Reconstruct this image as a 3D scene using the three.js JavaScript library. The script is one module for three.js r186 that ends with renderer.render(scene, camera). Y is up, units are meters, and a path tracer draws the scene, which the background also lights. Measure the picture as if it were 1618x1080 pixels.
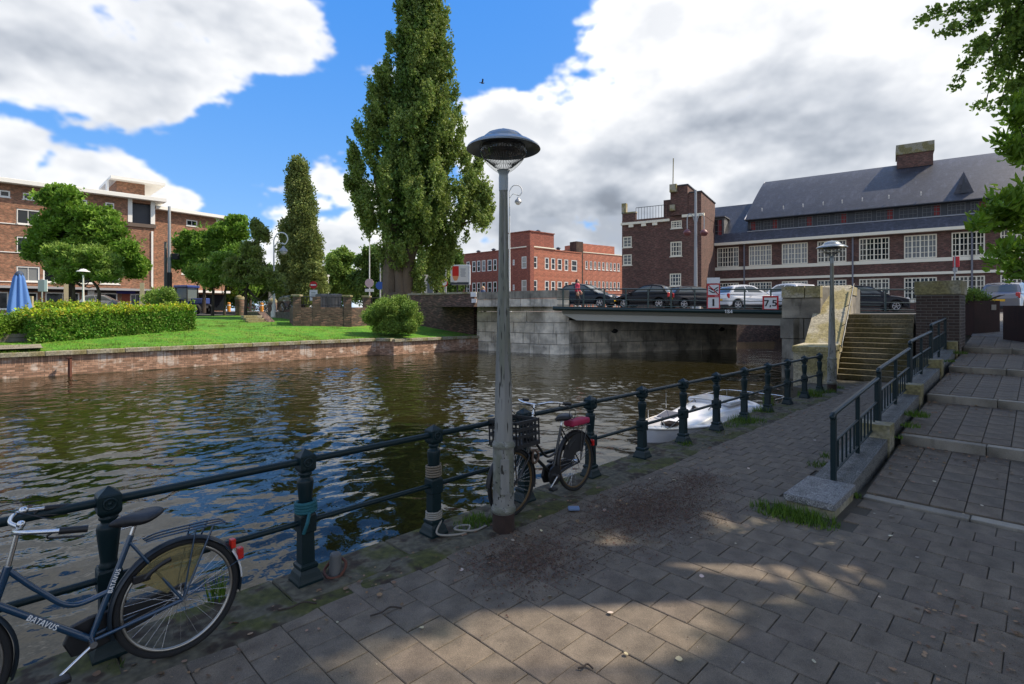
import * as THREE from 'three';
import { mergeGeometries } from 'three/addons/utils/BufferGeometryUtils.js';
import { RoundedBoxGeometry } from 'three/addons/geometries/RoundedBoxGeometry.js';
import { MarchingCubes } from 'three/addons/objects/MarchingCubes.js';
import { TextGeometry } from 'three/addons/geometries/TextGeometry.js';
import { FontLoader } from 'three/addons/loaders/FontLoader.js';

// ---------------------------------------------------------------- camera, sky, sun, exposure
const F = 836, CX = 809, HY = 491, EYE = 2.13;                    // lens of the photograph in its own pixels, eye height in metres
const scene = new THREE.Scene();
const camera = new THREE.PerspectiveCamera(2 * Math.atan(540 / F) * 180 / Math.PI, 1618 / 1080, 0.05, 3000);
camera.position.set(0, EYE, 0);
camera.lookAt(0, EYE, -10);
camera.setViewOffset(1618, 1080, 0, 49, 1618, 1080);
const renderer = new THREE.WebGLRenderer({ antialias: true });
renderer.toneMapping = THREE.LinearToneMapping;
renderer.toneMappingExposure = 1.62;
renderer.shadowMap.enabled = true;
const SUN = new THREE.Vector3(0.628, 0.766, -0.134).normalize();
const SKY_INTENSITY = .9;
const sun = new THREE.DirectionalLight(0xffefd8, 4.2);
sun.position.copy(SUN).multiplyScalar(150).add(new THREE.Vector3(0, 0, -40)); sun.target.position.set(0, 0, -40);
sun.castShadow = true; sun.shadow.mapSize.set(4096, 4096);
Object.assign(sun.shadow.camera, { left: -90, right: 90, top: 90, bottom: -90, near: 1, far: 400 });
sun.shadow.bias = -0.0005;
scene.add(sun, sun.target);

// ---------------------------------------------------------------- helpers
function rng(seed) { let a = seed >>> 0; return () => { a |= 0; a = a + 0x6D2B79F5 | 0; let t = Math.imul(a ^ a >>> 15, 1 | a); t = t + Math.imul(t ^ t >>> 7, 61 | t) ^ t; return ((t ^ t >>> 14) >>> 0) / 4294967296; }; }
const V = (x, y, z) => new THREE.Vector3(x, y, z);
const lerp = (a, b, t) => a + (b - a) * t, clamp = (x, a = 0, b = 1) => Math.min(b, Math.max(a, x));
const sstep = (a, b, x) => { const t = clamp((x - a) / (b - a)); return t * t * (3 - 2 * t); };
const Q = Math.SQRT1_2;
const W = (u, v, y = 0) => V((u - v) * Q, y, -(u + v) * Q);                                   // quay frame: u along the canal, v across it
const P = (px, py, d) => V((px - CX) / F * d, EYE - (py - HY) / F * d, -d);
const uAt = (px, v) => { const r = (px - CX) / F; return v * (1 + r) / (1 - r); };
function h3(x, y, z) { let n = Math.imul(x, 374761393) ^ Math.imul(y, 668265263) ^ Math.imul(z, 2147483647 ^ 0x5bd1e995); n = Math.imul(n ^ n >>> 13, 1274126177); return ((n ^ n >>> 16) >>> 0) / 4294967296; }
function noise3(x, y, z) {
  const i = Math.floor(x), j = Math.floor(y), k = Math.floor(z), s = t => t * t * t * (t * (t * 6 - 15) + 10), a = s(x - i), b = s(y - j), c = s(z - k);
  const L = (p, q, t) => p + (q - p) * t;
  return L(L(L(h3(i, j, k), h3(i + 1, j, k), a), L(h3(i, j + 1, k), h3(i + 1, j + 1, k), a), b),
    L(L(h3(i, j, k + 1), h3(i + 1, j, k + 1), a), L(h3(i, j + 1, k + 1), h3(i + 1, j + 1, k + 1), a), b), c);
}
function fbm(x, y, z, o = 5, g = 0.5) { let s = 0, a = 1, t = 0; for (let i = 0; i < o; i++) { s += a * noise3(x, y, z); t += a; a *= g; x = x * 2.03 + 7.1; y = y * 2.03 + 3.7; z = z * 2.03 + 1.9; } return s / t; }
function pnoise(x, y, per, seed) {                                                            // periodic value noise
  const i = Math.floor(x), j = Math.floor(y), s = t => t * t * (3 - 2 * t), a = s(x - i), b = s(y - j), m = n => ((n % per) + per) % per;
  const p = h3(m(i), m(j), seed), q = h3(m(i + 1), m(j), seed), r = h3(m(i), m(j + 1), seed), t = h3(m(i + 1), m(j + 1), seed);
  return lerp(lerp(p, q, a), lerp(r, t, a), b);
}
function pfbm(u, v, per, o, seed) { let s = 0, a = 1, t = 0; for (let k = 0; k < o; k++) { s += a * pnoise(u * per, v * per, per, seed + k); t += a; a *= 0.55; per *= 2; } return s / t; }
function tex(n, m, size, fn, srgb = true) {                                                   // fn(u, v) -> [r, g, b] in 0..1
  const d = new Uint8Array(n * m * 4);
  for (let j = 0; j < m; j++) for (let i = 0; i < n; i++) { const c = fn((i + .5) / n, (j + .5) / m), k = (j * n + i) * 4; d[k] = clamp(c[0]) * 255; d[k + 1] = clamp(c[1]) * 255; d[k + 2] = clamp(c[2]) * 255; d[k + 3] = 255; }
  const t = new THREE.DataTexture(d, n, m); t.wrapS = t.wrapT = THREE.RepeatWrapping; t.magFilter = THREE.LinearFilter; t.minFilter = THREE.LinearMipmapLinearFilter; t.generateMipmaps = true;
  if (srgb) t.colorSpace = THREE.SRGBColorSpace;
  t.repeat.set(1 / size[0], 1 / size[1]); t.needsUpdate = true; return t;
}
const g1 = x => [x, x, x];
const lin = (r, g, b) => new THREE.Color().setRGB(r, g, b);
function std(c, rough = .8, extra = {}) { return new THREE.MeshStandardMaterial({ color: c, roughness: rough, ...extra }); }
function phys(c, rough = .5, extra = {}) { return new THREE.MeshPhysicalMaterial({ color: c, roughness: rough, ...extra }); }

// geometry: every function returns a non-indexed BufferGeometry with position, normal and uv (uv in metres)
function norm(g) { if (g.index) g = g.toNonIndexed(); for (const k of Object.keys(g.attributes)) if (!['position', 'normal', 'uv'].includes(k)) g.deleteAttribute(k); if (!g.attributes.uv) g.setAttribute('uv', new THREE.BufferAttribute(new Float32Array(g.attributes.position.count * 2), 2)); if (!g.attributes.normal) g.computeVertexNormals(); return g; }
function boxUV(g) {                                                                            // uv from position by the face's main axis
  g = norm(g); const p = g.attributes.position, n = g.attributes.normal, uv = g.attributes.uv;
  for (let i = 0; i < p.count; i++) { const ax = Math.abs(n.getX(i)), ay = Math.abs(n.getY(i)), az = Math.abs(n.getZ(i)); if (ay > ax && ay > az) uv.setXY(i, p.getX(i), p.getZ(i)); else if (ax > az) uv.setXY(i, p.getZ(i), p.getY(i)); else uv.setXY(i, p.getX(i), p.getY(i)); }
  return g;
}
const box = (w, h, d, x = 0, y = 0, z = 0, ry = 0) => { const g = boxUV(new THREE.BoxGeometry(w, h, d)); if (ry) g.rotateY(ry); g.translate(x, y, z); return g; };
const bx = (x0, x1, y0, y1, z0, z1) => { const g = new THREE.BoxGeometry(x1 - x0, y1 - y0, z1 - z0); g.translate((x0 + x1) / 2, (y0 + y1) / 2, (z0 + z1) / 2); return boxUV(g); };
const rbox = (w, h, d, r, x = 0, y = 0, z = 0, s = 2) => { const g = boxUV(new RoundedBoxGeometry(w, h, d, s, r)); g.translate(x, y, z); return g; };
const cyl = (r0, r1, h, x = 0, y = 0, z = 0, s = 16, open = false) => { const g = norm(new THREE.CylinderGeometry(r1, r0, h, s, 1, open)); g.translate(x, y + h / 2, z); return g; };
function bar(a, b, r, s = 8, r2 = r) { const d = b.clone().sub(a), L = d.length(); const g = norm(new THREE.CylinderGeometry(r2, r, L, s, 1)); g.applyQuaternion(new THREE.Quaternion().setFromUnitVectors(V(0, 1, 0), d.divideScalar(L))); const m = a.clone().add(b).multiplyScalar(.5); g.translate(m.x, m.y, m.z); return g; }
function tube(pts, r, n = 24, s = 8, closed = false) { return norm(new THREE.TubeGeometry(new THREE.CatmullRomCurve3(pts, closed, 'catmullrom', .5), n, r, s, closed)); }
const lathe = (pts, s = 24) => norm(new THREE.LatheGeometry(pts.map(p => new THREE.Vector2(p[0], p[1])), s));
function flat(g) { g = norm(g); g.computeVertexNormals(); return g; }
function lathe4(pts, sides = 4) { const g = norm(new THREE.LatheGeometry(pts.map(p => new THREE.Vector2(p[0] / Math.cos(Math.PI / sides), p[1])), sides, Math.PI / sides)); return flat(g); }
const ball = (r, x, y, z, sx = 1, sy = 1, sz = 1, s = 14) => { const g = norm(new THREE.SphereGeometry(r, s, Math.max(6, s * .7 | 0))); g.scale(sx, sy, sz); g.translate(x, y, z); return g; };
const torus = (R, r, s = 8, n = 40, arc = Math.PI * 2) => norm(new THREE.TorusGeometry(R, r, s, n, arc));
function extr(pts, depth, bevel = 0, holes = []) {                                             // outline in x, y; extruded along z, centred
  const s = new THREE.Shape(pts.map(p => new THREE.Vector2(p[0], p[1]))); for (const h of holes) s.holes.push(new THREE.Path(h.map(p => new THREE.Vector2(p[0], p[1]))));
  const g = norm(new THREE.ExtrudeGeometry(s, { depth: depth - 2 * bevel, bevelEnabled: bevel > 0, bevelSize: bevel, bevelThickness: bevel, bevelOffset: -bevel, bevelSegments: 2, curveSegments: 8 })); g.translate(0, 0, -(depth - 2 * bevel) / 2); return g;
}
function prism(poly, y0, y1) {                                                                 // plan polygon [[x, z]...] between two heights
  const s = new THREE.Shape(poly.map(p => new THREE.Vector2(p[0], -p[1]))); const g = new THREE.ExtrudeGeometry(s, { depth: y1 - y0, bevelEnabled: false }); g.rotateX(-Math.PI / 2); g.translate(0, y0, 0); return boxUV(g);
}
function quad(a, b, c, d) {                                                                    // two triangles, uv in metres
  const g = new THREE.BufferGeometry(), w = a.distanceTo(b), h = a.distanceTo(d);
  g.setAttribute('position', new THREE.Float32BufferAttribute([a, b, c, a, c, d].flatMap(p => [p.x, p.y, p.z]), 3));
  g.setAttribute('uv', new THREE.Float32BufferAttribute([0, 0, w, 0, w, h, 0, 0, w, h, 0, h], 2)); g.computeVertexNormals(); return g;
}
function sheet(nu, nv, fn, uvfn) {                                                             // fn(i/nu, j/nv) -> Vector3
  const g = new THREE.PlaneGeometry(1, 1, nu, nv), p = g.attributes.position, uv = g.attributes.uv;
  for (let k = 0; k < p.count; k++) { const a = uv.getX(k), b = uv.getY(k), q = fn(a, b); p.setXYZ(k, q.x, q.y, q.z); if (uvfn) { const t = uvfn(a, b, q); uv.setXY(k, t[0], t[1]); } else uv.setXY(k, q.x, q.z); }
  g.computeVertexNormals(); return g;
}
const names = {};
function numbered(n) { const k = names[n] = (names[n] ?? -1) + 1; return k ? n + '_' + String(k).padStart(3, '0') : n; }
function sh(o) { o.traverse(q => { if (q.isMesh) { q.castShadow = q.receiveShadow = true; } }); return o; }
function part(name, geos, m, parent) {
  const list = Array.isArray(geos) ? geos.map(norm) : [geos];
  const o = new THREE.Mesh(list.length > 1 ? mergeGeometries(list) : list[0], m); o.name = name; o.castShadow = o.receiveShadow = true; if (parent) parent.add(o); return o;
}
function tag(o, label, category, group, kind) { o.userData.label = label; if (category) o.userData.category = category; if (group) o.userData.group = group; if (kind) o.userData.kind = kind; return o; }
function thing(name, label, category, pos = V(0, 0, 0), ry = 0, group) { const o = new THREE.Group(); o.name = numbered(name); o.position.copy(pos); o.rotation.y = ry; tag(o, label, category, group); scene.add(o); return o; }
function top(name, geos, m, label, category, group, kind) { const o = part(numbered(name), geos, m, scene); return tag(o, label, category, group, kind); }
function place(root, label, pos, ry = 0, scale = 1) { const c = root.clone(); c.name = numbered(root.name.replace(/_\d{3}$/, '')); c.userData = { ...root.userData, label }; c.position.copy(pos); c.rotation.set(0, ry, 0); c.scale.setScalar(scale); scene.add(c); return c; }
const yawTo = (dx, dz) => Math.atan2(-dz, dx);                                                  // turn local +x to (dx, dz)

// ---------------------------------------------------------------- sky: air and cumulus, computed
{
  const n = 2048, m = 1024, data = new Float32Array(n * m * 4), R = Math.PI / 180;
  // banks of cumulus and gaps of clear air: [azimuth, elevation, half-width, half-height, weight] in degrees
  const toSky = ([x, y, w, h, k]) => { const X = x - CX, Y = HY - y, H = Math.hypot(X, F), T = Math.hypot(H, Y); return [Math.atan2(X, F) / R, Math.atan2(Y, H) / R, w * F / (H * H) / R, h * H / (T * T) / R, k]; };
  const banks = [[130, 45, 280, 105, 1.15], [395, 48, 125, 70, .9], [185, 138, 140, 48, .85], [-60, 60, 160, 120, 1], [150, -60, 400, 90, .9], [5, 228, 70, 54, .92], [185, 290, 115, 52, .95], [275, 318, 60, 32, .8], [545, 300, 62, 75, .95], [470, 385, 70, 50, .85], [540, 400, 130, 90, .9], [360, 430, 120, 50, .6],
    [790, 190, 70, 60, .95], [860, 250, 150, 110, .95], [1010, 185, 150, 75, .95], [1150, 260, 320, 170, 1.25], [900, 455, 520, 55, .75], [1110, 50, 190, 120, 1], [1360, 120, 290, 210, 1.2], [1000, 40, 110, 65, .9], [900, 350, 240, 100, .9], [700, 400, 120, 80, .8], [1550, 300, 260, 200, 1], [1300, -100, 400, 130, .9]].map(toSky);
  const gaps = [[815, 70, 75, 75, .75], [720, 60, 120, 110, .9], [560, 180, 90, 110, .9], [400, 240, 120, 70, .85], [150, 222, 70, 26, .7], [470, 180, 90, 60, .5], [350, 320, 50, 60, .6], [1490, 90, 40, 26, .3], [100, 262, 46, 20, .35]].map(toSky);
  const L = SUN;
  function cover(x, y, z, az, el) {
    let c = 0, w = 0;
    for (const b of banks) { let da = az - b[0]; if (da > 180) da -= 360; if (da < -180) da += 360; const q = (da / b[2]) ** 2 + ((el - b[1]) / b[3]) ** 2; c = Math.max(c, b[4] * clamp(1.25 - .78 * q, -1, 1)); }
    for (const b of gaps) { const q = ((az - b[0]) / b[2]) ** 2 + ((el - b[1]) / b[3]) ** 2; w = Math.max(w, b[4] * Math.exp(-q * 1.2)); }
    const away = sstep(52, 75, Math.abs(az)) + sstep(33, 48, el); const far = .62 * fbm(x * 1.7 + 3, y * 3.2, z * 1.7, 3) + .18 - .36 * sstep(33, 50, el);
    return lerp(c - w, far, clamp(away));
  }
  const dens = (x, y, z, az, el) => {
    const s = 1 / (y * .75 + .42), X = x * s * 7.2, Y = y * 15, Z = z * s * 7.2;
    const f = fbm(X + 11, Y, Z + 5, 6, .56), b = 1 - Math.abs(2 * fbm(X * 2.3, Y * 2.3 + 4, Z * 2.3, 4, .55) - 1);
    return cover(x, y, z, az, el) * .60 + (f - .5) * 1.5 + (b - .7) * .22;
  };
  for (let j = 0; j < m; j++) {
    const el = ((j + .5) / m - .5) * Math.PI, y = Math.sin(el), ce = Math.cos(el);
    for (let i = 0; i < n; i++) {
      const a = ((i + .5) / n - .5) * 2 * Math.PI, x = ce * Math.cos(a), z = ce * Math.sin(a), k = (j * n + i) * 4;
      const az = Math.atan2(x, -z) / R, e = el / R, yy = Math.max(y, 0);
      const t = Math.pow(1 - yy, 3.2);
      let r = lerp(.036, .235, t), g = lerp(.196, .47, t), bl = lerp(.60, .77, t);
      const hz = Math.exp(-yy * 16); r = lerp(r, .47, hz); g = lerp(g, .60, hz); bl = lerp(bl, .78, hz);
      const sd = x * L.x + y * L.y + z * L.z, glow = .22 * Math.pow(clamp(sd), 5); r += glow; g += glow; bl += glow;
      if (y > -.03) {
        const D = dens(x, yy, z, az, e);
        let al = sstep(.12, .35, D);
        if (al > 0) {
          // thickness towards the sun darkens a cloud, thin edges shine
          const q = .09, lo = (X, Y, Z, e) => cover(X, Y, Z, az, e) * .55 + (fbm(X * 3.1 + 4, Y * 7, Z * 3.1 + 2, 3) - .5) * .9, thick = sstep(.12, .72, lo(x, yy, z, e)), occ = sstep(.1, .7, lo(x + L.x * q, yy + L.y * q, z + L.z * q, e + 3)), fine = clamp(D - lo(x, yy, z, e), -.5, .5);
          const blue = clamp(1 - Math.hypot((az - 4) / 15, (e - 9.5) / 6)) * 1.1 + clamp(1 - Math.hypot((az - 25) / 12, (e - 19) / 4.4)) * 1.0 + clamp(1 - Math.hypot((az - 36) / 9, (e - 16) / 4)) * .8 + clamp(1 - Math.hypot((az + 30) / 9, (e - 16) / 3)) * .5;
          let b = .79 - .10 * thick - .17 * occ * thick * (.5 + fbm(x * 6, yy * 15, z * 6 + 9, 3)) - blue * .25 * (.45 + 1.1 * fbm(x * 9, yy * 22, z * 9, 3)) - fine * .34 + .30 * Math.pow(clamp(sd), 3); b += .06 * sstep(15, 26, e) * clamp(az / 20 + .2); b = Math.max(b, .30);
          b -= .08 * thick * sstep(17, 7, e) * sstep(-8, 4, az);
          const grey = clamp((.76 - b) * 2.2);
          const cr = b * lerp(1.0, .80, grey), cg = b * lerp(1.0, .885, grey), cb = b * lerp(1.0, 1.02, grey);
          al *= .97; r = lerp(r, cr, al); g = lerp(g, cg, al); bl = lerp(bl, cb, al);
        }
      }
      if (y < 0) { const d = sstep(0, -.08, y); r = lerp(r, .16, d); g = lerp(g, .17, d); bl = lerp(bl, .16, d); }
      data[k] = r; data[k + 1] = g; data[k + 2] = bl; data[k + 3] = 1;
    }
  }
  const t = new THREE.DataTexture(data, n, m, THREE.RGBAFormat, THREE.FloatType);
  t.mapping = THREE.EquirectangularReflectionMapping; t.magFilter = t.minFilter = THREE.LinearFilter; t.wrapS = THREE.RepeatWrapping; t.needsUpdate = true;
  scene.background = t; scene.environment = t; scene.backgroundIntensity = SKY_INTENSITY; scene.environmentIntensity = SKY_INTENSITY;
}
// ---------------------------------------------------------------- materials
const speck = (seed, a, per = 8, o = 5) => (u, v) => { const n = pfbm(u, v, per, o, seed), s = h3(u * 4096 | 0, v * 4096 | 0, seed); return a(n, s, u, v); };
const T = {};
T.tile = tex(512, 512, [.9, .9], speck(3, (n, s) => g1(.60 + .26 * (n - .5) + (s - .5) * .30)));
T.tileB = tex(512, 512, [.9, .9], speck(3, (n, s) => g1(.5 + .6 * (n - .5) + (s - .5) * .5)), false);
T.grain = tex(256, 256, [.35, .35], speck(9, (n, s) => g1(.5 + .5 * (n - .5) + (s - .5) * .4)), false);
T.granite = tex(512, 512, [.4, .4], (u, v) => { const s = pfbm(u, v, 90, 2, 5), k = pfbm(u, v, 4, 4, 8); const b = s > .56 ? .28 : s < .42 ? .74 : .52; return g1(b + .25 * (k - .5)); });
T.stone = tex(512, 512, [2.3, 2.3], (u, v) => { const n = pfbm(u, v, 6, 6, 21), d = pfbm(u * 1, v, 3, 4, 44), s = h3(u * 512 | 0, v * 512 | 0, 6); const st = sstep(.58, .8, pfbm(u, v * .12, 24, 3, 70)); const b = .68 + .34 * (n - .5) + (s - .5) * .1 - .10 * sstep(.50, .74, d) - .10 * st; return [b, b * .985, b * .955]; });
T.moss = tex(512, 512, [1.7, 1.7], (u, v) => { const n = pfbm(u, v, 5, 5, 31), f = pfbm(u, v, 40, 3, 33), m = sstep(.44, .62, n), w = sstep(.62, .75, pfbm(u, v, 9, 4, 35)); let r = .42, g = .40, b = .35; r = lerp(r, .33, m); g = lerp(g, .34, m); b = lerp(b, .16, m); r = lerp(r, .26, w); g = lerp(g, .21, w); b = lerp(b, .17, w); const k = .7 + .6 * f; return [r * k, g * k, b * k]; });
T.mossStone = tex(512, 512, [1.9, 1.9], (u, v) => { const n = pfbm(u, v, 4, 5, 51), f = pfbm(u, v, 48, 3, 53), m = sstep(.4, .62, n); const k = .72 + .55 * f; return [lerp(.62, .53, m) * k, lerp(.60, .50, m) * k, lerp(.54, .36, m) * k]; });
function brickTex(c, mortar, seed, bw = .22, bh = .065, joint = .011, n = 1024, nx = 8, ny = 16, vary = .3) {
  return tex(n, n, [bw * nx, bh * ny], (u, v) => {
    const r = Math.floor(v * ny), fx = u * nx + (r % 2) * .5, i = ((Math.floor(fx) % nx) + nx) % nx, x = (fx - Math.floor(fx)) * bw, y = (v * ny - r) * bh;
    const m = x < joint || y < joint, t = h3(i, r, seed), t2 = h3(i, r, seed + 9), f = .82 + .36 * pfbm(u, v, 60, 3, seed + 2), d = .86 + .28 * pfbm(u, v, 3, 4, seed + 4);
    if (m) return mortar.map(q => q * f * d);
    const k = (1 + (t - .5) * 2 * vary) * f * d; return [c[0] * k * (1 + (t2 - .5) * .12), c[1] * k, c[2] * k];
  });
}
const lawnTex = tex(512, 512, [3.1, 3.1], (u, v) => { const n = pfbm(u, v, 5, 5, 61), f = pfbm(u, v, 70, 3, 63); const k = .6 + .8 * f; const d = sstep(.56, .72, pfbm(u, v, 9, 4, 66)) * .5; return [lerp(lerp(.34, .5, n), .62, d) * k, lerp(lerp(.58, .66, n), .60, d) * k, lerp(lerp(.12, .18, n), .32, d) * k]; });
const M = {};
const tones = [[.40, .325, .24], [.365, .30, .225], [.435, .35, .255], [.38, .305, .23], [.41, .335, .25]];
M.tiles = tones.map(c => std(lin(...c), .88, { map: T.tile, bumpMap: T.tileB, bumpScale: .0025 }));
M.joint = std(lin(.075, .066, .05), 1, { bumpMap: T.grain, bumpScale: .004 });
M.soil = std(lin(.055, .034, .024), 1, { map: T.moss, bumpMap: T.grain, bumpScale: .01 }); M.soil.color.setRGB(.28, .17, .13);
M.mossy = std(lin(.62, .62, .55), .95, { map: T.moss, bumpMap: T.grain, bumpScale: .006 });
M.granite = std(lin(.62, .62, .60), .75, { map: T.granite });
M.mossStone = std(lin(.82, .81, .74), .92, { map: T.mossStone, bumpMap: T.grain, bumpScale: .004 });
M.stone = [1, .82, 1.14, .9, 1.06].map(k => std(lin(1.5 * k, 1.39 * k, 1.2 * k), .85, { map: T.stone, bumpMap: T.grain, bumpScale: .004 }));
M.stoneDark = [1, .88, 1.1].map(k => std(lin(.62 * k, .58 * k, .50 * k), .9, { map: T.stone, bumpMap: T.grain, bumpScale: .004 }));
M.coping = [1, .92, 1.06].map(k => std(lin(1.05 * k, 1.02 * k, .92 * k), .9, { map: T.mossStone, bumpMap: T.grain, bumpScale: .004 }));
M.concrete = std(lin(.42, .41, .38), .85, { map: T.stone });
M.rail = phys(lin(.004, .016, .019), .42, { specularIntensity: .6, bumpMap: T.grain, bumpScale: .0006 });
M.bridgeGreen = phys(lin(.008, .032, .032), .42, { clearcoat: .2 });
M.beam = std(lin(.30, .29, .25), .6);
M.asphalt = std(lin(.16, .155, .15), .95, { map: T.tile, bumpMap: T.grain, bumpScale: .004 });
M.paving = std(lin(.42, .38, .33), .95, { map: T.tile });
M.lawn = std(lin(.50, .62, .30), 1, { map: lawnTex, bumpMap: T.grain, bumpScale: .02 });
M.wallBrick = std(0xffffff, .92, { map: brickTex([.42, .33, .28], [.42, .40, .36], 101) });
M.darkBrick = std(0xffffff, .92, { map: brickTex([.36, .28, .24], [.33, .31, .28], 111) });
M.galv = phys(lin(.17, .18, .18), .42, { metalness: .35 });
M.water = phys(lin(.017, .0145, .005), .03, { ior: 1.333, bumpMap: tex(512, 512, [1.4, 1.4], (u, v) => g1(pfbm(u, v, 9, 4, 201)), false), bumpScale: .005 });
M.rust = std(lin(.06, .018, .014), .8, { map: T.stone });
M.black = phys(lin(.008, .008, .009), .45);
M.white = std(lin(.72, .72, .70), .5);
const WATER = -.32;

// ---------------------------------------------------------------- ground, street, canal
// far street level behind canal and bridge; the canal and the bank are cut out of it
const STREET = 2.06;
const tAB = V(.9284, 0, -.3714);                                   // direction of the canal under the bridge (x, z)
const bridgeL = [2.6, -29.6], bridgeR = [18.7, -23.0];
{
  // canal water: near part finely rippled, with a coarse sheet beyond
  const wave = (x, z) => {
    const u = x * Q - z * Q, v = -x * Q - z * Q, far = clamp((Math.hypot(x, z) - 5) / 28);
    const wx = x + .35 * fbm(x * .5, 3, z * .5, 2), wz = z + .35 * fbm(x * .5, 9, z * .5, 2);
    const a = fbm(wx * 2.1 + 2, .5, wz * 2.9, 2) - .5, b = fbm(wx * 5.2, 4.5, wz * 7.4, 2) - .5, f = noise3(wx * 10, 2.5, wz * 15) - .5, c = fbm(u * .35, 7, v * .35, 2) - .4;
    return WATER + (a * .054 * (1 - .4 * far) + b * .022 * (1 + far * .2) + f * .009 * (.3 + far)) * (0.85 + c);
  };
  const near = sheet(420, 420, (a, b) => { const p = W(lerp(-5, 24, a), lerp(4.25, 27.5, b)); p.y = wave(p.x, p.z); return p; });
  top('canal_water', near, M.water, 'rippled olive brown canal water reflecting sky and trees', null, null, 'structure');
  const far = sheet(220, 140, (a, b) => { const o = V(7, 0, -18).addScaledVector(tAB, a * 60).addScaledVector(V(-.3714, 0, -.9284), lerp(-12, 18, b)); return V(o.x, wave(o.x, o.z) - .02, o.z); });
  top('canal_water', far, M.water, 'dark canal water under and behind the bridge', null, null, 'structure');
  // quay floor under the tiles, canal side wall below it
  const quayFloor = prism([W(-8, 4.28), W(15.9, 4.28), W(16.3, 5.0), W(20, 4.6), W(21, 2.0), W(19, -14), W(-8, -14)].map(p => [p.x, p.z]), -2, -.016);
  top('ground', quayFloor, M.joint, 'dark sand bed under the quay paving tiles', null, null, 'structure');
  top('canal_bed', sheet(1, 1, (a, b) => V(lerp(-120, 160, a), -2.4, lerp(20, -160, b))), M.joint, 'ground below the canal', null, null, 'structure');
}
// quay kerb stones along the water
{
  const g = new THREE.Group(); g.name = 'quay_kerb'; scene.add(g); tag(g, 'mossy stone kerb along the water edge carrying the green railing', null, null, 'structure');
  const r = rng(5);
  for (let u = -4.5; u < 15.6; u += 1.02) { const b = rbox(1.012, .5, .50, .018); boxUV(b); const o = part('kerb_stone', b, M.mossy, g); o.position.copy(W(u + .5, 4.06, -.245 + (r() - .5) * .008)); o.rotation.y = Math.PI / 4 + (r() - .5) * .004; }
}
// paving tiles of the quay: rows across, staggered by half a tile
{
  const g = new THREE.Group(); g.name = 'quay_pavement'; scene.add(g); tag(g, 'grey concrete paving tiles of the shaded quay', null, null, 'structure');
  const S = .281, hw = S / 2 - .0024, r = rng(12), spots = [];
  const tileGeo = k => { const b = .005, h = .03, q = [[-hw, -hw], [hw, -hw], [hw, hw], [-hw, hw]], qi = q.map(p => [p[0] * (1 - b / hw), p[1] * (1 - b / hw)]); const pos = [], add = (A, B, C, D) => pos.push(...A, ...B, ...C, ...A, ...C, ...D);
    const T3 = qi.map(p => [p[0], 0, -p[1]]), U3 = q.map(p => [p[0], -.004, -p[1]]), B3 = q.map(p => [p[0], -h, -p[1]]); add(...T3); for (let i = 0; i < 4; i++) { const j = (i + 1) % 4; add(U3[i], U3[j], T3[j], T3[i]); add(B3[i], B3[j], U3[j], U3[i]); }
    const ge = new THREE.BufferGeometry(); ge.setAttribute('position', new THREE.Float32BufferAttribute(pos, 3)); const uv = []; for (let i = 0; i < pos.length; i += 3) uv.push(pos[i] + k * .37, pos[i + 2] + k * .53); ge.setAttribute('uv', new THREE.Float32BufferAttribute(uv, 2)); ge.computeVertexNormals(); return ge; };
  const geos = Array.from({ length: 14 }, (_, k) => tileGeo(k));
  for (let i = -14; i < 55; i++) for (let j = -16; j < 8; j++) {
    const u = 3.957 + S * (i + .5), v = 2.274 + S * (j + (i % 2 ? .5 : 0) - .5);
    if (v > 3.70 || u > 19.2 || v < -2.6) continue;
    if (u > 7.0 && v < 2.05) continue; if (u > 6.02 && v < 2.1 && v > 1.33) continue; if (u > 16.4 && v > 3.8) continue;
    if (u + v < 3.6 || v < u * .0163 - .5) { if (u > -3 && v > -2.5) spots.push([u, v, 1e3]); continue; }
    spots.push([u, v, u + v]);
  }
  spots.sort((a, b) => a[2] - b[2]);
  const rest = [], e = new THREE.Euler(), mtx = new THREE.Matrix4(), q = new THREE.Quaternion();
  spots.forEach(([u, v], n) => {
    const k = Math.floor(r() * 14), p = W(u + (r() - .5) * .004, v + (r() - .5) * .004, .006 * (fbm(u * .8, 2, v * .8, 2) - .5) + (r() - .5) * .004); e.set((r() - .5) * .010, Math.PI / 4 + (r() - .5) * .01, (r() - .5) * .010);
    if (n < 300) { const o = part('tile', geos[k], M.tiles[Math.floor(r() * 5)], g); o.position.copy(p); o.rotation.copy(e); }
    else { mtx.compose(p, q.setFromEuler(e), V(1, 1, 1)); rest.push(geos[k].clone().applyMatrix4(mtx)); }
  });
  const o = part('tile', [mergeGeometries(rest)], M.tiles[0], g); o.userData.kind = 'stuff';
}
// moss and earth between the tiles and the kerb
const earthBump = (x, z) => .03 * fbm(x * 3, 1, z * 3, 4);
{
  const strip = sheet(160, 8, (a, b) => { const u = lerp(-4, 15.8, a), v = lerp(3.55, 3.99, b), w = Math.sin(Math.PI * b), p = W(u, v); p.y = -.022 + w * (.012 + .048 * fbm(p.x * 2.4, 3, p.z * 2.4, 4)); return p; });
  top('moss_strip', strip, M.mossy, 'mossy earth strip between paving tiles and kerb', null, null, 'structure');
}
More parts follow.
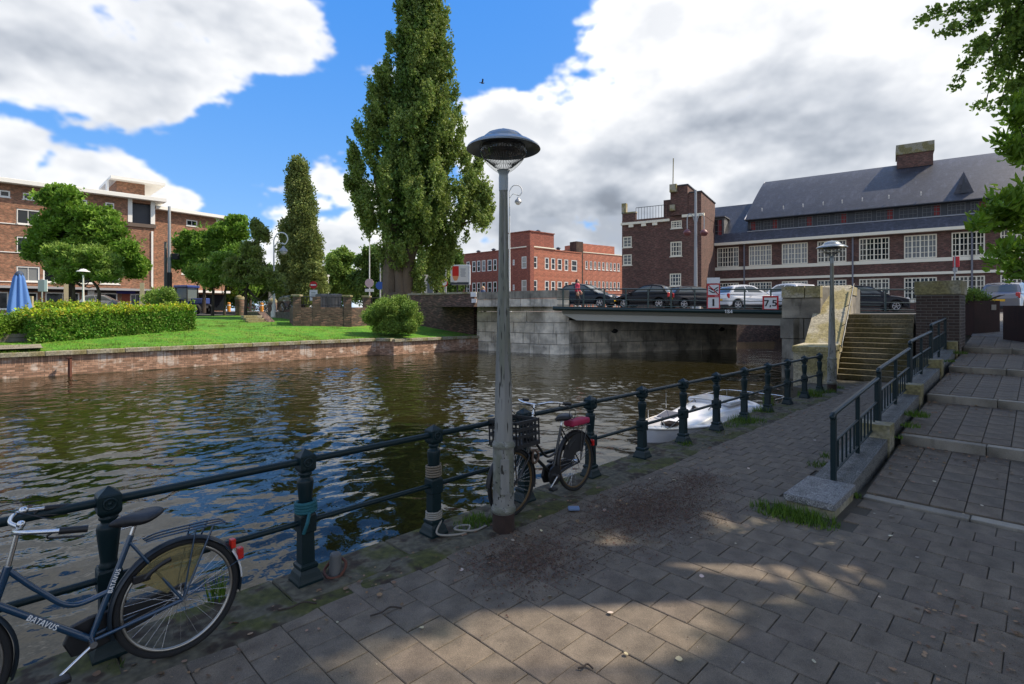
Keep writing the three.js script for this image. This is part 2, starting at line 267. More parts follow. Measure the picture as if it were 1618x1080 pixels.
// ---------------------------------------------------------------- stepped ramp with stone kerb
const rampU = [7.09, 9.37, 11.91, 15.04, 18.04];
const rampTop = [0.02, .346, .65, .917, 1.19];                       // height of the front edge of each tread
const rampY = u => { for (let i = 4; i >= 0; i--) if (u >= rampU[i]) { const nx = i < 4 ? rampTop[i + 1] - .13 : 1.40, l = i < 4 ? rampU[i + 1] - rampU[i] : 2.6; return rampTop[i] + (nx - rampTop[i]) * (u - rampU[i]) / l; } return 0; };
{
  const g = new THREE.Group(); g.name = 'stepped_ramp'; scene.add(g); tag(g, 'wide stepped ramp of grey tiles climbing to the street', null, null, 'structure');
  const beyond = [], r = rng(77), v0 = -3.2, v1 = 1.46, S = .29;
  for (let i = 0; i < 5; i++) {
    const ua = rampU[i], ub = i < 4 ? rampU[i + 1] : 20.6, ya = rampTop[i], yb = i < 4 ? rampTop[i + 1] - .13 : 1.40;
    const bed = (u0, u1, y0, y1) => [W(u0, v1, y0), W(u0, v0, y0), W(u1, v0, y1), W(u1, v1, y1)];
    part('tread_bed', quad(...bed(ua, ub, ya - .02, yb - .02)), M.joint, g);
    for (let v = v0, k = 0; v < v1 - .1; v += .93, k++) {                // front kerb stones of the tread
      const w = Math.min(.92, v1 - v - .01), b = rbox(.15, .24, w, .012); boxUV(b); const o = part('kerb_stone', b, M.stoneDark[k % 3], g); o.position.copy(W(ua + .075, v + w / 2, ya - .12 + (r() - .5) * .008)); o.rotation.y = Math.PI / 4;
    }
    const n = Math.round((ub - ua - .16) / S), su = (ub - ua - .165) / n;
    for (let a = 0; a < n; a++) for (let v = v1 - .05 - S * .72, b = 0; v > -2.6; v -= S, b++) {
      const u = ua + .16 + (a + .5) * su, y = lerp(ya, yb, (u - ua) / (ub - ua)), seen = v > u * .0163 - .75, o = part('tile', rampTile(su, S), M.tiles[Math.floor(r() * 5)], seen ? g : null);
      o.position.copy(W(u, v + S / 2 - .05, y + (r() - .5) * .004)); o.rotation.set(0, Math.PI / 4, Math.atan2(yb - ya, ub - ua) + (r() - .5) * .008, 'YXZ'); if (!seen) { o.updateMatrix(); beyond.push(o.geometry.clone().applyMatrix4(o.matrix)); }
    }
  }
  part('tile', [mergeGeometries(beyond)], M.tiles[1], g).userData.kind = 'stuff';
  function rampTile(a, b) { const key = a.toFixed(3); rampTile.c ??= {}; return rampTile.c[key] ??= (() => { const q = rbox(a - .008, .03, b - .008, .004, 0, -.015, 0, 1); boxUV(q); return q; })(); }
  // kerb wall beside it: a block at the foot, then sloped slabs each ending in an upright block
  const k = thing('stone_kerb_wall', 'low granite kerb wall with sloped slabs and mossy end blocks, carrying the short green handrail', 'kerb wall');
  const W4 = (u, v, y) => W(u, v, y);
  const wedge = (u0, u1, va, vb, y0, y1, base) => { const A = [[u0, y0], [u1, y1]], pos = []; const c = [W4(u0, va, y0), W4(u0, vb, y0), W4(u1, vb, y1), W4(u1, va, y1)], d = [W4(u0, va, base), W4(u0, vb, base), W4(u1, vb, base), W4(u1, va, base)]; return [quad(c[0], c[1], c[2], c[3]), quad(c[1], c[0], d[0], d[1]), quad(c[2], c[1], d[1], d[2]), quad(c[3], c[2], d[2], d[3]), quad(c[0], c[3], d[3], d[0])].map(boxUV); };
  const blockGeo = (w, h, d) => { const b = rbox(w, h, d, .014); boxUV(b); return b; };
  const bl = (u0, u1, va, vb, y0, y1, m, n) => { const o = part(n, blockGeo(u1 - u0, y1 - y0, vb - va), m, k); o.position.copy(W((u0 + u1) / 2, (va + vb) / 2, (y0 + y1) / 2)); o.rotation.y = Math.PI / 4; return o; };
  bl(6.15, 7.02, 1.49, 1.985, .075, .155, M.granite, 'cap_slab'); bl(6.18, 7.0, 1.51, 1.965, -.05, .075, M.mossStone, 'foot_block');
  const ub = [7.02, 9.32, 12.0, 14.75, 17.55];
  for (let i = 0; i < 4; i++) {
    const ya = rampY(ub[i] + .1) + .12, yb = rampY(ub[i + 1] - .45) + .15;
    part('sloped_slab', wedge(ub[i] + .003, ub[i + 1] - .32, 1.53, 1.93, ya, yb, -.1), M.graniteDark ??= std(lin(.42, .42, .385), .8, { map: T.granite }), k);
    const ty = rampTop[i + 1] + .17; bl(ub[i + 1] - .32, ub[i + 1], 1.50, 1.95, -.1, ty, M.mossStone, 'end_block');
  }
}
// ---------------------------------------------------------------- bridge abutments in stone courses
function pathPts(list) { const out = [{ p: list[0], s: 0 }]; for (let i = 1; i < list.length; i++) out.push({ p: list[i], s: out[i - 1].s + Math.hypot(list[i][0] - list[i - 1][0], list[i][1] - list[i - 1][1]) }); return out; }
function along(path, s) { for (let i = 1; i < path.length; i++) if (s <= path[i].s || i === path.length - 1) { const a = path[i - 1], b = path[i], t = (s - a.s) / (b.s - a.s); return [lerp(a.p[0], b.p[0], t), lerp(a.p[1], b.p[1], t)]; } }
function coursed(g, path, courses, len, depth, mats, seed, name = 'stone_block', topName = 'coping_stone', topMats = mats) {
  const r = rng(seed), L = path[path.length - 1].s, th = .013;                  // blocks along a plan path, outward side is to the right of travel... depth goes inwards
  courses.forEach(([y0, y1], c) => {
    let s = 0, first = true; const last = c === courses.length - 1;
    while (s < L - .05) {
      let l = len * (.75 + r() * .6) * (last ? 1.7 : 1); if (first) l *= .6 + .4 * (c % 2); if (L - s - l < .5) l = L - s; first = false;
      const steps = Math.max(1, Math.ceil(l / .35)), o = last ? .05 : 0, front = [], back = [], j = (r() - .5) * .05;
      for (let i = 0; i <= steps; i++) { const t = s + th + (l - 2 * th) * i / steps, a = along(path, Math.max(0, t - .01)), b = along(path, Math.min(L, t + .01)), dx = b[0] - a[0], dz = b[1] - a[1], q = Math.hypot(dx, dz), p = along(path, t), nx = -dz / q, nz = dx / q; front.push([p[0] + nx * (o + j), p[1] + nz * (o + j)]); back.push([p[0] - nx * depth, p[1] - nz * depth]); }
      const ms = last ? topMats : mats; part(last ? topName : name, prism([...front, ...back.reverse()], y0 + th, y1 - th), ms[Math.floor(r() * ms.length)], g);
      s += l;
    }
  });
}
{
  const arc = []; const A = [-2.2, -33.35], B = [2.0, -30.1], C = [4.1, -30.55];
  for (let i = 0; i <= 10; i++) { const t = i / 10, k = 1 - t, X = [3.0, -29.33]; arc.push([k * k * B[0] + 2 * k * t * X[0] + t * t * C[0], k * k * B[1] + 2 * k * t * X[1] + t * t * C[1]]); }
  const E = [C[0] + tAB.x * 11.5, C[1] + tAB.z * 11.5], E2 = [E[0] - .35, E[1] - 1.2];
  const g = thing('bridge_abutment', 'pale grey stone block abutment with rounded corner at the far end of the bridge', 'bridge abutment');
  const c = [[-1.2, .22], [.22, .84], [.84, 1.47], [1.47, 2.10], [2.10, 2.86], [2.86, 3.32]];
  const front = pathPts([A, ...arc.slice(0, 7)]);
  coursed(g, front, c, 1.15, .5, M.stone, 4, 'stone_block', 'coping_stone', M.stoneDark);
  const under = pathPts([arc[6], ...arc.slice(7), E]);
  coursed(g, under, [[-1.2, .3], [.3, .95], [.95, 1.62]], 1.3, .5, M.stone, 6, 'stone_block', 'stone_block');
  coursed(g, pathPts([E, [E[0] - 1.6, E[1] - 5]]), [[-1.2, .3], [.3, .95], [.95, 1.62]], 1.3, .5, M.stone, 7, 'stone_block', 'stone_block');
  const core = prism([[A[0] + .3, A[1] - .35], [B[0] + .1, B[1] - .32], [C[0] + .2, C[1] - .42], [E[0] - .4, E[1] - .5], [E[0] - 3, E[1] - 6], [A[0] + .3, A[1] - 8]], -1.2, 1.64); part('abutment_core', core, M.concrete, g);
  for (const t of [2.1, 10.2]) { const m = part('lamp_recess', ball(.22, 0, 0, 0, 1, .6, .5), M.black, g); m.position.set(C[0] + tAB.x * t, .95, C[1] + tAB.z * t + .02); }
}
// stair frame: t up the stair, s across it to the right
const ST = [10.2, -16.6], Sa = [.616, -.788], Se = [.788, .616];
const SF = (t, s, y = 0) => V(ST[0] + Sa[0] * t + Se[0] * s, y, ST[1] + Sa[1] * t + Se[1] * s);
const SYAW = yawTo(Se[0], Se[1]);                                      // local x across to the right, local -z up the stair
{
  const g = thing('stone_stair', 'mossy stone stair of thirteen steps up from the quay to the street', 'stairs', SF(0, 0), SYAW);
  const r = rng(31);
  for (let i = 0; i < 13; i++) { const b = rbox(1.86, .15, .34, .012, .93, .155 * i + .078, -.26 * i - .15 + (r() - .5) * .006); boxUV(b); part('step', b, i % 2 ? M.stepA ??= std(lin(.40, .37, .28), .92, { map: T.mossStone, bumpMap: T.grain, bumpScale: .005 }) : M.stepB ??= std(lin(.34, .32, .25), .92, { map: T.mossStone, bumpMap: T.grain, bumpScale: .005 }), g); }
  const s = extr([[0, -.2], [3.3, -.2], [3.3, 1.8], [0, -.01]], 1.84); s.rotateY(Math.PI / 2); s.translate(.93, 0, -.1); part('stair_core', s, M.mossStone, g);
  part('landing', bx(-.2, 2.6, 1.7, 2.012, -7.5, -3.32), M.concrete, g);
  // cheek wall on the canal side: base block, sloping coping, handrail
  const c = thing('stair_cheek_wall', 'stone cheek wall with sunlit yellow sloping coping on the canal side of the stair', 'stair wall', SF(0, 0), SYAW);
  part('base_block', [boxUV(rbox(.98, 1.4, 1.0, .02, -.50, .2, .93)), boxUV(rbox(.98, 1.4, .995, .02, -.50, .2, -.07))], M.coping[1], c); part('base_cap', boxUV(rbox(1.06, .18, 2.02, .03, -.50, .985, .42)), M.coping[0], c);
  const sl = (t0, y0, t1, y1, base, m, n, sx0, sx1) => { const e = extr([[t0, base], [t1, base], [t1, y1], [t0, y0]], sx1 - sx0); e.rotateY(Math.PI / 2); e.translate((sx0 + sx1) / 2, 0, 0); part(n, boxUV(e), m, c); };
  const yAt = t => 1.07 + (t - .55) * .59;
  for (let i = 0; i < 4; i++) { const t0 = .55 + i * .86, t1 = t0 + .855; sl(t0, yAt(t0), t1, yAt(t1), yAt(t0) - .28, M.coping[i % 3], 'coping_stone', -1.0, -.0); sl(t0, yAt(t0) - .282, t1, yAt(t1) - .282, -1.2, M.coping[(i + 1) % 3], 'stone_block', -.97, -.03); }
  part('coping_stone', boxUV(rbox(1.0, .34, 2.2, .02, -.5, 2.90, -5.08)), M.coping[1], c); part('stone_block', bx(-.97, -.03, -1.2, 2.73, -6.2, -3.99), M.stoneDark[0], c);
  const hr = [V(.10, 1.0, -.1), V(.10, 1.0 + 3.6 * .59, -3.7)]; part('handrail', [bar(hr[0], hr[1], .022), ...[.2, 1.3, 2.4, 3.5].map(t => bar(V(.10, 1.0 + (t - .1) * .59, -t), V(-.03, .92 + (t - .1) * .59, -t), .012))], M.rail, c);
}
// pier at the near end of the bridge
{
  const g = thing('bridge_pier', 'weathered grey stone pier with mossy top between the bridge and the stair', 'bridge pier');
  const c0 = SF(2.2, -1.0), c1 = SF(2.2, -2.02), c2 = V(c1.x + 6 * tAB.x + .8, 0, c1.z + 6 * tAB.z - 3.5);
  const cs = [[-1.2, .38], [.38, 1.12], [1.12, 1.86], [1.86, 2.60], [2.60, 3.04]];
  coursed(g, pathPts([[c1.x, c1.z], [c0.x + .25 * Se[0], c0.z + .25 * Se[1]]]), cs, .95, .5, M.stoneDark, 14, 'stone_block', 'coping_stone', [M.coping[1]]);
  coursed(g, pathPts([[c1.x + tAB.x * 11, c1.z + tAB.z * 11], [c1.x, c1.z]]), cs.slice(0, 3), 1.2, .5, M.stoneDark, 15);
  part('pier_core', prism([[c1.x + .15, c1.z - .2], [c0.x + .3, c0.z - .1], [c0.x + 3.4, c0.z - 2.6], [c1.x + 1.4, c1.z - 1.6]], -1.2, 3.0), M.concrete, g);
}
// ---------------------------------------------------------------- brick pillar of single bricks, at the head of the ramp
{
  const u0 = 17.6, va = 1.46, vb = 2.37, g = thing('brick_pillar', 'dark brick pillar with a mossy stone cap between stair and ramp', 'pillar', W(u0, (va + vb) / 2, 0), Math.PI / 4 * -1);
  // local x points from the canal side to the ramp side, local -z points along u
  const cols = [[.30, .20, .165], [.24, .16, .14], [.34, .235, .20], [.27, .185, .16]].map(c => std(lin(c[0] * .42, c[1] * .42, c[2] * .42), .9, { map: T.stone })); const mort = std(lin(.17, .16, .14), 1);
  const w = vb - va, rows = 32, bh = .0775, r = rng(8), geos = [.215, .1].map(l => boxUV(rbox(l, bh - .013, .1, .005, 0, 0, 0, 1)));
  part('mortar', [bx(-w / 2 + .006, w / 2 - .006, -.1, 2.56, -1.30, -.008)], mort, g);
  for (let k = 0; k < rows; k++) {
    const y = .05 + k * bh + bh / 2; let x = -w / 2, i = 0; const off = k % 2;
    while (x < w / 2 - .03) { const half = off && i === 0 || (w / 2 - x < .2), l = half ? .1 : .215; if (x + l > w / 2 + .03) break; const o = part('brick', geos[half ? 1 : 0], cols[Math.floor(r() * 4)], g); o.position.set(x + l / 2, y, -.048 + (r() - .5) * .006); x += l + .0115; i++; if (w / 2 - x < .04) break; }
  }
  const side = []; for (let k = 0; k < rows; k++) for (let j = 0; j < 5; j++) { const l = .215, b = boxUV(rbox(.1, bh - .013, l, .005, w / 2 - .05, .05 + k * bh + bh / 2, -.22 - j * .2265 + (k % 2) * .1, 1)); side.push(b); }
  const o = part('brick', side, cols[0], g); o.userData.kind = 'stuff';
  part('cap_stone', boxUV(rbox(w + .06, .36, 1.4, .02, 0, 2.735, -.66)), M.mossStone, g);
}
// ---------------------------------------------------------------- bridge deck, railing, signs
const font = await new FontLoader().loadAsync('fonts/droid/droid_sans_bold.typeface.json');
const text = (s, size, depth = .004) => norm(new TextGeometry(s, { font, size, depth, curveSegments: 4 }));
const BD = new THREE.Vector2(bridgeR[0] - bridgeL[0], bridgeR[1] - bridgeL[1]), BLEN = BD.length(); BD.normalize();
const bridgeYaw = yawTo(BD.x, BD.y);                                          // local x along the near edge, local -z across the deck
const deckY = x => 2.365 - .018 * x;                                          // the near edge falls towards our side
const BP = (x, y, z) => { const c = Math.cos(bridgeYaw), s = Math.sin(bridgeYaw); return V(bridgeL[0] + x * c + z * s, y, bridgeL[1] - x * s + z * c); };
{
  const g = thing('road_bridge', 'low road bridge with grey girder, dark green edge pipe and number 184', 'bridge', V(bridgeL[0], 0, bridgeL[1]), bridgeYaw);
  const L = BLEN, tilt = pts => pts;
  const strip = (z0, y0, z1, y1, x0, x1) => { const r = sheet(24, 1, (a, b) => { const x = lerp(x0, x1, a); return V(x, deckY(x) + lerp(y0, y1, b), lerp(z0, z1, b)); }); return norm(r); };
  part('edge_pipe', tube([V(-.3, deckY(-.3) - .09, .02), V(L / 2, deckY(L / 2) - .09, .02), V(L, deckY(L) - .09, .02)], .105, 20, 12), M.bridgeGreen, g);
  part('upper_girder', [strip(-.06, -.14, -.30, -.40, .15, L)], M.beam, g);  // upper plane darker than the lower: shade painted into the beam colours
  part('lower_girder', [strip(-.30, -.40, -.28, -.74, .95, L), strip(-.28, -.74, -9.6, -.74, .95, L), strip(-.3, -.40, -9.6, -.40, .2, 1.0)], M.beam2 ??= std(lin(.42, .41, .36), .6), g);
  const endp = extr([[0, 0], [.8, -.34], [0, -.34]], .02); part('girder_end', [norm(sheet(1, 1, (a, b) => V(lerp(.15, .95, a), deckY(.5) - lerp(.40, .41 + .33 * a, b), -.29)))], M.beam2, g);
  const dk = sheet(24, 6, (a, b) => { const x = lerp(-9, L + 8, a), z = lerp(.10, -10.2, b); return V(x, deckY(clamp(x, -1, L)), z); });
  part('road_deck', dk, M.asphaltDeck ??= std(lin(.32, .31, .30), .95, { map: T.tile }), g);
  part('deck_edge', [norm(sheet(24, 1, (a, b) => { const x = lerp(-.3, L, a); return V(x, deckY(x) + lerp(.0, .028, b), .115); })), norm(sheet(24, 1, (a, b) => { const x = lerp(-.3, L, a); return V(x, deckY(x) + .028, lerp(.115, -.25, b)); }))], M.concrete, g);
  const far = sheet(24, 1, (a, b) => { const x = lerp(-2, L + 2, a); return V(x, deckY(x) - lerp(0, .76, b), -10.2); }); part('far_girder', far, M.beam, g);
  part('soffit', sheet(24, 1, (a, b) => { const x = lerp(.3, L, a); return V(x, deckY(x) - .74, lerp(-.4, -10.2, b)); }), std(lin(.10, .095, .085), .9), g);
  const num = text('184', .17, .01); num.translate(8.6, 0, 0); const t = part('bridge_number', num, M.white, g); t.position.set(0, deckY(8.8) - .185, .125);
  // railing: posts with slightly varying pitch, three rails
  const r = thing('bridge_railing', 'dark green steel railing along the near edge of the bridge', 'railing', V(bridgeL[0], 0, bridgeL[1]), bridgeYaw);
  const rail = h => tube([V(-.1, deckY(0) + h, -.05), V(L * .5, deckY(L * .5) + h, -.05), V(L - 1, deckY(L - 1) + h, -.05)], h > .9 ? .035 : .02, 20, 8);
  part('top_rail', rail(1.0), M.bridgeGreen, r); part('middle_rail', rail(.42), M.bridgeGreen, r); part('low_rail', rail(.10), M.bridgeGreen, r);
  for (let x = .25; x < L - 1; x += 1.16) { const p = part('post', [bx(x - .035, x + .035, deckY(x), deckY(x) + 1.0, -.09, -.01)], M.bridgeGreen, r); }
  const r2 = thing('bridge_railing', 'dark green steel railing on the far side of the bridge behind the cars', 'railing', V(bridgeL[0], 0, bridgeL[1]), bridgeYaw);
  part('top_rail', [bar(V(0, deckY(0) + 1, -10.1), V(L, deckY(L) + 1, -10.1), .03)], M.bridgeGreen, r2); part('low_rail', bar(V(0, deckY(0) + .42, -10.1), V(L, deckY(L) + .42, -10.1), .02), M.bridgeGreen, r2);
  for (let x = 0; x < L; x += 1.6) part('post', [bx(x - .03, x + .03, deckY(x), deckY(x) + 1, -10.13, -10.07)], M.bridgeGreen, r2);
}
// signs on the railing: placed by the pixel column on the rail's line
const railX = px => { const r = (px - CX) / F; const c = Math.cos(bridgeYaw), s = -Math.sin(bridgeYaw); return (r * -bridgeL[1] - bridgeL[0]) / (c + r * s); };   // X = r d on the line
M.red = std(lin(.52, .012, .02), .45); M.signWhite = std(lin(.74, .73, .71), .5);
function plateSign(label, px, w, y0, y1, draw) {
  const x = railX(px), g = thing('waterway_sign', label, 'sign', BP(x, 0, .03), bridgeYaw);
  part('backing_plate', [bx(-w / 2, w / 2, y0, y1, -.02, 0)], M.signWhite, g); draw(g, w, y0, y1); return g;
}
const ring = (w, y0, y1, b, z0 = .0, z1 = .012) => [bx(-w / 2, w / 2, y0, y0 + b, z0, z1), bx(-w / 2, w / 2, y1 - b, y1, z0, z1), bx(-w / 2, -w / 2 + b, y0 + b, y1 - b, z0, z1), bx(w / 2 - b, w / 2, y0 + b, y1 - b, z0, z1)];
{
  const pxm = 31.4;
  const d = deckY(railX(1127));
  plateSign('red-bordered no-wash waterway sign with crossed black waves, upper of the pair', 1127, .62, d + .66, d + 1.28, (g, w, a, b) => {
    part('red_border', ring(w, a, b, .055), M.red, g); const m = (a + b) / 2;
    const wv = o => { const pts = []; for (let i = 0; i <= 12; i++) { const t = i / 12; pts.push(V(-.22 + .44 * t, m + o - .035 + .055 * Math.cos(t * Math.PI * 2) + .03 * t, .006)); } return tube(pts, .024, 24, 6); };
    part('wave', wv(.07), M.black, g); part('wave', wv(-.06), M.black, g); part('red_slash', bar(V(-.25, b - .06, .014), V(.25, a + .06, .014), .022), M.red, g);
  });
  plateSign('red-bordered white waterway sign with one black bar, lower of the pair', 1127, .62, d + .02, d + .645, (g, w, a, b) => { part('red_border', ring(w, a, b, .05), M.red, g); part('black_bar', rbox(.09, .36, .014, .006, 0, (a + b) / 2, .006), M.black, g); part('bracket', [bx(-.2, -.16, a - .12, a, -.04, -.01)], M.red, g); part('bracket', [bx(.16, .2, a - .12, a, -.04, -.01)], M.red, g); });
  plateSign('blank white plate standing above the paired waterway signs', 1127, .60, d + 1.29, d + 1.58, (g, w, a, b) => { part('edge_strip', [bx(-w / 2, w / 2, a, a + .02, 0, .01)], std(lin(.5, .5, .5), .5), g); });
  const e = deckY(railX(1217));
  plateSign('square red-bordered sign with black 7,5 clearance number near the pier', 1217, .70, e - .02, e + .68, (g, w, a, b) => { part('red_border', ring(w, a, b, .075), M.red, g); const t = text('7,5', .30, .012); t.computeBoundingBox(); const q = (t.boundingBox.min.x + t.boundingBox.max.x) / 2; t.translate(-q, a + .21, 0); part('number', t, M.black, g); });
}
// ---------------------------------------------------------------- iron quay railing with baluster posts
{
  const g = thing('canal_railing', 'dark green cast iron railing with baluster posts along the water', 'railing'), r = rng(9);
  const s = 1.245, postGeo = () => [
    lathe4([[0, 0], [.098, 0], [.098, .025], [.088, .05], [.078, .085], [.060, .115], [.0, .116]]),
    lathe4([[0, .112], [.066, .112], [.070, .124], [.070, .142], [.058, .156], [0, .157]]),
    lathe4([[0, .150], [.052, .150], [.049, .40], [0, .401]]),
    lathe4([[0, .395], [.058, .395], [.062, .405], [.062, .525], [.056, .54], [0, .541]]),
    lathe([[.050, .54], [.054, .555], [.046, .57], [.044, .585], [.050, .64], [.060, .74], [.064, .785], [.058, .805], [.040, .815], [.040, .83], [.052, .843], [.050, .858], [.038, .868]], 12),
    lathe4([[0, .866], [.045, .866], [.060, .888], [.062, .90], [.062, .99], [.056, 1.0], [.0, 1.045]]),
    ...[0, 1].map(k => { const t = torus(.032, .008, 6, 16); t.translate(0, .945, k ? -.063 : .063); return t; }),
    ...[0, 1].map(k => ball(.014, 0, .945, k ? -.062 : .062, 1, 1, .5, 8)),
    ...[0, 1].map(k => ball(.011, 0, .465, k ? -.062 : .062, 1, 1, .5, 8))];
  const pg = mergeGeometries(postGeo());
  for (let n = -1; n <= 13; n++) { const u = 1.805 + s * (n - 2), o = part('post', pg, M.rail, g); o.position.copy(W(u, 4.107, .0)); o.rotation.set((r() - .5) * .02, Math.PI / 4, (r() - .5) * .02); }
  for (const [y, rad, nm] of [[.95, .027, 'top_rail'], [.47, .022, 'lower_rail']]) for (let n = -1; n < 13; n++) { const a = W(1.805 + s * (n - 2), 4.107, y), b = W(1.805 + s * (n - 1), 4.107, y); const dir = b.clone().sub(a).normalize(); part(nm, bar(a.addScaledVector(dir, .05), b.addScaledVector(dir, -.05), rad, 12), M.rail, g); }
}
// short handrail on the kerb wall of the ramp
{
  const g = thing('ramp_railing', 'stepped dark green steel handrail on the low kerb wall beside the ramp', 'railing');
  const ub = [7.04, 9.40, 12.08, 14.75, 17.25], v = 1.72, M2 = M.rail;
  for (let i = 0; i < 4; i++) {
    const a = ub[i] + (i ? .09 : 0), b = ub[i + 1] - .05, base = u => rampY(Math.min(u, ub[i + 1] - .4)) + .13, sl = (rampTop[i + 1] - .13 - rampTop[i]) / (rampU[i + 1] - rampU[i]);
    const yl = u => .17 + (i ? rampTop[i] - .02 : .0) + sl * (u - ub[i]), topy = u => yl(u) + .745;
    part('handrail', [tube([W(a - .06, v, topy(a) - .02), W(a, v, topy(a) + .012), W((a + b) / 2, v, topy((a + b) / 2) + .012), W(b + .02, v, topy(b) + .012)], .030, 20, 10), ball(.030, W(a - .06, v).x, topy(a) - .02, W(a - .06, v).z)], M2, g);
    const post = (u, w) => { const p = part('post', [box(w, topy(u) - yl(u) + .26, w, 0, (topy(u) + yl(u) - .26) / 2, 0)], M2, g); p.position.copy(W(u, v)); p.position.y = 0; p.rotation.y = Math.PI / 4; };
    post(a, .055); post((a + b) / 2, .045); post(b, .055); if (i < 3) post(b + .075, .06);
    const lr = h => { const e = bar(W(a, v, yl(a) + h), W(b, v, yl(b) + h), .017, 8); return e; };
    part('lower_rail', lr(.07), M2, g); part('middle_rail', lr(.42), M2, g);
    const n = 6; for (const [p, q] of [[a, (a + b) / 2], [(a + b) / 2, b]]) for (let k = 1; k < n; k++) { const u = lerp(p, q, k / n); part('baluster', bar(W(u, v, yl(u) + .07), W(u, v, yl(u) + .42), .011, 6), M2, g); }
  }
}
// ---------------------------------------------------------------- street lamps with a wide hat over a glass bowl
{
  const hatM = phys(lin(.20, .23, .24), .32, { metalness: .3, clearcoat: .3 }), innerM = std(lin(.045, .045, .045), .5), glassM = phys(lin(.90, .90, .88), .06, { transmission: 1, thickness: 0, ior: 1.45, side: THREE.DoubleSide });
  const poleTex = tex(256, 512, [.8, 1.6], (u, v) => { const n = pfbm(u, v, 6, 5, 301), m = .5 * sstep(.56, .68, pfbm(u, v, 3, 4, 305)), s = sstep(.70, .76, pfbm(u, v, 30, 2, 309)); const k = .82 + .36 * n; return [lerp(lerp(.58, .40, m), .2, s) * k, lerp(lerp(.585, .42, m), .2, s) * k, lerp(lerp(.57, .33, m), .18, s) * k]; });
  M.pole = std(lin(.72, .70, .67), .62, { map: poleTex, bumpMap: T.grain, bumpScale: .002 });
  const rustM = std(lin(.085, .05, .04), .9, { map: T.stone });
  const lamp = thing('street_lamp', 'tall grey street lamp with glass bowl and round hat in front of the black bicycle', 'street lamp', V(-.083, 0, -5.16), .15, 'hat-topped street lamps');
  part('pole_foot', lathe([[.108, -.05], [.108, .17], [.104, .2]], 24), rustM, lamp);
  part('collar', [lathe([[.104, .17], [.122, .19], [.120, .215], [.104, .25]], 24), lathe([[.104, .80], [.115, .815], [.112, .84], [.089, .875]], 24)], M.pole, lamp);
  part('pole', [lathe([[.104, .24], [.103, .805]], 24), lathe([[.090, .86], [.080, 1.46], [.062, 2.05], [.051, 2.5], [.042, 3.2], [.041, 3.36]], 24)], M.pole, lamp);
  part('access_door', [rbox(.085, .34, .02, .008, 0, .54, .098), cyl(.012, .012, .02, 0, 0, 0, 10).rotateX(Math.PI / 2).translate(.0, .60, .105)], M.pole, lamp);
  part('neck', lathe([[.045, 3.30], [.047, 3.42], [.044, 3.46], [.064, 3.50]], 24), hatM, lamp);
  const bowl = norm(new THREE.LatheGeometry([[.065, 3.485], [.10, 3.51], [.150, 3.555], [.195, 3.61], [.222, 3.67], [.234, 3.735]].map(p => new THREE.Vector2(...p)), 192)); { const p = bowl.attributes.position; for (let i = 0; i < p.count; i++) { const a = Math.atan2(p.getZ(i), p.getX(i)), k = 1 + .014 * Math.cos(a * 48); p.setX(i, p.getX(i) * k); p.setZ(i, p.getZ(i) * k); } bowl.computeVertexNormals(); }
  part('glass_bowl', bowl, glassM, lamp);
  part('reflector', [lathe([[0, 3.665], [.12, 3.668], [.185, 3.685], [.212, 3.74]], 32)], innerM, lamp);
  const strips = []; for (let k = 0; k < 48; k++) { const a = k / 48 * Math.PI * 2; strips.push(bar(V(Math.cos(a) * .09, 3.535, Math.sin(a) * .09), V(Math.cos(a) * .20, 3.625, Math.sin(a) * .20), .0028, 4)); } part('bowl_rib', strips, std(lin(.12, .12, .12), .4), lamp).userData.kind = 'stuff';
  part('hat', [lathe([[.23, 3.745], [.30, 3.738], [.356, 3.700], [.361, 3.703], [.352, 3.722], [.29, 3.763], [.225, 3.778], [.205, 3.81], [.16, 3.85], [.10, 3.875], [.03, 3.884], [0, 3.885]], 48), lathe([[.23, 3.745], [.22, 3.74], [0, 3.76]], 32), cyl(.022, .02, .025, 0, 3.88, 0)], hatM, lamp);
  place(lamp, 'dark grey street lamp with round hat standing beside the foot of the stone stair', V(8.55, 0, -14.15), .6, 1.03);
  const l2 = place(lamp, 'white street lamp with round hat behind the long hedge on the far bank', P(132, HY, 33.4).setY(.9), .2, 1.0);
  l2.children.forEach(c => { if (['pole', 'collar', 'pole_foot', 'access_door', 'neck', 'hat'].includes(c.name)) c.material = M.poleWhite ??= std(lin(.62, .61, .58), .5); });
}
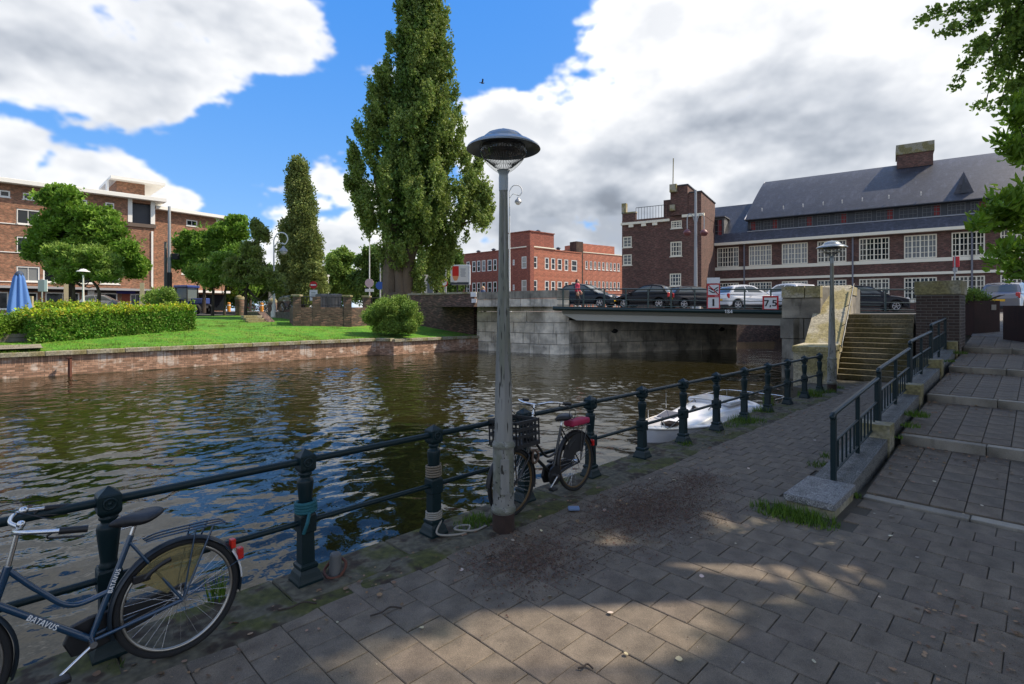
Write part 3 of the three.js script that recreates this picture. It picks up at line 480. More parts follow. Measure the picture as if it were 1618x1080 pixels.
// ---------------------------------------------------------------- far bank, streets
const wallPath = [[-33, -5.2], [-24, -13.6], [-18.2, -18.8], [-11.3, -25.6], [-8.3, -28.5], [-7.5, -29.4], [-6.5, -29.1], [-3.4, -32.3], [-1.7, -33.6]];
const wallTop = i => i < 6 ? .62 : .575;
const bankY = (u, v) => { const t = v - 25.8; const k = [[-9, .6], [0, .6], [5.5, 1.2], [14, 1.6], [22, 1.74], [60, 1.9]]; for (let i = 1; i < k.length; i++) if (t < k[i][0]) return lerp(k[i - 1][1], k[i][1], clamp((t - k[i - 1][0]) / (k[i][0] - k[i - 1][0]))); return 1.9; };
const uvOf = p => [(p.x - p.z) * Q, (-p.x - p.z) * Q];
const groundAt = p => bankY(...uvOf(p));
{
  const g = thing('quay_wall', 'low brick quay wall with stone coping along the grassy far bank', 'quay wall'), r = rng(71);
  const pp = pathPts(wallPath), faces = []; let s0 = 0;
  for (let i = 1; i < pp.length; i++) { const a = pp[i - 1].p, b = pp[i].p; const q = quad(V(a[0], -1, a[1]), V(b[0], -1, b[1]), V(b[0], wallTop(i - 1) - .15, b[1]), V(a[0], wallTop(i - 1) - .15, a[1])); const uv = q.attributes.uv; for (let k = 0; k < 6; k++) uv.setX(k, uv.getX(k) + s0); s0 += Math.hypot(b[0] - a[0], b[1] - a[1]); faces.push(q); }
  const effl = tex(1024, 512, [6, 1.55], (u, v) => { const nx = 48, ny = 20, rr = Math.floor(v * ny), fx = u * (rr === 17 || rr === 18 ? nx * 1.6 : nx * .55) + (rr % 2) * .5, fr = fx - Math.floor(fx), fy = v * ny - rr; const sold = rr >= 15; let m = fy < .16 || fr < .06; if (sold) { const f2 = u * 92; m = f2 - Math.floor(f2) < .16; } const t = h3(Math.floor(sold ? u * 92 : fx), sold ? 1 : rr, 5), f = .8 + .4 * pfbm(u, v, 40, 3, 88); const e = sstep(.52, .70, pfbm(u, v * .35, 12, 4, 91)) * (v > .3 ? 1 : .3) * (h3(Math.floor(u * 150), 3, 7) > .35 ? 1 : .4); const wet = sstep(.50, .44, v + .06 * pfbm(u, v, 20, 3, 92)); let c = m ? [.40, .36, .31] : [.60 + (t - .5) * .2, .47 + (t - .5) * .17, .385 + (t - .5) * .15]; c = c.map((q, i) => lerp(q * f, [.78, .74, .70][i] * f, e * .75)); return c.map((q, i) => lerp(q, [.16, .16, .09][i] * f, wet)); });
  effl.offset.set(0, 0); part('brick_face', faces, M.quayBrick = std(0xffffff, .92, { map: effl }), g);
  for (let i = 1; i < pp.length; i++) { const a = pp[i - 1].p, b = pp[i].p, L = pp[i].s - pp[i - 1].s, n = Math.max(1, Math.round(L / 1.15)); for (let k = 0; k < n; k++) { const t = (k + .5) / n, o = part('coping_stone', boxUV(rbox(L / n - .012, .17, .46, .02)), M.mossStone, g); o.position.set(lerp(a[0], b[0], t) - .12 * Q, wallTop(i - 1) - .075 + (r() - .5) * .012, lerp(a[1], b[1], t) - .12 * Q); o.rotation.y = yawTo(b[0] - a[0], b[1] - a[1]) + (r() - .5) * .01; } }
  top('mooring_post', [box(.08, 1.0, .10, 0, .0, 0), box(.16, .06, .12, -.04, .48, 0)], M.rustPost = std(lin(.10, .035, .02), .8), 'rusty iron mooring post against the far quay wall', 'post').position.copy(P(111, 600, 19.9)).setY(-.12);
  // lawn and pavement
  const lawn = sheet(150, 90, (a, b) => { const u = lerp(-16, 23.2, a), v = lerp(23.2, 62, b * b * .7 + b * .3); const p = W(u, v); p.y = bankY(u, v) + .04 * (fbm(p.x * .8, 1, p.z * .8, 3) - .5) + .02 * fbm(p.x * 5, 2, p.z * 5, 2); return p; });
  const pos = lawn.attributes.position; for (let i = 0; i < pos.count; i++) { const x = pos.getX(i), z = pos.getZ(i); let best = 1e9, bd = 0; for (let k = 1; k < wallPath.length; k++) { const a = wallPath[k - 1], b = wallPath[k], dx = b[0] - a[0], dz = b[1] - a[1], L = Math.hypot(dx, dz), t = clamp(((x - a[0]) * dx + (z - a[1]) * dz) / L / L), q = Math.hypot(x - a[0] - dx * t, z - a[1] - dz * t); if (q < best) { best = q; bd = ((x - a[0]) * dz - (z - a[1]) * dx) / L; } } if (bd < .15) pos.setY(i, -.6); }
  top('lawn', lawn, M.lawn, 'bright green sunlit lawn sloping up from the far quay wall', null, null, 'structure');
  top('pavement', sheet(20, 8, (a, b) => { const u = lerp(-16, 1.6, a), v = lerp(26.15, 27.6, b), p = W(u, v); p.y = Math.max(bankY(u, v), bankY(u, 26.9)) + .05; return p; }), M.pavY = std(lin(.62, .54, .38), .95, { map: T.tile }), 'sandy brick path at the far left bank', null, null, 'structure');
  top('road', sheet(20, 10, (a, b) => { const p = W(lerp(-70, 15.6, a), lerp(47, 86, b)); p.y = bankY(...uvOf(p)) + .06; return p; }), M.asphalt, 'street in front of the left brick apartment block', null, null, 'structure');
  const far1 = prism([[-14.2, -35.2], [-12.85, -32.3], [-10.35, -33.5], [-9.5, -34.9], [-7.1, -37.5], [-2.25, -34.1], [2, -30.7], [4, -31.2], [14.6, -35.4], [13.9, -39], [17.0, -50.5], [19.4, -52.8], [28.6, -54.3], [70, -70], [220, -150], [220, -420], [-420, -420], [-420, -100], [W(15.6, 92).x, W(15.6, 92).z], [W(15.6, 33).x, W(15.6, 33).z]], -1.5, STREET);
  top('street', far1, M.paving, 'pale paved square and streets beyond the canal', null, null, 'structure');
  { const w = thing('quay_wall', 'added dark brick wall seen under the bridge at the end of the water', 'quay wall'), a = [16.6, -49.4], b = [29.5, -54.15]; const o = part('brick_face', box(Math.hypot(b[0] - a[0], b[1] - a[1]), 3.2, .5), M.darkBrick, w); o.position.set((a[0] + b[0]) / 2, .40, (a[1] + b[1]) / 2 + .3); o.rotation.y = yawTo(b[0] - a[0], b[1] - a[1]); }  // wall added so the water under the bridge reflects darker
  const s0p = SF(2.4, -1.2), pl = [[s0p.x + 1.7, s0p.z - 2.6], [SF(3.5, 1.9).x, SF(3.5, 1.9).z], [W(21.5, 1.5).x, W(21.5, 1.5).z], [W(27, 1.46).x, W(27, 1.46).z], [W(27, -16).x, W(27, -16).z], [90, 12], [150, -10], [150, -50], [70, -70.2], [28.7, -54.2]];
  top('street', prism(pl, -1.5, STREET - .03), M.asphaltSt = std(lin(.34, .33, .32), .95, { map: T.tile, bumpMap: T.grain, bumpScale: .004 }), 'grey street level beside the school at the bridge end', null, null, 'structure');
  top('pavement', sheet(12, 10, (a, b) => { const u = lerp(20.5, 27.1, a), v = lerp(1.46, -16, b); return W(u, v, lerp(1.40, STREET - .02, a)); }), M.pavR = std(lin(.42, .38, .34), .95, { map: T.tile }), 'paved slope joining the ramp to the street', null, null, 'structure');
  top('verge', sheet(10, 10, (a, b) => { const u = lerp(-8, 28, a), v = lerp(-2.2, -16, b); return W(u, v, Math.max(0, rampY(u)) + .05 + .1 * fbm(u, v, 3, 3)); }), M.soil, 'bare earth under the trees beside the ramp', null, null, 'structure');
}
// ---------------------------------------------------------------- facades: local x along the wall, y up, z towards the canal
class Facade {
  constructor(ax, ad, bx, bd) { Object.assign(this, { ax, ad }); const L = this.L = Math.hypot(bx - ax, bd - ad); this.dx = (bx - ax) / L; this.dd = (bd - ad) / L; this.yaw = yawTo(this.dx, -this.dd); }
  s(px) { const r = (px - CX) / F; return (r * this.ad - this.ax) / (this.dx - r * this.dd); }
  d(px) { return this.ad + this.s(px) * this.dd; }
  y(px, py) { return EYE - (py - HY) / F * this.d(px); }
  group(name, label) { return thing(name, label, 'building', V(this.ax, 0, -this.ad), this.yaw); }
}
M.cream = std(lin(.80, .74, .58), .7); M.winWhite = std(lin(.74, .73, .68), .5); M.winDark = std(lin(.03, .035, .045), .5);
M.pane = [phys(lin(.012, .015, .018), .06), phys(lin(.03, .035, .04), .07), phys(lin(.20, .21, .21), .12), phys(lin(.38, .36, .32), .15)];
const wr = rng(400);
function wall(g, x0, x1, y0, y1, holes, m, depth = .35, name = 'wall') {
  const e = new THREE.Shape([[x0, y0], [x1, y0], [x1, y1], [x0, y1]].map(p => new THREE.Vector2(...p)));
  for (const h of holes) e.holes.push(new THREE.Path([[h[0], h[2]], [h[1], h[2]], [h[1], h[3]], [h[0], h[3]]].map(p => new THREE.Vector2(...p))));
  const q = new THREE.ExtrudeGeometry(e, { depth, bevelEnabled: false }); q.translate(0, 0, -depth); return part(name, boxUV(q), m, g);
}
function win(g, h, o = {}) {                                                     // h = [x0, x1, y0, y1]
  const [x0, x1, y0, y1] = h, { cols = 1, rows = 2, fm = M.winWhite, f = .08, bar: b = .045, pick, sill = true, z = 0, name = 'window', split } = o, list = [];
  list.push(bx(x0, x0 + f, y0, y1, -.16, -.03), bx(x1 - f, x1, y0, y1, -.16, -.03), bx(x0 + f, x1 - f, y1 - f, y1, -.16, -.03), bx(x0 + f, x1 - f, y0, y0 + f, -.16, -.03));
  for (let c = 1; c < cols; c++) { const x = lerp(x0, x1, c / cols), k = o.thick && c % o.thick === 0 ? b * 2 : b; list.push(bx(x - k / 2, x + k / 2, y0 + f, y1 - f, -.15, -.05)); }
  const rs = split ?? Array.from({ length: rows - 1 }, (_, i) => (i + 1) / rows); for (const t of rs) { const y = lerp(y0, y1, t); list.push(bx(x0 + f, x1 - f, y - b / 2, y + b / 2, -.145, -.055)); }
  const w = part(name, list, fm, g); w.position.z = z;
  part('pane', [bx(x0 + f * .5, x1 - f * .5, y0 + f * .5, y1 - f * .5, -.125, -.105)], M.pane[pick ?? (wr() < .55 ? 0 : wr() < .6 ? 1 : wr() < .6 ? 2 : 3)], w);
  if (sill) part('sill', [bx(x0 - .08, x1 + .08, y0 - .09, y0 - .004, -.16, .07)], fm, w);
  return w;
}
{ // left apartment block
  M.leftBrick = std(0xffffff, .92, { map: brickTex([.54, .385, .295], [.50, .43, .37], 131, .22, .065, .011, 1024, 16, 32, .22) });
  const f = new Facade(-54.2, 56, -44.2, 66.1), g = f.group('apartment_block', 'long four storey brown brick apartment block with cream roof edge and shops at street level');
  const S = f.s(244.5), holes = [], rows = [[423, 444], [381, 402], [340, 362]], y0 = 1.7, yr = 15.7;
  const refY = (py) => f.y(45, py); const cols = []; for (const px of [-60, -24, 8, 45, 86.5, 131, 174]) cols.push(f.s(px));
  const wins = []; const R = [[3.9, 5.55], [7.05, 8.75], [10.1, 11.75]];
  for (const c of cols) for (const r of R) wins.push([c - .95, c + .95, r[0] + 1.42, r[1] + 1.42]);
  for (const c of cols) wins.push([c - .42, c + .42, 14.25, 14.95]);
  const stair = [f.s(238), f.s(244), 7.9, 10.3];
  const shops = [[f.s(-30), f.s(14), 2.3, 4.15], [f.s(24), f.s(60), 2.3, 4.15], [f.s(72), f.s(126), 2.3, 4.2], [f.s(146), f.s(186), 2.3, 4.25], [f.s(206), f.s(223), 2.0, 4.2]];
  const log = [f.s(204), S - .05, 12.75, 15.35], back = -70;
  wall(g, f.s(-150), S, y0, yr, [...wins, ...shops, log], M.leftBrick, .6);
  for (const h of wins) win(g, h, { cols: h[1] - h[0] > 1 ? 2 : 1, rows: 1, f: .13 });
  for (const h of shops) win(g, h, { cols: 2, rows: 1, f: .12, pick: 0, name: 'shop_window' });
  part('side_wall', bx(S - 9.6, S, y0, yr, -15, -.62), M.leftBrick, g);
  part('wall', bx(f.s(-150), S - 9.7, y0, yr, -15, -.62), M.leftBrick, g);
  part('roof_slab', [bx(f.s(-150), S + 1.1, yr + .002, yr + .42, -15.5, .95), bx(f.s(-150), S + 1.05, yr + .42, yr + .5, -15, .7)], M.winWhite, g);
  for (const px of [206, 242]) part('loggia_column', bx(f.s(px) - .22, f.s(px) + .22, 12.9, 15.69, -.3, .05), M.winWhite, g);
  part('loggia_parapet', bx(log[0] - .3, S + .15, 12.4, 12.82, -.2, .16), std(lin(.12, .09, .07), .8), g);
  part('loggia_recess', bx(log[0], log[1], 12.85, 15.3, -.58, -.55), M.winDark, g);
  part('shop_canopy', bx(f.s(-150), S + .2, 4.55, 4.80, -.2, 1.3), std(lin(.34, .34, .34), .6), g);
  part('shop_fascia', bx(f.s(-150), S, 4.28, 4.54, -.1, .12), std(lin(.02, .016, .014), .6), g);
  part('shop_sign', bx(f.s(184), f.s(214), 4.2, 4.60, .12, .26), std(lin(.012, .012, .16), .5), g); part('shop_door', bx(f.s(193), f.s(206), 1.9, 4.2, -.06, .05), std(lin(.22, .05, .025), .7), g);
  for (const px of [144, 225]) part('pilaster', bx(f.s(px) - .3, f.s(px) + .3, 1.7, 4.5, -.05, .2), M.winWhite, g);
  const ph = part('roof_house', bx(f.s(190), S - .6, yr + .55, yr + 2.4, -9, -2.2), M.leftBrick, g); part('roof_slab', bx(f.s(178), S + 1.4, yr + 2.4, yr + 2.75, -10, -1.0), M.winWhite, g); part('chimney', bx(f.s(174), f.s(177), yr + .55, yr + 2.4, -3, -2), M.winWhite, g);
  part('drain_pipe', bx(S - .35, S - .15, 5, 12, .01, .12), M.winWhite, g);
  // set-back wing to the right
  const e = new Facade(-43.8, 69.5, -38.0, 78.3), k = e.group('apartment_block', 'set back brown brick wing with a flat cream roof right of the long block'), E1 = e.s(357), E0 = -3;
  const w2 = [[1.0, 2.4, 13.5, 14.3], [5.2, E1 - .3, 12.3, 14.5], [.6, 2.8, 10.0, 12.0], [4.5, 6.2, 7, 9], [.4, 2.4, 7, 9]];
  wall(k, E0, E1, 1.7, 15.0, w2, M.leftBrick, .6); w2.forEach((h, i) => { if (i !== 1) win(k, h, { cols: 2, rows: 1, f: .12 }); });
  part('loggia_recess', bx(5.2, E1 - .3, 12.3, 14.5, -.58, -.55), M.winDark, k); part('loggia_column', bx(4.9, 5.3, 12.2, 15, -.2, .06), M.winWhite, k); part('loggia_parapet', bx(5.3, E1, 12.0, 12.5, -.2, .1), M.leftBrick, k);
  part('wall', bx(E0, E1, 1.7, 15, -12, -.62), M.leftBrick, k); part('roof_slab', bx(E0, E1 + .9, 15.002, 15.4, -12.4, .9), M.winWhite, k);
  part('shop_canopy', bx(E0, E1, 4.6, 4.9, -.2, 1.2), M.winWhite, k); part('shop_window', bx(E0, E1, 2.2, 4.4, -.1, .03), M.pane[0], k);
  const e2 = new Facade(-37.5, 84, -30, 92), k2 = e2.group('apartment_block', 'pale low shop building seen below the small trees'); wall(k2, -1, 9, 1.8, 8, [[0, 2.4, 2.2, 4.6], [3, 5.4, 2.2, 4.6], [6, 8.4, 2.2, 4.6]], M.winWhite, .4); for (const x of [0, 3, 6]) win(k2, [x, x + 2.4, 2.2, 4.6], { cols: 2, rows: 1, pick: 0 }); part('roof', bx(-1, 9, 8.002, 8.3, -6, .3), M.winWhite, k2);
}
{ // red corner building
  M.redBrick = std(0xffffff, .92, { map: brickTex([.54, .31, .255], [.50, .35, .30], 151, .22, .065, .011, 512, 8, 16, .15) }); M.redBrickLit = std(0xffffff, .92, { map: brickTex([.63, .385, .30], [.58, .42, .34], 155, .22, .065, .011, 512, 8, 16, .12) });  // second brick is the same red brick with sunlight painted in
  const A = [-10.5, 103.5], C = [3.1, 91], B = [13.2, 100.2];
  const g = thing('corner_building', 'red brick corner building of three storeys with white windows', 'building');
  const face = (f, pxs, m, name, x0, x1, topY) => {
    const sub = part(name, new THREE.BufferGeometry(), m, null); const holes = [], sm = [];
    const L0 = f.L; const levels = [[10.9, 13.3 - .3], [6.6, 8.9], [2.4, 4.7]];
    for (const q of pxs) { const a = f.s(q[0]), b = f.s(q[1]); for (const l of q[2] ?? levels) holes.push([a, b, l[0] - 1.4, l[1] - 1.4]); }
    const e = wall(g, 0, L0, 1.6, topY, holes, m, .4, name); e.position.set(f.ax, 0, -f.ad); e.rotation.y = f.yaw;
    for (const h of holes) win(e, h, { cols: h[1] - h[0] > 1.9 ? 2 : 1, rows: 2, f: .16, bar: .1, sill: false, name: 'window' });
    return e;
  };
  const f1 = new Facade(A[0], A[1], C[0], C[1]), f2 = new Facade(C[0], C[1], B[0], B[1]);
  const cols1 = [[737, 742], [746, 751.5], [753.5, 759], [761, 767], [770, 777], [779, 785], [801, 806], [824, 832]];
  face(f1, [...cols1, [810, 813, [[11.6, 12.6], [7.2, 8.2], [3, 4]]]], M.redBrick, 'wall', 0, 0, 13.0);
  face(f2, [[842, 849], [861, 867.5], [871, 877.5], [881, 888], [892, 898], [903, 912]], M.redBrickLit, 'wall', 0, 0, 13.0);
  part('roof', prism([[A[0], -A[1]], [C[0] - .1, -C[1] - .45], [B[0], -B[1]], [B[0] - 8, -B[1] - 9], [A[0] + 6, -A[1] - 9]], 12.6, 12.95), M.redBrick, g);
  const st = prism([[-.6, -95.1], [3.1, -92.0], [7.6, -96], [3.2, -100]], 12.96, 16.0); part('stair_tower', st, M.redBrick, g); part('tower_cap', prism([[-.8, -95.1], [3.1, -91.8], [7.8, -96], [3.2, -100.2]], 16, 16.15), M.redBrick, g);
  part('coping', [prism([[A[0], -A[1] + .12], [C[0], -C[1] + .14], [C[0], -C[1] - .3], [A[0], -A[1] - .3]], 13.002, 13.16)], M.redBrick, g); part('coping', prism([[C[0], -C[1] + .14], [B[0], -B[1] + .12], [B[0], -B[1] - .3], [C[0], -C[1] - .3]], 13.004, 13.16), M.redBrickLit, g);
  part('band', prism([[-.6, -94.4], [3.1, -90.85], [7.8, -95.0], [7.8, -95.6], [3.1, -91.5], [-.6, -95]], 13.17, 13.36), M.cream, g);
  part('corner_pilaster', prism([[2.5, -91.4], [3.1, -90.7], [3.8, -91.3], [3.1, -92]], 2, 13.5), M.redBrick, g);
  for (const [px, d, y] of [[780, 99, 13.1], [882, 97, 13.1], [850, 96, 16.1], [756, 102, 13.1]]) { const p = P(px, 0, d); part('roof_vent', [cyl(.35, .3, .5, p.x, y, p.z, 8), cyl(.55, .1, .25, p.x, y + .5, p.z, 8)], M.winDark, g); }
  // pink brick building behind
  M.pinkBrick = std(0xffffff, .92, { map: brickTex([.68, .42, .33], [.66, .50, .42], 165, .22, .065, .011, 512, 8, 16, .12) });
  const f3 = new Facade(13.0, 103, 22.5, 110), k = f3.group('office_building', 'pinkish brick building with rows of narrow windows behind the red corner building');
  const hs = []; const px0 = [925, 932, 938.5, 945, 951.5, 957.5, 963.5, 969.5, 975.5], lv = [[11.0, 12.6], [7.0, 8.7], [3.0, 4.6]]; for (const p of px0) for (const l of lv) hs.push([f3.s(p), f3.s(p + 3.6), l[0] - .6, l[1] - .6]);
  wall(k, 0, f3.s(990), 1.6, 13.6, hs, M.pinkBrick, .4); for (const h of hs) win(k, h, { cols: 1, rows: 2, f: .13, bar: .08, split: [.3] });
  part('wall', bx(0, f3.s(990), 1.6, 13.4, -10, -.42), M.pinkBrick, k); part('chimney_pier', bx(-.9, .9, 1.6, 15.6, -1.6, .25), std(lin(.17, .11, .085), .9, { map: T.stone }), k);
  part('roof_house', bx(f3.s(935), f3.s(985), 13.62, 15.8, -8, -2.5), M.pinkBrick, k); part('roof_house', bx(1.4, f3.s(936), 13.62, 14.6, -7, -2.5), M.leftBrick, k); part('coping', bx(-.1, f3.s(990), 13.602, 13.75, -.5, .08), M.cream, k); part('roof_vent', [cyl(.4, .4, 1.6, 3, 14.6, -4, 8)], M.winDark, k);
}
{ // school: long two storey front under a slate mansard, tower block at its left end
  M.schoolBrick = std(0xffffff, .9, { map: brickTex([.385, .28, .245], [.32, .265, .24], 171, .22, .065, .011, 1024, 16, 32, .22), bumpMap: T.grain, bumpScale: .003 });
  const slate = tex(1024, 1024, [4, 4], (u, v) => { const ny = 26, nx = 20, r = Math.floor(v * ny), fx = u * nx + (r % 2) * .5, e = (v * ny - r) < .10 || (fx - Math.floor(fx)) < .05, t = h3(Math.floor(fx) % nx, r, 3), n = pfbm(u, v, 5, 4, 4), st = sstep(.56, .8, pfbm(u, v * .22, 16, 4, 9)); const k = (e ? .8 : 1) * (.85 + .3 * t) * (.82 + .36 * n) + .32 * st; return [.175 * k, .18 * k, .20 * k]; });
  M.slate = phys(lin(1, 1, 1), .40, { map: slate, bumpMap: T.grain, bumpScale: .004 }); M.slateB = phys(lin(1.7, 1.7, 1.85), .5, { map: slate });
  const f = new Facade(20.9, 61, 41.7, 46.4), g = f.group('school_building', 'long dark brick school with cream window bands under a curving slate roof'), x0 = f.s(1092), x1 = f.s(1720);
  const E = 9.55, c2 = [[1097, 1120], [1133, 1167], [1183, 1219], [1235, 1276], [1291, 1337], [1357, 1405], [1428, 1480], [1503, 1556], [1580, 1634], [1660, 1715]];
  const up = c2.map(p => [f.s(p[0]), f.s(p[1]), 7.02, 9.2]), lo = c2.map(p => [f.s(p[0]), f.s(p[1]), 3.2, 5.25]);
  wall(g, x0, x1, 1.9, E, [...up, ...lo], M.schoolBrick, .45);
  const pk = [0, 1, 2, 2, 0, 0, 2, 0, 0, 0], ph = [0, 1, 0, 2, 0, 0, 0, 0, 0, 0];
  up.forEach((h, i) => { win(g, h, { cols: i ? 8 : 4, rows: 4, thick: 2, fm: M.cream, f: .10, bar: .05, pick: pk[i], sill: false, split: [.25, .5, .75] }); });
  lo.forEach((h, i) => { win(g, h, { cols: i ? 8 : 4, rows: 4, thick: 2, fm: M.cream, f: .10, bar: .05, pick: ph[i], sill: false, split: [.3, .55, .8] }); });
  part('cream_band', bx(x0 - .1, x1, 6.66, 7.0, -.2, .05), M.cream, g); part('cream_band', bx(x0 - .3, x1, 5.48, 5.72, -.2, .14), M.cream, g); part('cream_band', bx(x0, x1, 2.92, 3.18, -.2, .04), M.cream, g);
  part('gutter', bx(x0 - .5, x1, E - .14, E + .14, -.5, .55), M.cream, g);
  for (const px of [1176, 1347, 1175 + 360]) part('drain_pipe', bx(f.s(px) - .07, f.s(px) + .07, 1.9, E - .15, .04, .17), std(lin(.16, .16, .18), .6), g);
  const xr = f.s(1180), pr = (a, b, z0, y0, z1, y1) => { const q = quad(V(a, y0, z0), V(b, y0, z0), V(b, y1, z1), V(a, y1, z1)); return q; };
  const b0 = E + .14, b1 = 10.75, d1 = 12.05, rid = 17.3;
  part('slate_band', [pr(x0, x1, .36, b0, -.05, b1)], M.slateB, g); part('slate_sill', bx(xr, x1, b1 - .02, b1 + .06, -.6, .02), M.steelPale = std(lin(.30, .31, .33), .6), g);
  part('dormer_wall', bx(xr, x1, b1 + .05, d1, -.8, -.46), M.winDark, g);
  const dor = [[1184, 1201], [1205, 1228], [1233, 1253], [1260, 1283], [1290, 1310], [1318, 1338], [1350, 1377], [1384, 1412], [1420, 1450], [1457, 1487], [1497, 1526], [1534, 1560], [1572, 1600], [1610, 1640]];
  const cur = std(lin(.20, .03, .03), .8);
  dor.forEach((p, i) => { const h = [f.s(p[0]), f.s(p[1]), b1 + .12, d1 - .14]; const w = win(g, h, { cols: 4, rows: 3, fm: M.dfm ??= std(lin(.10, .105, .115), .5), f: .06, bar: .04, pick: i % 3 ? 0 : 1, sill: false, z: -.36, split: [.4, .75] }); if (i % 2 || i === 0) part('curtain', bx(i % 4 ? h[1] - .5 : h[0] + .1, i % 4 ? h[1] - .1 : h[0] + .5, h[2] + .08, h[3] - .08, -.104, -.085), cur, w); });
  // curving main roof over the dormers
  const roof = sheet(40, 12, (a, b) => { const x = lerp(xr - .2 + .9 * b, x1, a), t = b; return V(x, lerp(d1, rid, 1 - Math.pow(1 - t, 1.1)), lerp(.25, -6.2, Math.pow(t, 1.03))); }, (a, b, q) => [q.x, b * 7.4]); part('main_roof', norm(roof), M.slate, g);
  part('roof_edge', bx(xr - .2, x1, d1 - .08, d1 + .0, -.8, .28), M.winDark, g); part('roof_back', pr(xr + .7, x1, -12.5, d1, -6.2, rid), M.slate, g);
  const hip = quad(V(xr - .2, d1, .25), V(xr + .7, rid, -6.2), V(xr - .2, d1, -12), V(xr - .2, d1, -6)); part('hip_end', hip, M.slate, g);
  part('roof_end_strip', bar(V(xr - .2, d1, .28), V(xr + .72, rid, -6.2), .06, 6), std(lin(.35, .36, .38), .5), g);
  part('side_roof', [norm(sheet(10, 6, (a, b) => V(lerp(x0 - .3, xr + .4, a), lerp(b1, 14.6, b), lerp(-.05, -4.4, b)), (a, b, q) => [q.x, b * 5.6]))], M.slate, g);
  { const h = [f.s(1114), f.s(1142), 10.35, 12.45]; const w = win(g, h, { cols: 4, rows: 3, fm: M.dfm, f: .08, bar: .05, pick: 1, sill: false, z: .05 }); part('dormer_cheek', [bx(h[0] - .1, h[1] + .1, 10.3, 12.6, -2.5, -.13), bx(h[0] - .25, h[1] + .25, 12.6, 12.72, -2.4, .15)], M.dfm, w); part('curtain', bx(h[1] - .55, h[1] - .15, 10.5, 12.3, -.10, -.06), cur, w); }
  { const c = [f.s(1506), f.s(1541)], m = (c[0] + c[1]) / 2; part('roof_dormer', [norm(extr([[c[0], 12.6], [c[1], 12.6], [m, 14.7]], 3)).translate(0, 0, -2.0)], M.slateB, g); part('dormer_vent', [norm(extr([[c[0] + .5, 12.75], [c[1] - .5, 12.75], [m, 14.2]], .05)).translate(0, 0, -.44)], M.winDark, g); }
  { const a = f.s(1419), b = f.s(1481); part('ridge_chimney', bx(a, b, rid - .6, rid + .8, -8, -5.2), M.schoolBrick, g); part('chimney_cap', boxUV(bx(a - .1, b + .1, rid + .802, rid + 1.8, -8.1, -5.1)), M.mossStone, g); }
  for (const px of [1203, 1237, 1268, 1300, 1330, 1362, 1404, 1455]) part('roof_hook', bar(V(f.s(px), 12.9, -.35), V(f.s(px), 13.2, -.2), .05, 5), M.winWhite, g);
  part('wall', bx(x0, x1, 1.9, E, -12, -.5), M.schoolBrick, g); part('iron_fence', [...Array.from({ length: 30 }, (_, i) => bx(f.s(1400) + i * .35, f.s(1400) + i * .35 + .03, 2, 3.2, 1.4, 1.43)), bx(f.s(1400), f.s(1400) + 10.4, 3.2, 3.24, 1.4, 1.44)], M.black, g).userData.kind = 'stuff';
  // tower block
  const t = new Facade(12.05, 58, 19.2, 53.6), k = t.group('school_building', 'dark brown brick tower block of the school with roof terrace railing and stepped chimney'), X1 = t.s(1108);
  const TW = [[984, 998, 374, 391], [984, 998, 402, 419], [1060, 1077, 349, 361], [1059, 1077, 382, 405], [1058, 1076, 432, 452]].map(q => [t.s(q[0]), t.s(q[1]), t.y(q[0], q[3]), t.y(q[0], q[2])]);
  wall(k, 0, X1, 1.9, 12.0, TW, M.schoolBrick, .45); TW.forEach((h, i) => win(k, h, { cols: i < 2 ? 2 : 4, rows: 3, fm: M.cream, f: .12, bar: .06, pick: i < 2 ? 2 : 1 }));
  part('wall', bx(.0, X1, 1.9, 11.99, -11, -.47), M.schoolBrick, k); part('cornice', [bx(-.1, t.s(1058), 11.5, 11.75, -.1, .18), ...[.8, 2.2, 3.4].map(x => bx(x, x + .5, 11.2, 11.5, -.1, .16))], M.cream, k); part('cornice', bx(t.s(1078), X1 + .3, 11.75, 12.02, -.1, .25), M.cream, k);
  part('parapet', bx(0, 1.5, 12.01, 12.75, -.5, -.05), M.schoolBrick, k); part('parapet_cap', [bx(-.05, .45, 12.76, 13.9, -.5, 0), bx(-.05, 1.55, 12.755, 12.9, -.52, 0)], M.coping[0], k);
  const sa = t.s(1052), sb = t.s(1060), sc = t.s(1087), sd = X1; part('tower', bx(sb, sc, 12.03, 15.0, -3.2, .22), M.schoolBrick, k); part('tower', bx(sa - .3, sb - .01, 12.0, 13.8, -3.6, -.2), M.schoolBrick, k); part('tower', bx(sc + .01, sd, 12.03, 14.2, -7, .08), M.schoolBrick, k); part('tower_cap', [bx(sb - .08, sc + .08, 15.001, 15.12, -3.3, .3), bx(sc + .1, sd + .08, 14.201, 14.3, -7.1, .16)], M.winDark, k);
  part('flag_pole', [bar(V(sb + .3, 14.6, .4), V(sb + .35, 17.9, .4), .05), bx(sb, sb + .7, 14.4, 15.2, .22, .6), bx(sb, sb + .5, 12.5, 13.1, .22, .5)], M.coping[0], k);
  part('terrace_railing', [bar(V(1.5, 13.3, -.2), V(sa, 13.3, -.2), .03), ...Array.from({ length: 14 }, (_, i) => bar(V(1.5 + i * .31, 12, -.2), V(1.5 + i * .31, 13.3, -.2), .022, 5))], M.black, k).userData.kind = 'stuff';
}
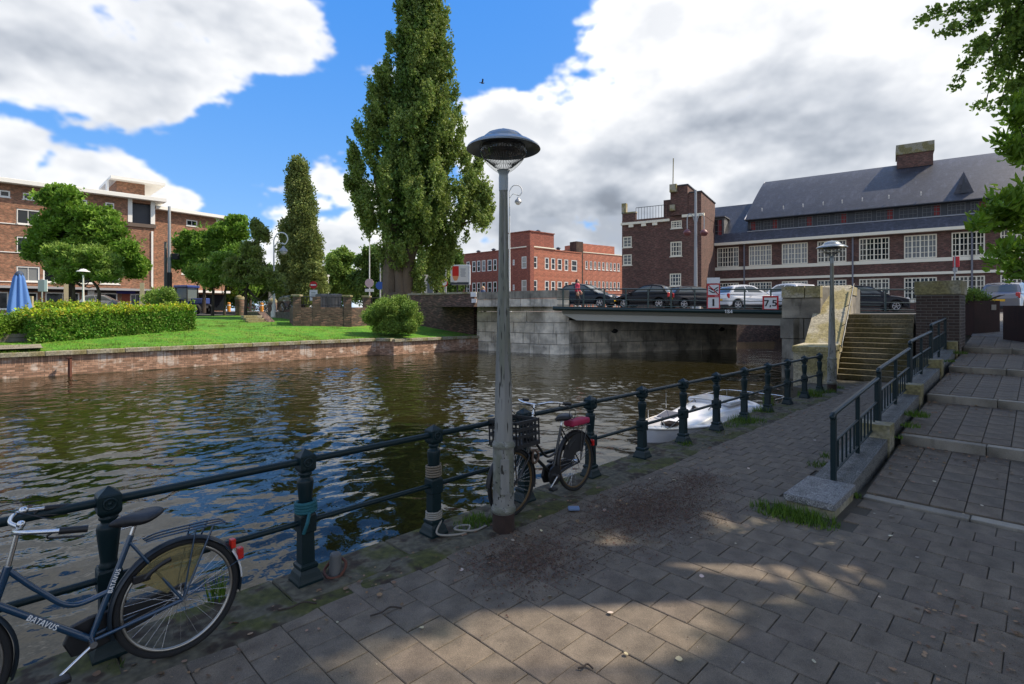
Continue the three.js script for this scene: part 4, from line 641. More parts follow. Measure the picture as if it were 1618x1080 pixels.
// ---------------------------------------------------------------- trees and plants
function leafMat(c, tr = .35) { return phys(lin(...c), .62, { side: THREE.DoubleSide, transmission: tr, thickness: 0, specularIntensity: .5, ior: 1.35 }); }
function sprig(n, len, wid, spread, seed, lobed = false) {                                    // a handful of folded leaves round a point
  const r = rng(seed), pos = [];
  for (let i = 0; i < n; i++) {
    const l = len * (.7 + r() * .6), w = wid * (.7 + r() * .6), a = r() * 6.283, e = (r() - .35) * 1.9, m = new THREE.Matrix4().makeRotationFromEuler(new THREE.Euler(e, a, (r() - .5) * 1.4, 'YXZ')); m.setPosition((r() - .5) * spread * 2, (r() - .5) * spread * 2, (r() - .5) * spread * 2);
    const q = (lobed ? [[0, 0, 0], [w * .55, l * .22, .10 * l], [w * .42, l * .66, .06 * l], [0, l, -.06 * l], [-w * .42, l * .66, .06 * l], [-w * .55, l * .22, .10 * l]] : [[0, 0, 0], [w * .5, l * .45, .10 * l], [0, l, -.05 * l], [-w * .5, l * .45, .10 * l]]).map(p => V(...p).applyMatrix4(m));
    const tri = lobed ? [[0, 1, 2], [0, 2, 3], [0, 3, 4], [0, 4, 5]] : [[0, 1, 2], [0, 2, 3]];
    for (const t of tri) for (const k of t) pos.push(q[k].x, q[k].y, q[k].z);
  }
  const g = new THREE.BufferGeometry(); g.setAttribute('position', new THREE.Float32BufferAttribute(pos, 3)); g.computeVertexNormals(); return g;
}
function taper(pts, r0, r1, n = 10, sides = 8, rough = 0) {
  const c = new THREE.CatmullRomCurve3(pts), g = new THREE.TubeGeometry(c, n, 1, sides, false), p = g.attributes.position;
  for (let i = 0; i <= n; i++) { const o = c.getPointAt(i / n), r = lerp(r0, r1, Math.pow(i / n, .8)); for (let j = 0; j <= sides; j++) { const k = i * (sides + 1) + j, v = V(p.getX(k), p.getY(k), p.getZ(k)).sub(o).multiplyScalar(r * (1 + rough * (noise3(Math.cos(j / sides * 6.283) * 2 + 5, i * .5, Math.sin(j / sides * 6.283) * 2) - .5))); p.setXYZ(k, o.x + v.x, o.y + v.y, o.z + v.z); } }
  g.computeVertexNormals(); return norm(g);
}
const leafCount = { n: 0 };
// blobs: { c: Vector3, r: [rx, ry, rz], n, tilt: Vector3 axis end } -> one instanced crown
function crown(parent, name, blobs, geo, mat, o = {}) {
  const r = rng(o.seed ?? 1), items = [], e = new THREE.Euler(), q = new THREE.Quaternion(), up = V(0, 1, 0);
  for (const b of blobs) {
    const tq = new THREE.Quaternion(); if (b.axis) tq.setFromUnitVectors(up, b.axis.clone().normalize());
    for (let i = 0; i < b.n; i++) {
      const d = V(r() * 2 - 1, r() * 2 - 1, r() * 2 - 1); if (d.lengthSq() > 1 || d.lengthSq() < 1e-4) { i--; continue; }
      d.normalize(); const rad = Math.pow(r(), o.shell ?? .38) * (1 + (o.lump ?? .25) * (noise3(d.x * 2.2 + b.c.x, d.y * 2.2 + b.c.y, d.z * 2.2 + b.c.z) - .5) * 2);
      const p = d.clone().multiply(V(...b.r)).multiplyScalar(rad).applyQuaternion(tq).add(b.c);
      if (o.keep && !o.keep(p)) continue; items.push([p, d, rad]);
    }
  }
  const im = new THREE.InstancedMesh(geo, mat, items.length), m = new THREE.Matrix4(), col = new THREE.Color(), base = o.tones ?? [1, 1, 1];
  items.forEach(([p, d], i) => {
    e.set((r() - .5) * (o.turn ?? 2.2), r() * 6.283, (r() - .5) * (o.turn ?? 2.2)); const s = .7 + r() * .7; m.compose(p, q.setFromEuler(e), V(s, s, s)); im.setMatrixAt(i, m);
    const k = .72 + .56 * r() + .25 * (noise3(p.x * .9, p.y * .9, p.z * .9) - .5), y = r(); col.setRGB(base[0] * k * (1 + .35 * y), base[1] * k * (1 + .12 * y), base[2] * k); im.setColorAt(i, col);
  });
  im.name = name; im.castShadow = im.receiveShadow = true; im.userData.kind = 'stuff'; parent.add(im); leafCount.n += items.length; return im;
}
M.bark = std(lin(.105, .085, .065), .95, { map: T.stone, bumpMap: T.grain, bumpScale: .02 }); M.bark.color.setRGB(.32, .25, .18);
M.barkDark = std(lin(.14, .11, .09), .95, { map: T.stone });
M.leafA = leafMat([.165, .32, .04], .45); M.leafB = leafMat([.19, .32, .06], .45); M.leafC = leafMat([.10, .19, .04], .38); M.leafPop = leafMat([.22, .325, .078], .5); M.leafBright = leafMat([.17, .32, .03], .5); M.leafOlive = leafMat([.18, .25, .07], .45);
const tree = (name, label, p, group) => thing(name, label, name.includes('bush') || name.includes('shrub') ? 'shrub' : 'tree', p, 0, group);
const L3 = (px, py, d, o) => P(px, py, d).sub(o);
// the tall poplar behind the brick wall
{
  const D = 41, o = P(630, HY, D).setY(STREET - .05), g = tree('poplar_tree', 'very tall leafy poplar with thick twin trunk rising above the picture', o), r = rng(900);
  const pt = (px, py, dz = 0) => L3(px, py, D + dz, o);
  part('trunk', [taper([pt(618, 478), pt(617, 440), pt(622, 380), pt(640, 250), pt(655, 60)], .75, .12, 16, 12, .5), taper([pt(640, 480, -.3), pt(641, 440, -.2), pt(650, 400), pt(668, 330), pt(682, 220)], .62, .08, 14, 12, .5), taper([pt(630, 484), pt(630, 462)], 1.25, .95, 3, 12, .4), taper([pt(632, 480, -.7), pt(629, 430, -.5), pt(610, 360), pt(590, 270)], .4, .06, 10, 8, .4)], M.bark, g);
  part('branch', taper([pt(648, 395), pt(690, 362), pt(735, 352), pt(765, 345)], .25, .06, 8, 7, .3), M.bark, g); part('branch', taper([pt(640, 330), pt(600, 250), pt(585, 190)], .2, .04, 8, 7, .3), M.bark, g);
  const prof = [[-90, 650, 684], [-40, 640, 700], [0, 632, 702], [60, 618, 706], [110, 612, 712], [160, 600, 722], [210, 585, 730], [260, 568, 738], [310, 560, 744], [350, 575, 740], [385, 592, 735], [415, 605, 722], [440, 618, 700]];
  const at = y => { for (let i = 1; i < prof.length; i++) if (y <= prof[i][0]) { const t = (y - prof[i - 1][0]) / (prof[i][0] - prof[i - 1][0]); return [lerp(prof[i - 1][1], prof[i][1], t), lerp(prof[i - 1][2], prof[i][2], t)]; } return [620, 700]; };
  const bl = [], pxm = D / F;
  for (let i = 0; i < 210; i++) { const y = -95 + 515 * Math.pow((i + .5) / 210, .82), [a, b] = at(y), c = (a + b) / 2, h = (b - a) / 2, an = r() * 6.283, q = Math.sqrt(.35 + .75 * r()), ry = (.7 + 1.3 * r() * r()) * (y > 370 ? .75 : 1.25), rx = .30 + .45 * r() * r();
    const off = Math.max(0, h - rx / pxm) * q; bl.push({ c: pt(c + Math.cos(an) * off, y, Math.sin(an) * off * pxm * .95), r: [rx, ry, rx], n: Math.round(55 * rx * ry * 2.2 + 30), axis: V(Math.cos(an) * .36, 1, Math.sin(an) * .36) }); }
  for (let i = 0; i < 70; i++) { const y = -60 + 440 * r(), [a, b] = at(y), sd = r() < .5 ? -1 : 1, x = sd < 0 ? a - 1 + 4 * r() : b + 1 - 4 * r(); bl.push({ c: pt(x, y, (r() - .5) * 3), r: [.16 + .14 * r(), .5 + .5 * r(), .18], n: 26, axis: V(sd * .4, 1, (r() - .5) * .4) }); }
  for (const [x, y, s] of [[598, 160, 1.4], [588, 190, 1.3], [610, 130, 1.2], [605, 200, 1.6], [584, 230, 1.2], [592, 150, 1], [600, 122, .8], [618, 165, 1.2], [566, 205, .6], [562, 290, 1], [572, 330, .9], [556, 258, .7], [549, 290, .5], [560, 240, .7], [566, 310, .9], [578, 352, .9]]) bl.push({ c: pt(x, y, (r() - .5) * 2), r: [.55 * s, 1.3 * s, .6 * s], n: 190 * s, axis: V(-.25, 1, 0) });
  for (const [x, y, s] of [[752, 270, 1], [762, 300, 1.2], [748, 310, 1.3], [765, 325, 1], [752, 340, 1], [772, 345, .7], [743, 285, 1.1], [738, 330, 1.2], [757, 255, .7], [771, 310, .7], [764, 352, .6], [776, 332, .5], [735, 250, .9], [727, 350, .9]]) bl.push({ c: pt(x, y, (r() - .5) * 2), r: [.5 * s, 1.0 * s, .55 * s], n: 150 * s, axis: V(.2, 1, 0) });
  for (const [x, y, s] of [[650, 60, 1], [672, 30, 1], [662, -30, 1], [690, 70, 1], [640, 110, 1.2], [700, 170, 1.2], [690, 430, .9], [700, 400, 1], [660, 440, .8], [610, 400, .8], [712, 385, .8]]) bl.push({ c: pt(x, y), r: [.8 * s, 2.0 * s, .8 * s], n: 400 * s });
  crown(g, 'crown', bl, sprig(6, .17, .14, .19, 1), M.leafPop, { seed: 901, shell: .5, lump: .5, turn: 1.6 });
  // core foliage keeps the crown dense; its darker leaf colour paints inner shade
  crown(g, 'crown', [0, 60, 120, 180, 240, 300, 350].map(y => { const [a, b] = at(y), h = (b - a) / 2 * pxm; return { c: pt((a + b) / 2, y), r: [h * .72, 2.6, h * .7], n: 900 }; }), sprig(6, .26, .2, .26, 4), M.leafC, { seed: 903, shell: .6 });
}
// tall narrow tree left of it
{
  const D = 68, o = P(477, HY, D).setY(STREET), g = tree('columnar_tree', 'tall dense conical green tree on the far square left of the poplar', o), pxm = D / F, r = rng(910), pt = (px, py, dz = 0) => L3(px, py, D + dz, o), bl = [];
  part('trunk', taper([pt(478, 492), pt(477, 440), pt(472, 260)], .5, .08, 8, 8), M.barkDark, g);
  for (let i = 0; i < 130; i++) { const t = Math.pow(r(), .75), y = lerp(264, 470, t), h = lerp(4, 41, Math.pow(clamp((y - 258) / 180), .70)), an = r() * 6.283, q = Math.sqrt(r()) * (h - 6); bl.push({ c: pt(lerp(471, 479, t) + Math.cos(an) * q, y, Math.sin(an) * q * pxm), r: [.9, 1.5, .9], n: 190, axis: V(Math.cos(an) * .2, 1, Math.sin(an) * .2) }); }
  crown(g, 'crown', bl, sprig(6, .26, .2, .24, 2), M.leafOlive, { seed: 911 });
}
function roundTree(name, label, px, base, D, lobes, mat, geo, o = {}) {
  const b = P(px, base, D), g = tree(name, label, b, o.group), r = rng(o.seed), pxm = D / F, tr = [];
  const pt = (x, y, dz = 0) => L3(x, y, D + dz, b), trunks = o.trunks ?? [[px, base]];
  for (const t of trunks) tr.push(taper([pt(t[0], t[1] + 2), pt(t[0] + 1, lerp(t[1], lobes[0][1], .4)), pt(lobes[0][0], lobes[0][1])], o.tr ?? .16, .04, 8, 8, .3));
  part('trunk', tr, M.barkDark, g);
  lobes.slice(0, 9).forEach((l, i) => part('branch', taper([pt(lerp(px, lobes[0][0], .6), lerp(base, lobes[0][1], .62)), pt((l[0] + px) / 2, (l[1] + base) / 2 - 3, (r() - .5)), pt(l[0], l[1], (r() - .5))], (o.tr ?? .16) * .45, .015, 6, 6), M.barkDark, g));
  const bl = []; for (const [x, y, rx, ry] of lobes) { const k = o.parts ?? 12; bl.push({ c: pt(x, y), r: [rx * pxm * 1.08, ry * pxm * 1.08, rx * pxm], n: Math.round((o.n ?? 260) * rx * ry / 1500) }); bl.push({ c: pt(x, y), r: [rx * pxm * .6, ry * pxm * .5, rx * pxm * .6], n: Math.round((o.n ?? 260) * rx * ry / 420) }); for (let i = 0; i < k; i++) { const a = r() * 6.283, q = Math.sqrt(r()) * .9, ph = (r() - .5) * 1.7, z = .55 + .6 * r(); bl.push({ c: pt(x + Math.cos(a) * q * rx, y + Math.sin(a) * q * ry, ph * rx * pxm), r: [rx * pxm * .34 * z, ry * pxm * .34 * z, rx * pxm * .34 * z], n: Math.round((o.n ?? 260) * rx * ry / 620 * z) }); } }
  crown(g, 'crown', bl, geo, mat, { seed: o.seed + 1, shell: o.shell ?? .45, lump: .4 }); return g;
}
const sA = sprig(5, .22, .17, .20, 3), sB = sprig(5, .17, .11, .19, 5), sC = sprig(7, .34, .26, .34, 6);
roundTree('maple_tree', 'broad bright green maple before the left apartment block', 112, 479, 40, [[120, 390, 30, 22], [95, 318, 34, 20], [140, 345, 38, 22], [165, 370, 36, 22], [185, 395, 34, 20], [205, 415, 26, 16], [70, 385, 28, 24], [90, 355, 30, 22], [55, 402, 18, 12], [150, 400, 34, 22], [110, 420, 30, 14], [215, 430, 16, 8]], M.leafA, sA, { seed: 920, tr: .28, n: 360 });
roundTree('small_tree', 'small pale green tree with twin trunk in front of the maple', 115, 480, 36.5, [[115, 418, 26, 18], [90, 405, 20, 18], [140, 405, 24, 18], [165, 418, 20, 16], [105, 435, 22, 12], [175, 435, 14, 10], [150, 432, 20, 12]], M.leafB, sB, { seed: 930, tr: .14, n: 190, trunks: [[105, 482], [116, 482], [155, 482]] });
roundTree('street_tree', 'dense green tree rising right of the tram pole', 322, 492, 47, [[318, 400, 34, 24], [298, 385, 22, 20], [340, 378, 30, 22], [365, 370, 26, 20], [350, 400, 30, 24], [300, 415, 24, 18], [325, 430, 28, 12], [372, 352, 16, 8]], M.leafA, sA, { seed: 940, tr: .2, n: 360 });
roundTree('small_tree', 'young cherry-like tree with dark trunk among three on the lawn, farthest left', 336, 497, 40, [[335, 425, 22, 18], [315, 430, 18, 14], [352, 420, 20, 18], [340, 442, 20, 12]], M.leafB, sB, { seed: 950, tr: .13, n: 200, group: 'young trees on the lawn' });
roundTree('small_tree', 'young tree on the lawn with thin trunk between its two neighbours', 355, 497, 43, [[362, 415, 24, 20], [375, 400, 20, 16], [350, 440, 20, 12], [385, 425, 18, 14]], M.leafA, sB, { seed: 955, tr: .12, n: 200, group: 'young trees on the lawn' });
roundTree('small_tree', 'open airy young tree with sparse dark twigs at the top', 388, 503, 38, [[392, 425, 24, 16], [400, 400, 18, 16], [412, 372, 12, 12], [415, 440, 24, 10], [375, 440, 20, 12], [430, 448, 20, 8], [405, 358, 8, 8], [370, 420, 14, 12], [440, 455, 10, 8]], M.leafOlive, sB, { seed: 960, tr: .15, n: 120, group: 'young trees on the lawn' });
{ // backdrop trees round the square
  const bg = [[537, 470, 95, [[538, 425, 24, 24], [545, 405, 16, 12], [522, 440, 18, 16], [560, 445, 18, 18], [535, 450, 26, 14]], M.leafB, 'bright green tree on the far square right of the conical tree'], [585, 472, 90, [[585, 420, 20, 26], [578, 445, 22, 18], [600, 430, 20, 26], [595, 400, 12, 10]], M.leafC, 'dark green tree behind the left side of the poplar trunk'], [690, 472, 80, [[690, 425, 26, 22], [672, 445, 26, 20], [710, 440, 22, 22], [700, 405, 22, 14], [720, 420, 14, 18]], M.leafC, 'dark green tree behind the right side of the poplar trunk'],
  [440, 478, 85, [[430, 440, 22, 20], [450, 455, 26, 16], [415, 455, 20, 14]], M.leafC, 'dark green tree behind the white curled lantern'], [395, 480, 80, [[392, 440, 20, 22], [375, 450, 20, 18]], M.leafA, 'green tree behind the open airy young tree'], [640, 474, 100, [[640, 440, 26, 22], [620, 450, 20, 18], [660, 450, 20, 18]], M.leafC, 'dark tree right behind the thick poplar trunk'], [500, 476, 100, [[498, 450, 24, 18], [515, 455, 20, 14]], M.leafC, 'dark low tree behind the terrace posts']];
  bg.forEach((b, i) => roundTree('street_tree', b[5], b[0], b[1] + 16, b[2], b[3], b[4], sC, { seed: 970 + i * 4, tr: .3, n: 330, group: 'trees round the far square' }));
}
{ const bl = [], r = rng(995), D = 125, g = new THREE.Group(); for (let px = 230; px < 760; px += 11) bl.push({ c: P(px, 470 - r() * 22, D + r() * 20), r: [3.2, 3.4 + r() * 2, 3], n: 260 }); const im = crown(scene, 'far_wood', bl, sprig(6, .55, .45, .6, 41), M.leafC, { seed: 996 }); tag(im, 'dark mass of trees far behind the square', 'trees', null, 'stuff'); }
function bush(name, label, c, blobs, mat, geo, seed, opt = {}) { const g = tree(name, label, c); part('stem', Array.from({ length: 7 }, (_, i) => taper([V(Math.cos(i) * .12, -.1, Math.sin(i * 2) * .12), V(Math.cos(i) * .4, blobs[0].c.y * .5, Math.sin(i * 2) * .3), V(Math.cos(i) * .8, blobs[0].c.y * 1.05, Math.sin(i * 2) * .6)], .035, .01, 5, 5)), M.barkDark, g); crown(g, opt.part ?? 'foliage', blobs, geo, mat, { seed, shell: .5, lump: .35, ...opt }); return g; }
{ // shrub hanging over the far quay wall
  const D = 30.6, c = P(625, 523, D), r = rng(1000), bl = []; for (let i = 0; i < 34; i++) { const a = r() * 6.283, q = Math.sqrt(r()), x = Math.cos(a) * q, y = Math.sin(a) * q; bl.push({ c: V(x * 1.35, .78 + y * .82 + .2, (r() - .5) * 1.9), r: [.42, .36, .42], n: 330 }); }
  for (let i = 0; i < 10; i++) bl.push({ c: V((r() - .5) * 2.3, .1 + r() * .35, .3 + r() * .6), r: [.34, .3, .3], n: 150 });
  bl.unshift({ c: V(0, 1.1, 0), r: [1.2, .85, .9], n: 900 });
  bush('round_bush', 'big round leafy bush hanging over the far quay wall', c, bl, M.leafB, sprig(6, .10, .06, .11, 8), 1001);
}
// hedges: a box of leaves with shoots on top
function hedge(label, a, b, depth, h, seed, n) {
  const g = thing('clipped_hedge', label, 'hedge', a, yawTo(b.x - a.x, b.z - a.z)); const L = Math.hypot(b.x - a.x, b.z - a.z), dy = b.y - a.y, r = rng(seed), items = [];
  part('hedge_core', sheet(20, 1, (s, t) => V(lerp(.1, L - .1, s), dy * s + lerp(0, h * .9, t), -depth / 2)), std(lin(.02, .025, .012), 1), g);  // upright near-black sheet along the middle of the hedge
  const geo = sprig(5, .115, .08, .09, 12), im = new THREE.InstancedMesh(geo, M.leafA, n), m = new THREE.Matrix4(), q = new THREE.Quaternion(), e = new THREE.Euler(), col = new THREE.Color();
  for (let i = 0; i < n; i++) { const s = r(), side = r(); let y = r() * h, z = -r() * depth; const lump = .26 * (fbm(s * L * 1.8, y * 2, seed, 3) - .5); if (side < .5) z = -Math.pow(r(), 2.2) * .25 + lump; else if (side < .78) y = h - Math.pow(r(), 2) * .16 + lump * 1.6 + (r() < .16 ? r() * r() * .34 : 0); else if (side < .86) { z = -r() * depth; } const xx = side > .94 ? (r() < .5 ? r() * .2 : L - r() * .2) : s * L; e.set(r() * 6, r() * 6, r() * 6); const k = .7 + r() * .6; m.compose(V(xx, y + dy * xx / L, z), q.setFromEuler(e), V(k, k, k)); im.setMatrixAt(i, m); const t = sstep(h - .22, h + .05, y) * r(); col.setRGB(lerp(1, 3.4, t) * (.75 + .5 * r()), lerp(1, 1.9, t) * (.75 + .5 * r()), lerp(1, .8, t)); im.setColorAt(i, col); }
  im.name = 'foliage'; im.castShadow = im.receiveShadow = true; im.userData.kind = 'stuff'; g.add(im); return g;
}
hedge('long clipped green hedge with yellowish top on the sunny lawn', P(54, 545, 20.8).setY(.80), P(308, 519, 27.4).setY(1.12), 1.5, 1.22, 1020, 11000);
hedge('low green hedge behind the long hedge beside the street', P(56, HY, 27).setY(1.3), P(160, HY, 30).setY(1.38), .8, 1.1, 1030, 6000);
{ const r = rng(1040); for (const [px, py, d, w, h, mat, lab] of [[252, 500, 30.5, 1.0, 1.6, M.leafB, 'wild shrub with reddish shoots behind the long hedge'], [2, 532, 21, .9, .8, M.leafBright, 'yellow green planting in the wooden planter at the far left'], [46, 520, 22.6, .35, .55, M.leafOlive, 'reddish plant beside the blue parasol']]) { const bl = []; for (let i = 0; i < 9; i++) bl.push({ c: V((r() - .5) * w * 1.6, h * (.25 + r() * .6), (r() - .5) * w), r: [.35 * w, .3, .35 * w], n: 150 }); bush('wild_shrub', lab, P(px, py, d), bl, mat, sprig(6, .11, .05, .13, 14), 1041 + px); } }
// trees beside the ramp: their crowns shade the quay, gaps shaped for chosen sun spots; their twigs hang into the picture
const sunSpots = [[0, 965, 972, .50], [0, 890, 1015, .46], [0, 830, 1066, .48], [0, 1050, 960, .34], [0, 1258, 856, .42], [0, 1315, 888, .30], [0, 1085, 905, .12], [0, 1230, 925, .10], [0, 1190, 870, .10], [0, 1160, 905, .06], [0, 1150, 812, .04], [0, 1085, 742, .06], [0, 600, 1066, .16], [0, 1355, 915, .05], [0, 985, 845, .02]].map(([, px, py, R]) => { const d = F * EYE / (py - HY); return [V((px - CX) / F * d, 0, -d), R]; });
const inSpot = p => { for (const [s, R] of sunSpots) { const t = (p.y) / SUN.y, dx = p.x - s.x - SUN.x * t, dz = p.z - s.z - SUN.z * t; const q = R + .42; if (dx * dx + dz * dz < q * q) return true; } return false; };
const inView = (p, m = .0) => { const d = -p.z; if (d < .3) return false; const x = p.x / d * F + CX, y = HY - (p.y - EYE) / d * F; return x > -60 && x < 1618 + m && y > -60 - m && y < 1140; };
{
  const r = rng(1100), geo = sprig(7, .15, .12, .22, 16), keep = p => !inSpot(p) && !inView(p, 40) && p.y > 3;
  const big = (u, v, hh, R, label, seed, nb, du = 0, dv = 0) => {
    const cx = (du - dv) * Q, cz = -(du + dv) * Q;
    const o = W(u, v, .1), g = tree('elm_tree', label, o, 'elms beside the ramp'); part('trunk', [taper([V(0, -.3, 0), V(.05, hh * .3, .05), V(-.1 + cx * .5, hh * .75, cz * .5), V(cx, hh + R * .4, cz)], .32, .08, 12, 10, .4)], M.bark, g);
    const bl = []; for (let i = 0; i < nb; i++) { const a = r() * 6.283, q = Math.sqrt(r()) * R * .85, y = hh + (r() - .35) * R * .9; bl.push({ c: V(cx + Math.cos(a) * q, y, cz + Math.sin(a) * q), r: [1.4, .9, 1.4], n: 270 }); if (i < 9) part('branch', taper([V(0, hh * .62, 0), V(cx * .7 + Math.cos(a) * q * .5, lerp(hh * .62, y, .7), cz * .7 + Math.sin(a) * q * .5), V(cx + Math.cos(a) * q, y, cz + Math.sin(a) * q)], .12, .02, 6, 6), M.bark, g); }
    crown(g, 'crown', bl, geo, M.leafA, { seed, shell: .5, keep: p => keep(p.clone().add(o)) });
  };
  globalThis.bigTree = big;
  big(8.3, -5.4, 12.6, 3.9, 'elm beside the lower ramp, its high crown shading the near paving', 1101, 44);
  big(12.9, -5.6, 13.0, 3.9, 'elm beside the middle ramp shading the blue bicycle and lamp', 1103, 44);
  big(17.3, -5.4, 13.2, 3.8, 'tall elm at the head of the ramp shading the black bicycle', 1105, 42);
  big(21.3, -5.3, 13.2, 3.6, 'elm on the street corner shading the moored boat', 1107, 38);
  big(25.3, -4.4, 13.4, 3.5, 'elm by the street whose shade falls on the foot of the stone stair', 1109, 36);
  big(29.4, -5.2, 13.2, 2.3, 'elm by the street whose shade falls on the upper steps', 1115, 18);
  big(3.8, -6.0, 12.4, 3.6, 'elm behind the viewpoint shading the nearest paving', 1117, 36);
  big(10.2, -2.4, 13.4, 3.5, 'leaning elm whose crown reaches over the quay, nearest the kerb foot', 1119, 34, 0, 2.6);
  big(14.6, -2.6, 14.4, 3.3, 'leaning elm whose crown reaches over the quay beside the ramp', 1121, 32, 0, 2.9);
  big(5.6, -3.0, 12.6, 3.4, 'leaning elm behind the viewpoint reaching over the quay', 1123, 32, .6, 3.4);
  // hanging twigs of elm, top right
  const g = tree('elm_tree', 'elm whose leafy twigs hang into the top right corner', W(9.5, -3.4, .3)), o = g.position; part('trunk', taper([V(0, -.4, 0), V(.1, 3, 0), V(0, 8.5, .2)], .22, .08, 10, 10, .4), M.bark, g);
  const D = 8.2, pt = (px, py, dz = 0) => L3(px, py, D + dz, o), tw = [[[1640, -60], [1560, 10], [1500, 15], [1452, 28]], [[1640, -20], [1570, 60], [1530, 90], [1512, 130]], [[1650, 0], [1590, 60], [1570, 110], [1555, 172]], [[1650, 60], [1600, 90], [1590, 140], [1580, 160]], [[1650, -80], [1580, -20], [1530, 40], [1490, 45]], [[1660, 70], [1625, 110], [1612, 130], [1608, 135]], [[1640, -90], [1600, -30], [1585, 40], [1560, 80]], [[1640, -60], [1610, 0], [1600, 60], [1590, 100]], [[1650, -30], [1630, 20], [1615, 60], [1600, 75]]];
  const bl = []; tw.forEach((t, i) => { const pts = t.map((p, k) => pt(p[0], p[1], (r() - .5) * .8)); part('branch', taper([V(0, 8 - i * .15, 0), ...pts], .045, .006, 14, 6), M.barkDark, g); const c = new THREE.CatmullRomCurve3(pts); for (let k = 0; k <= 12; k++) { const q = c.getPoint(k / 12), s = lerp(.26, .09, k / 12); bl.push({ c: q.add(V((r() - .5) * .12, (r() - .6) * .12, (r() - .5) * .2)), r: [s, s * .8, s], n: Math.round(26 * (s / .2) ** 1.5 + 4) }); } });
  crown(g, 'foliage', bl, sprig(3, .050, .036, .04, 18, true), M.leafB, { seed: 1111, shell: .6, lump: .3 });
  // bush-like branches at the right edge
  const h = tree('leafy_shrub', 'tall shrub with long pointed leaves at the right edge', W(5.2, -.32, .1)), ho = h.position, D2 = 5.6, p2 = (px, py, dz = 0) => L3(px, py, D2 + dz, ho); const b2 = [];
  part('stem', taper([W(7.6, -2.9, .1).sub(ho), W(7.8, -1.6, 1.2).sub(ho), p2(1650, 470), p2(1632, 400), p2(1605, 350)], .035, .012, 14, 6), M.barkDark, h);
  for (const [x, y, dx, dy, s] of [[1640, 260, -40, -85, .16], [1640, 250, -55, -20, .16], [1640, 300, -52, 20, .18], [1640, 360, -85, -18, .17], [1640, 380, -70, 30, .18], [1640, 330, -62, -10, .16], [1645, 425, -45, 5, .13], [1635, 200, -25, -30, .12], [1640, 330, -95, 22, .08]]) { part('branch', taper([p2(x + 10, y + 30), p2(x + dx * .5, y + dy * .4, (r() - .5) * .3), p2(x + dx, y + dy, (r() - .5) * .4)], .012, .003, 6, 5), M.barkDark, h); for (let k = 0; k < 5; k++) { const t = .2 + k * .2; b2.push({ c: p2(x + dx * t, y + dy * t + (r() - .5) * 14, (r() - .5) * .35), r: [s, s * .8, s], n: 17 }); } }
  crown(h, 'foliage', b2, sprig(3, .080, .033, .05, 20, true), M.leafBright, { seed: 1113, shell: .7, lump: .3 });
}
// grass tufts and weeds along kerbs
function tufts(label, list, seed, mat) {                                                      // [position, radius, height, blades]
  const r = rng(seed), pos = [[-.005, 0, 0], [.005, 0, 0], [.004, .45, .04], [-.004, .45, .04], [.001, 1, .22]], g = new THREE.BufferGeometry(), tri = [0, 1, 2, 0, 2, 3, 3, 2, 4]; g.setAttribute('position', new THREE.Float32BufferAttribute(tri.flatMap(i => pos[i]), 3)); g.computeVertexNormals();
  const n = list.reduce((a, b) => a + b[3], 0), im = new THREE.InstancedMesh(g, mat, n), m = new THREE.Matrix4(), q = new THREE.Quaternion(), e = new THREE.Euler(), c = new THREE.Color(); let i = 0;
  for (const [p, R, h, k] of list) for (let j = 0; j < k; j++) { const a = r() * 6.283, d = Math.sqrt(r()) * R, hh = h * (.4 + .8 * r()) * (1 - .4 * d / R); e.set((r() - .3) * .9, r() * 6.283, (r() - .5) * .5, 'YXZ'); m.compose(V(p.x + Math.cos(a) * d, p.y, p.z + Math.sin(a) * d), q.setFromEuler(e), V(1, hh, hh)); im.setMatrixAt(i, m); const y = r(); c.setRGB(.8 + y * .9, .8 + .5 * y, .7 + .5 * y); im.setColorAt(i++, c); }
  im.name = numbered('grass'); im.castShadow = im.receiveShadow = true; scene.add(im); tag(im, label, 'grass', null, 'stuff');
}
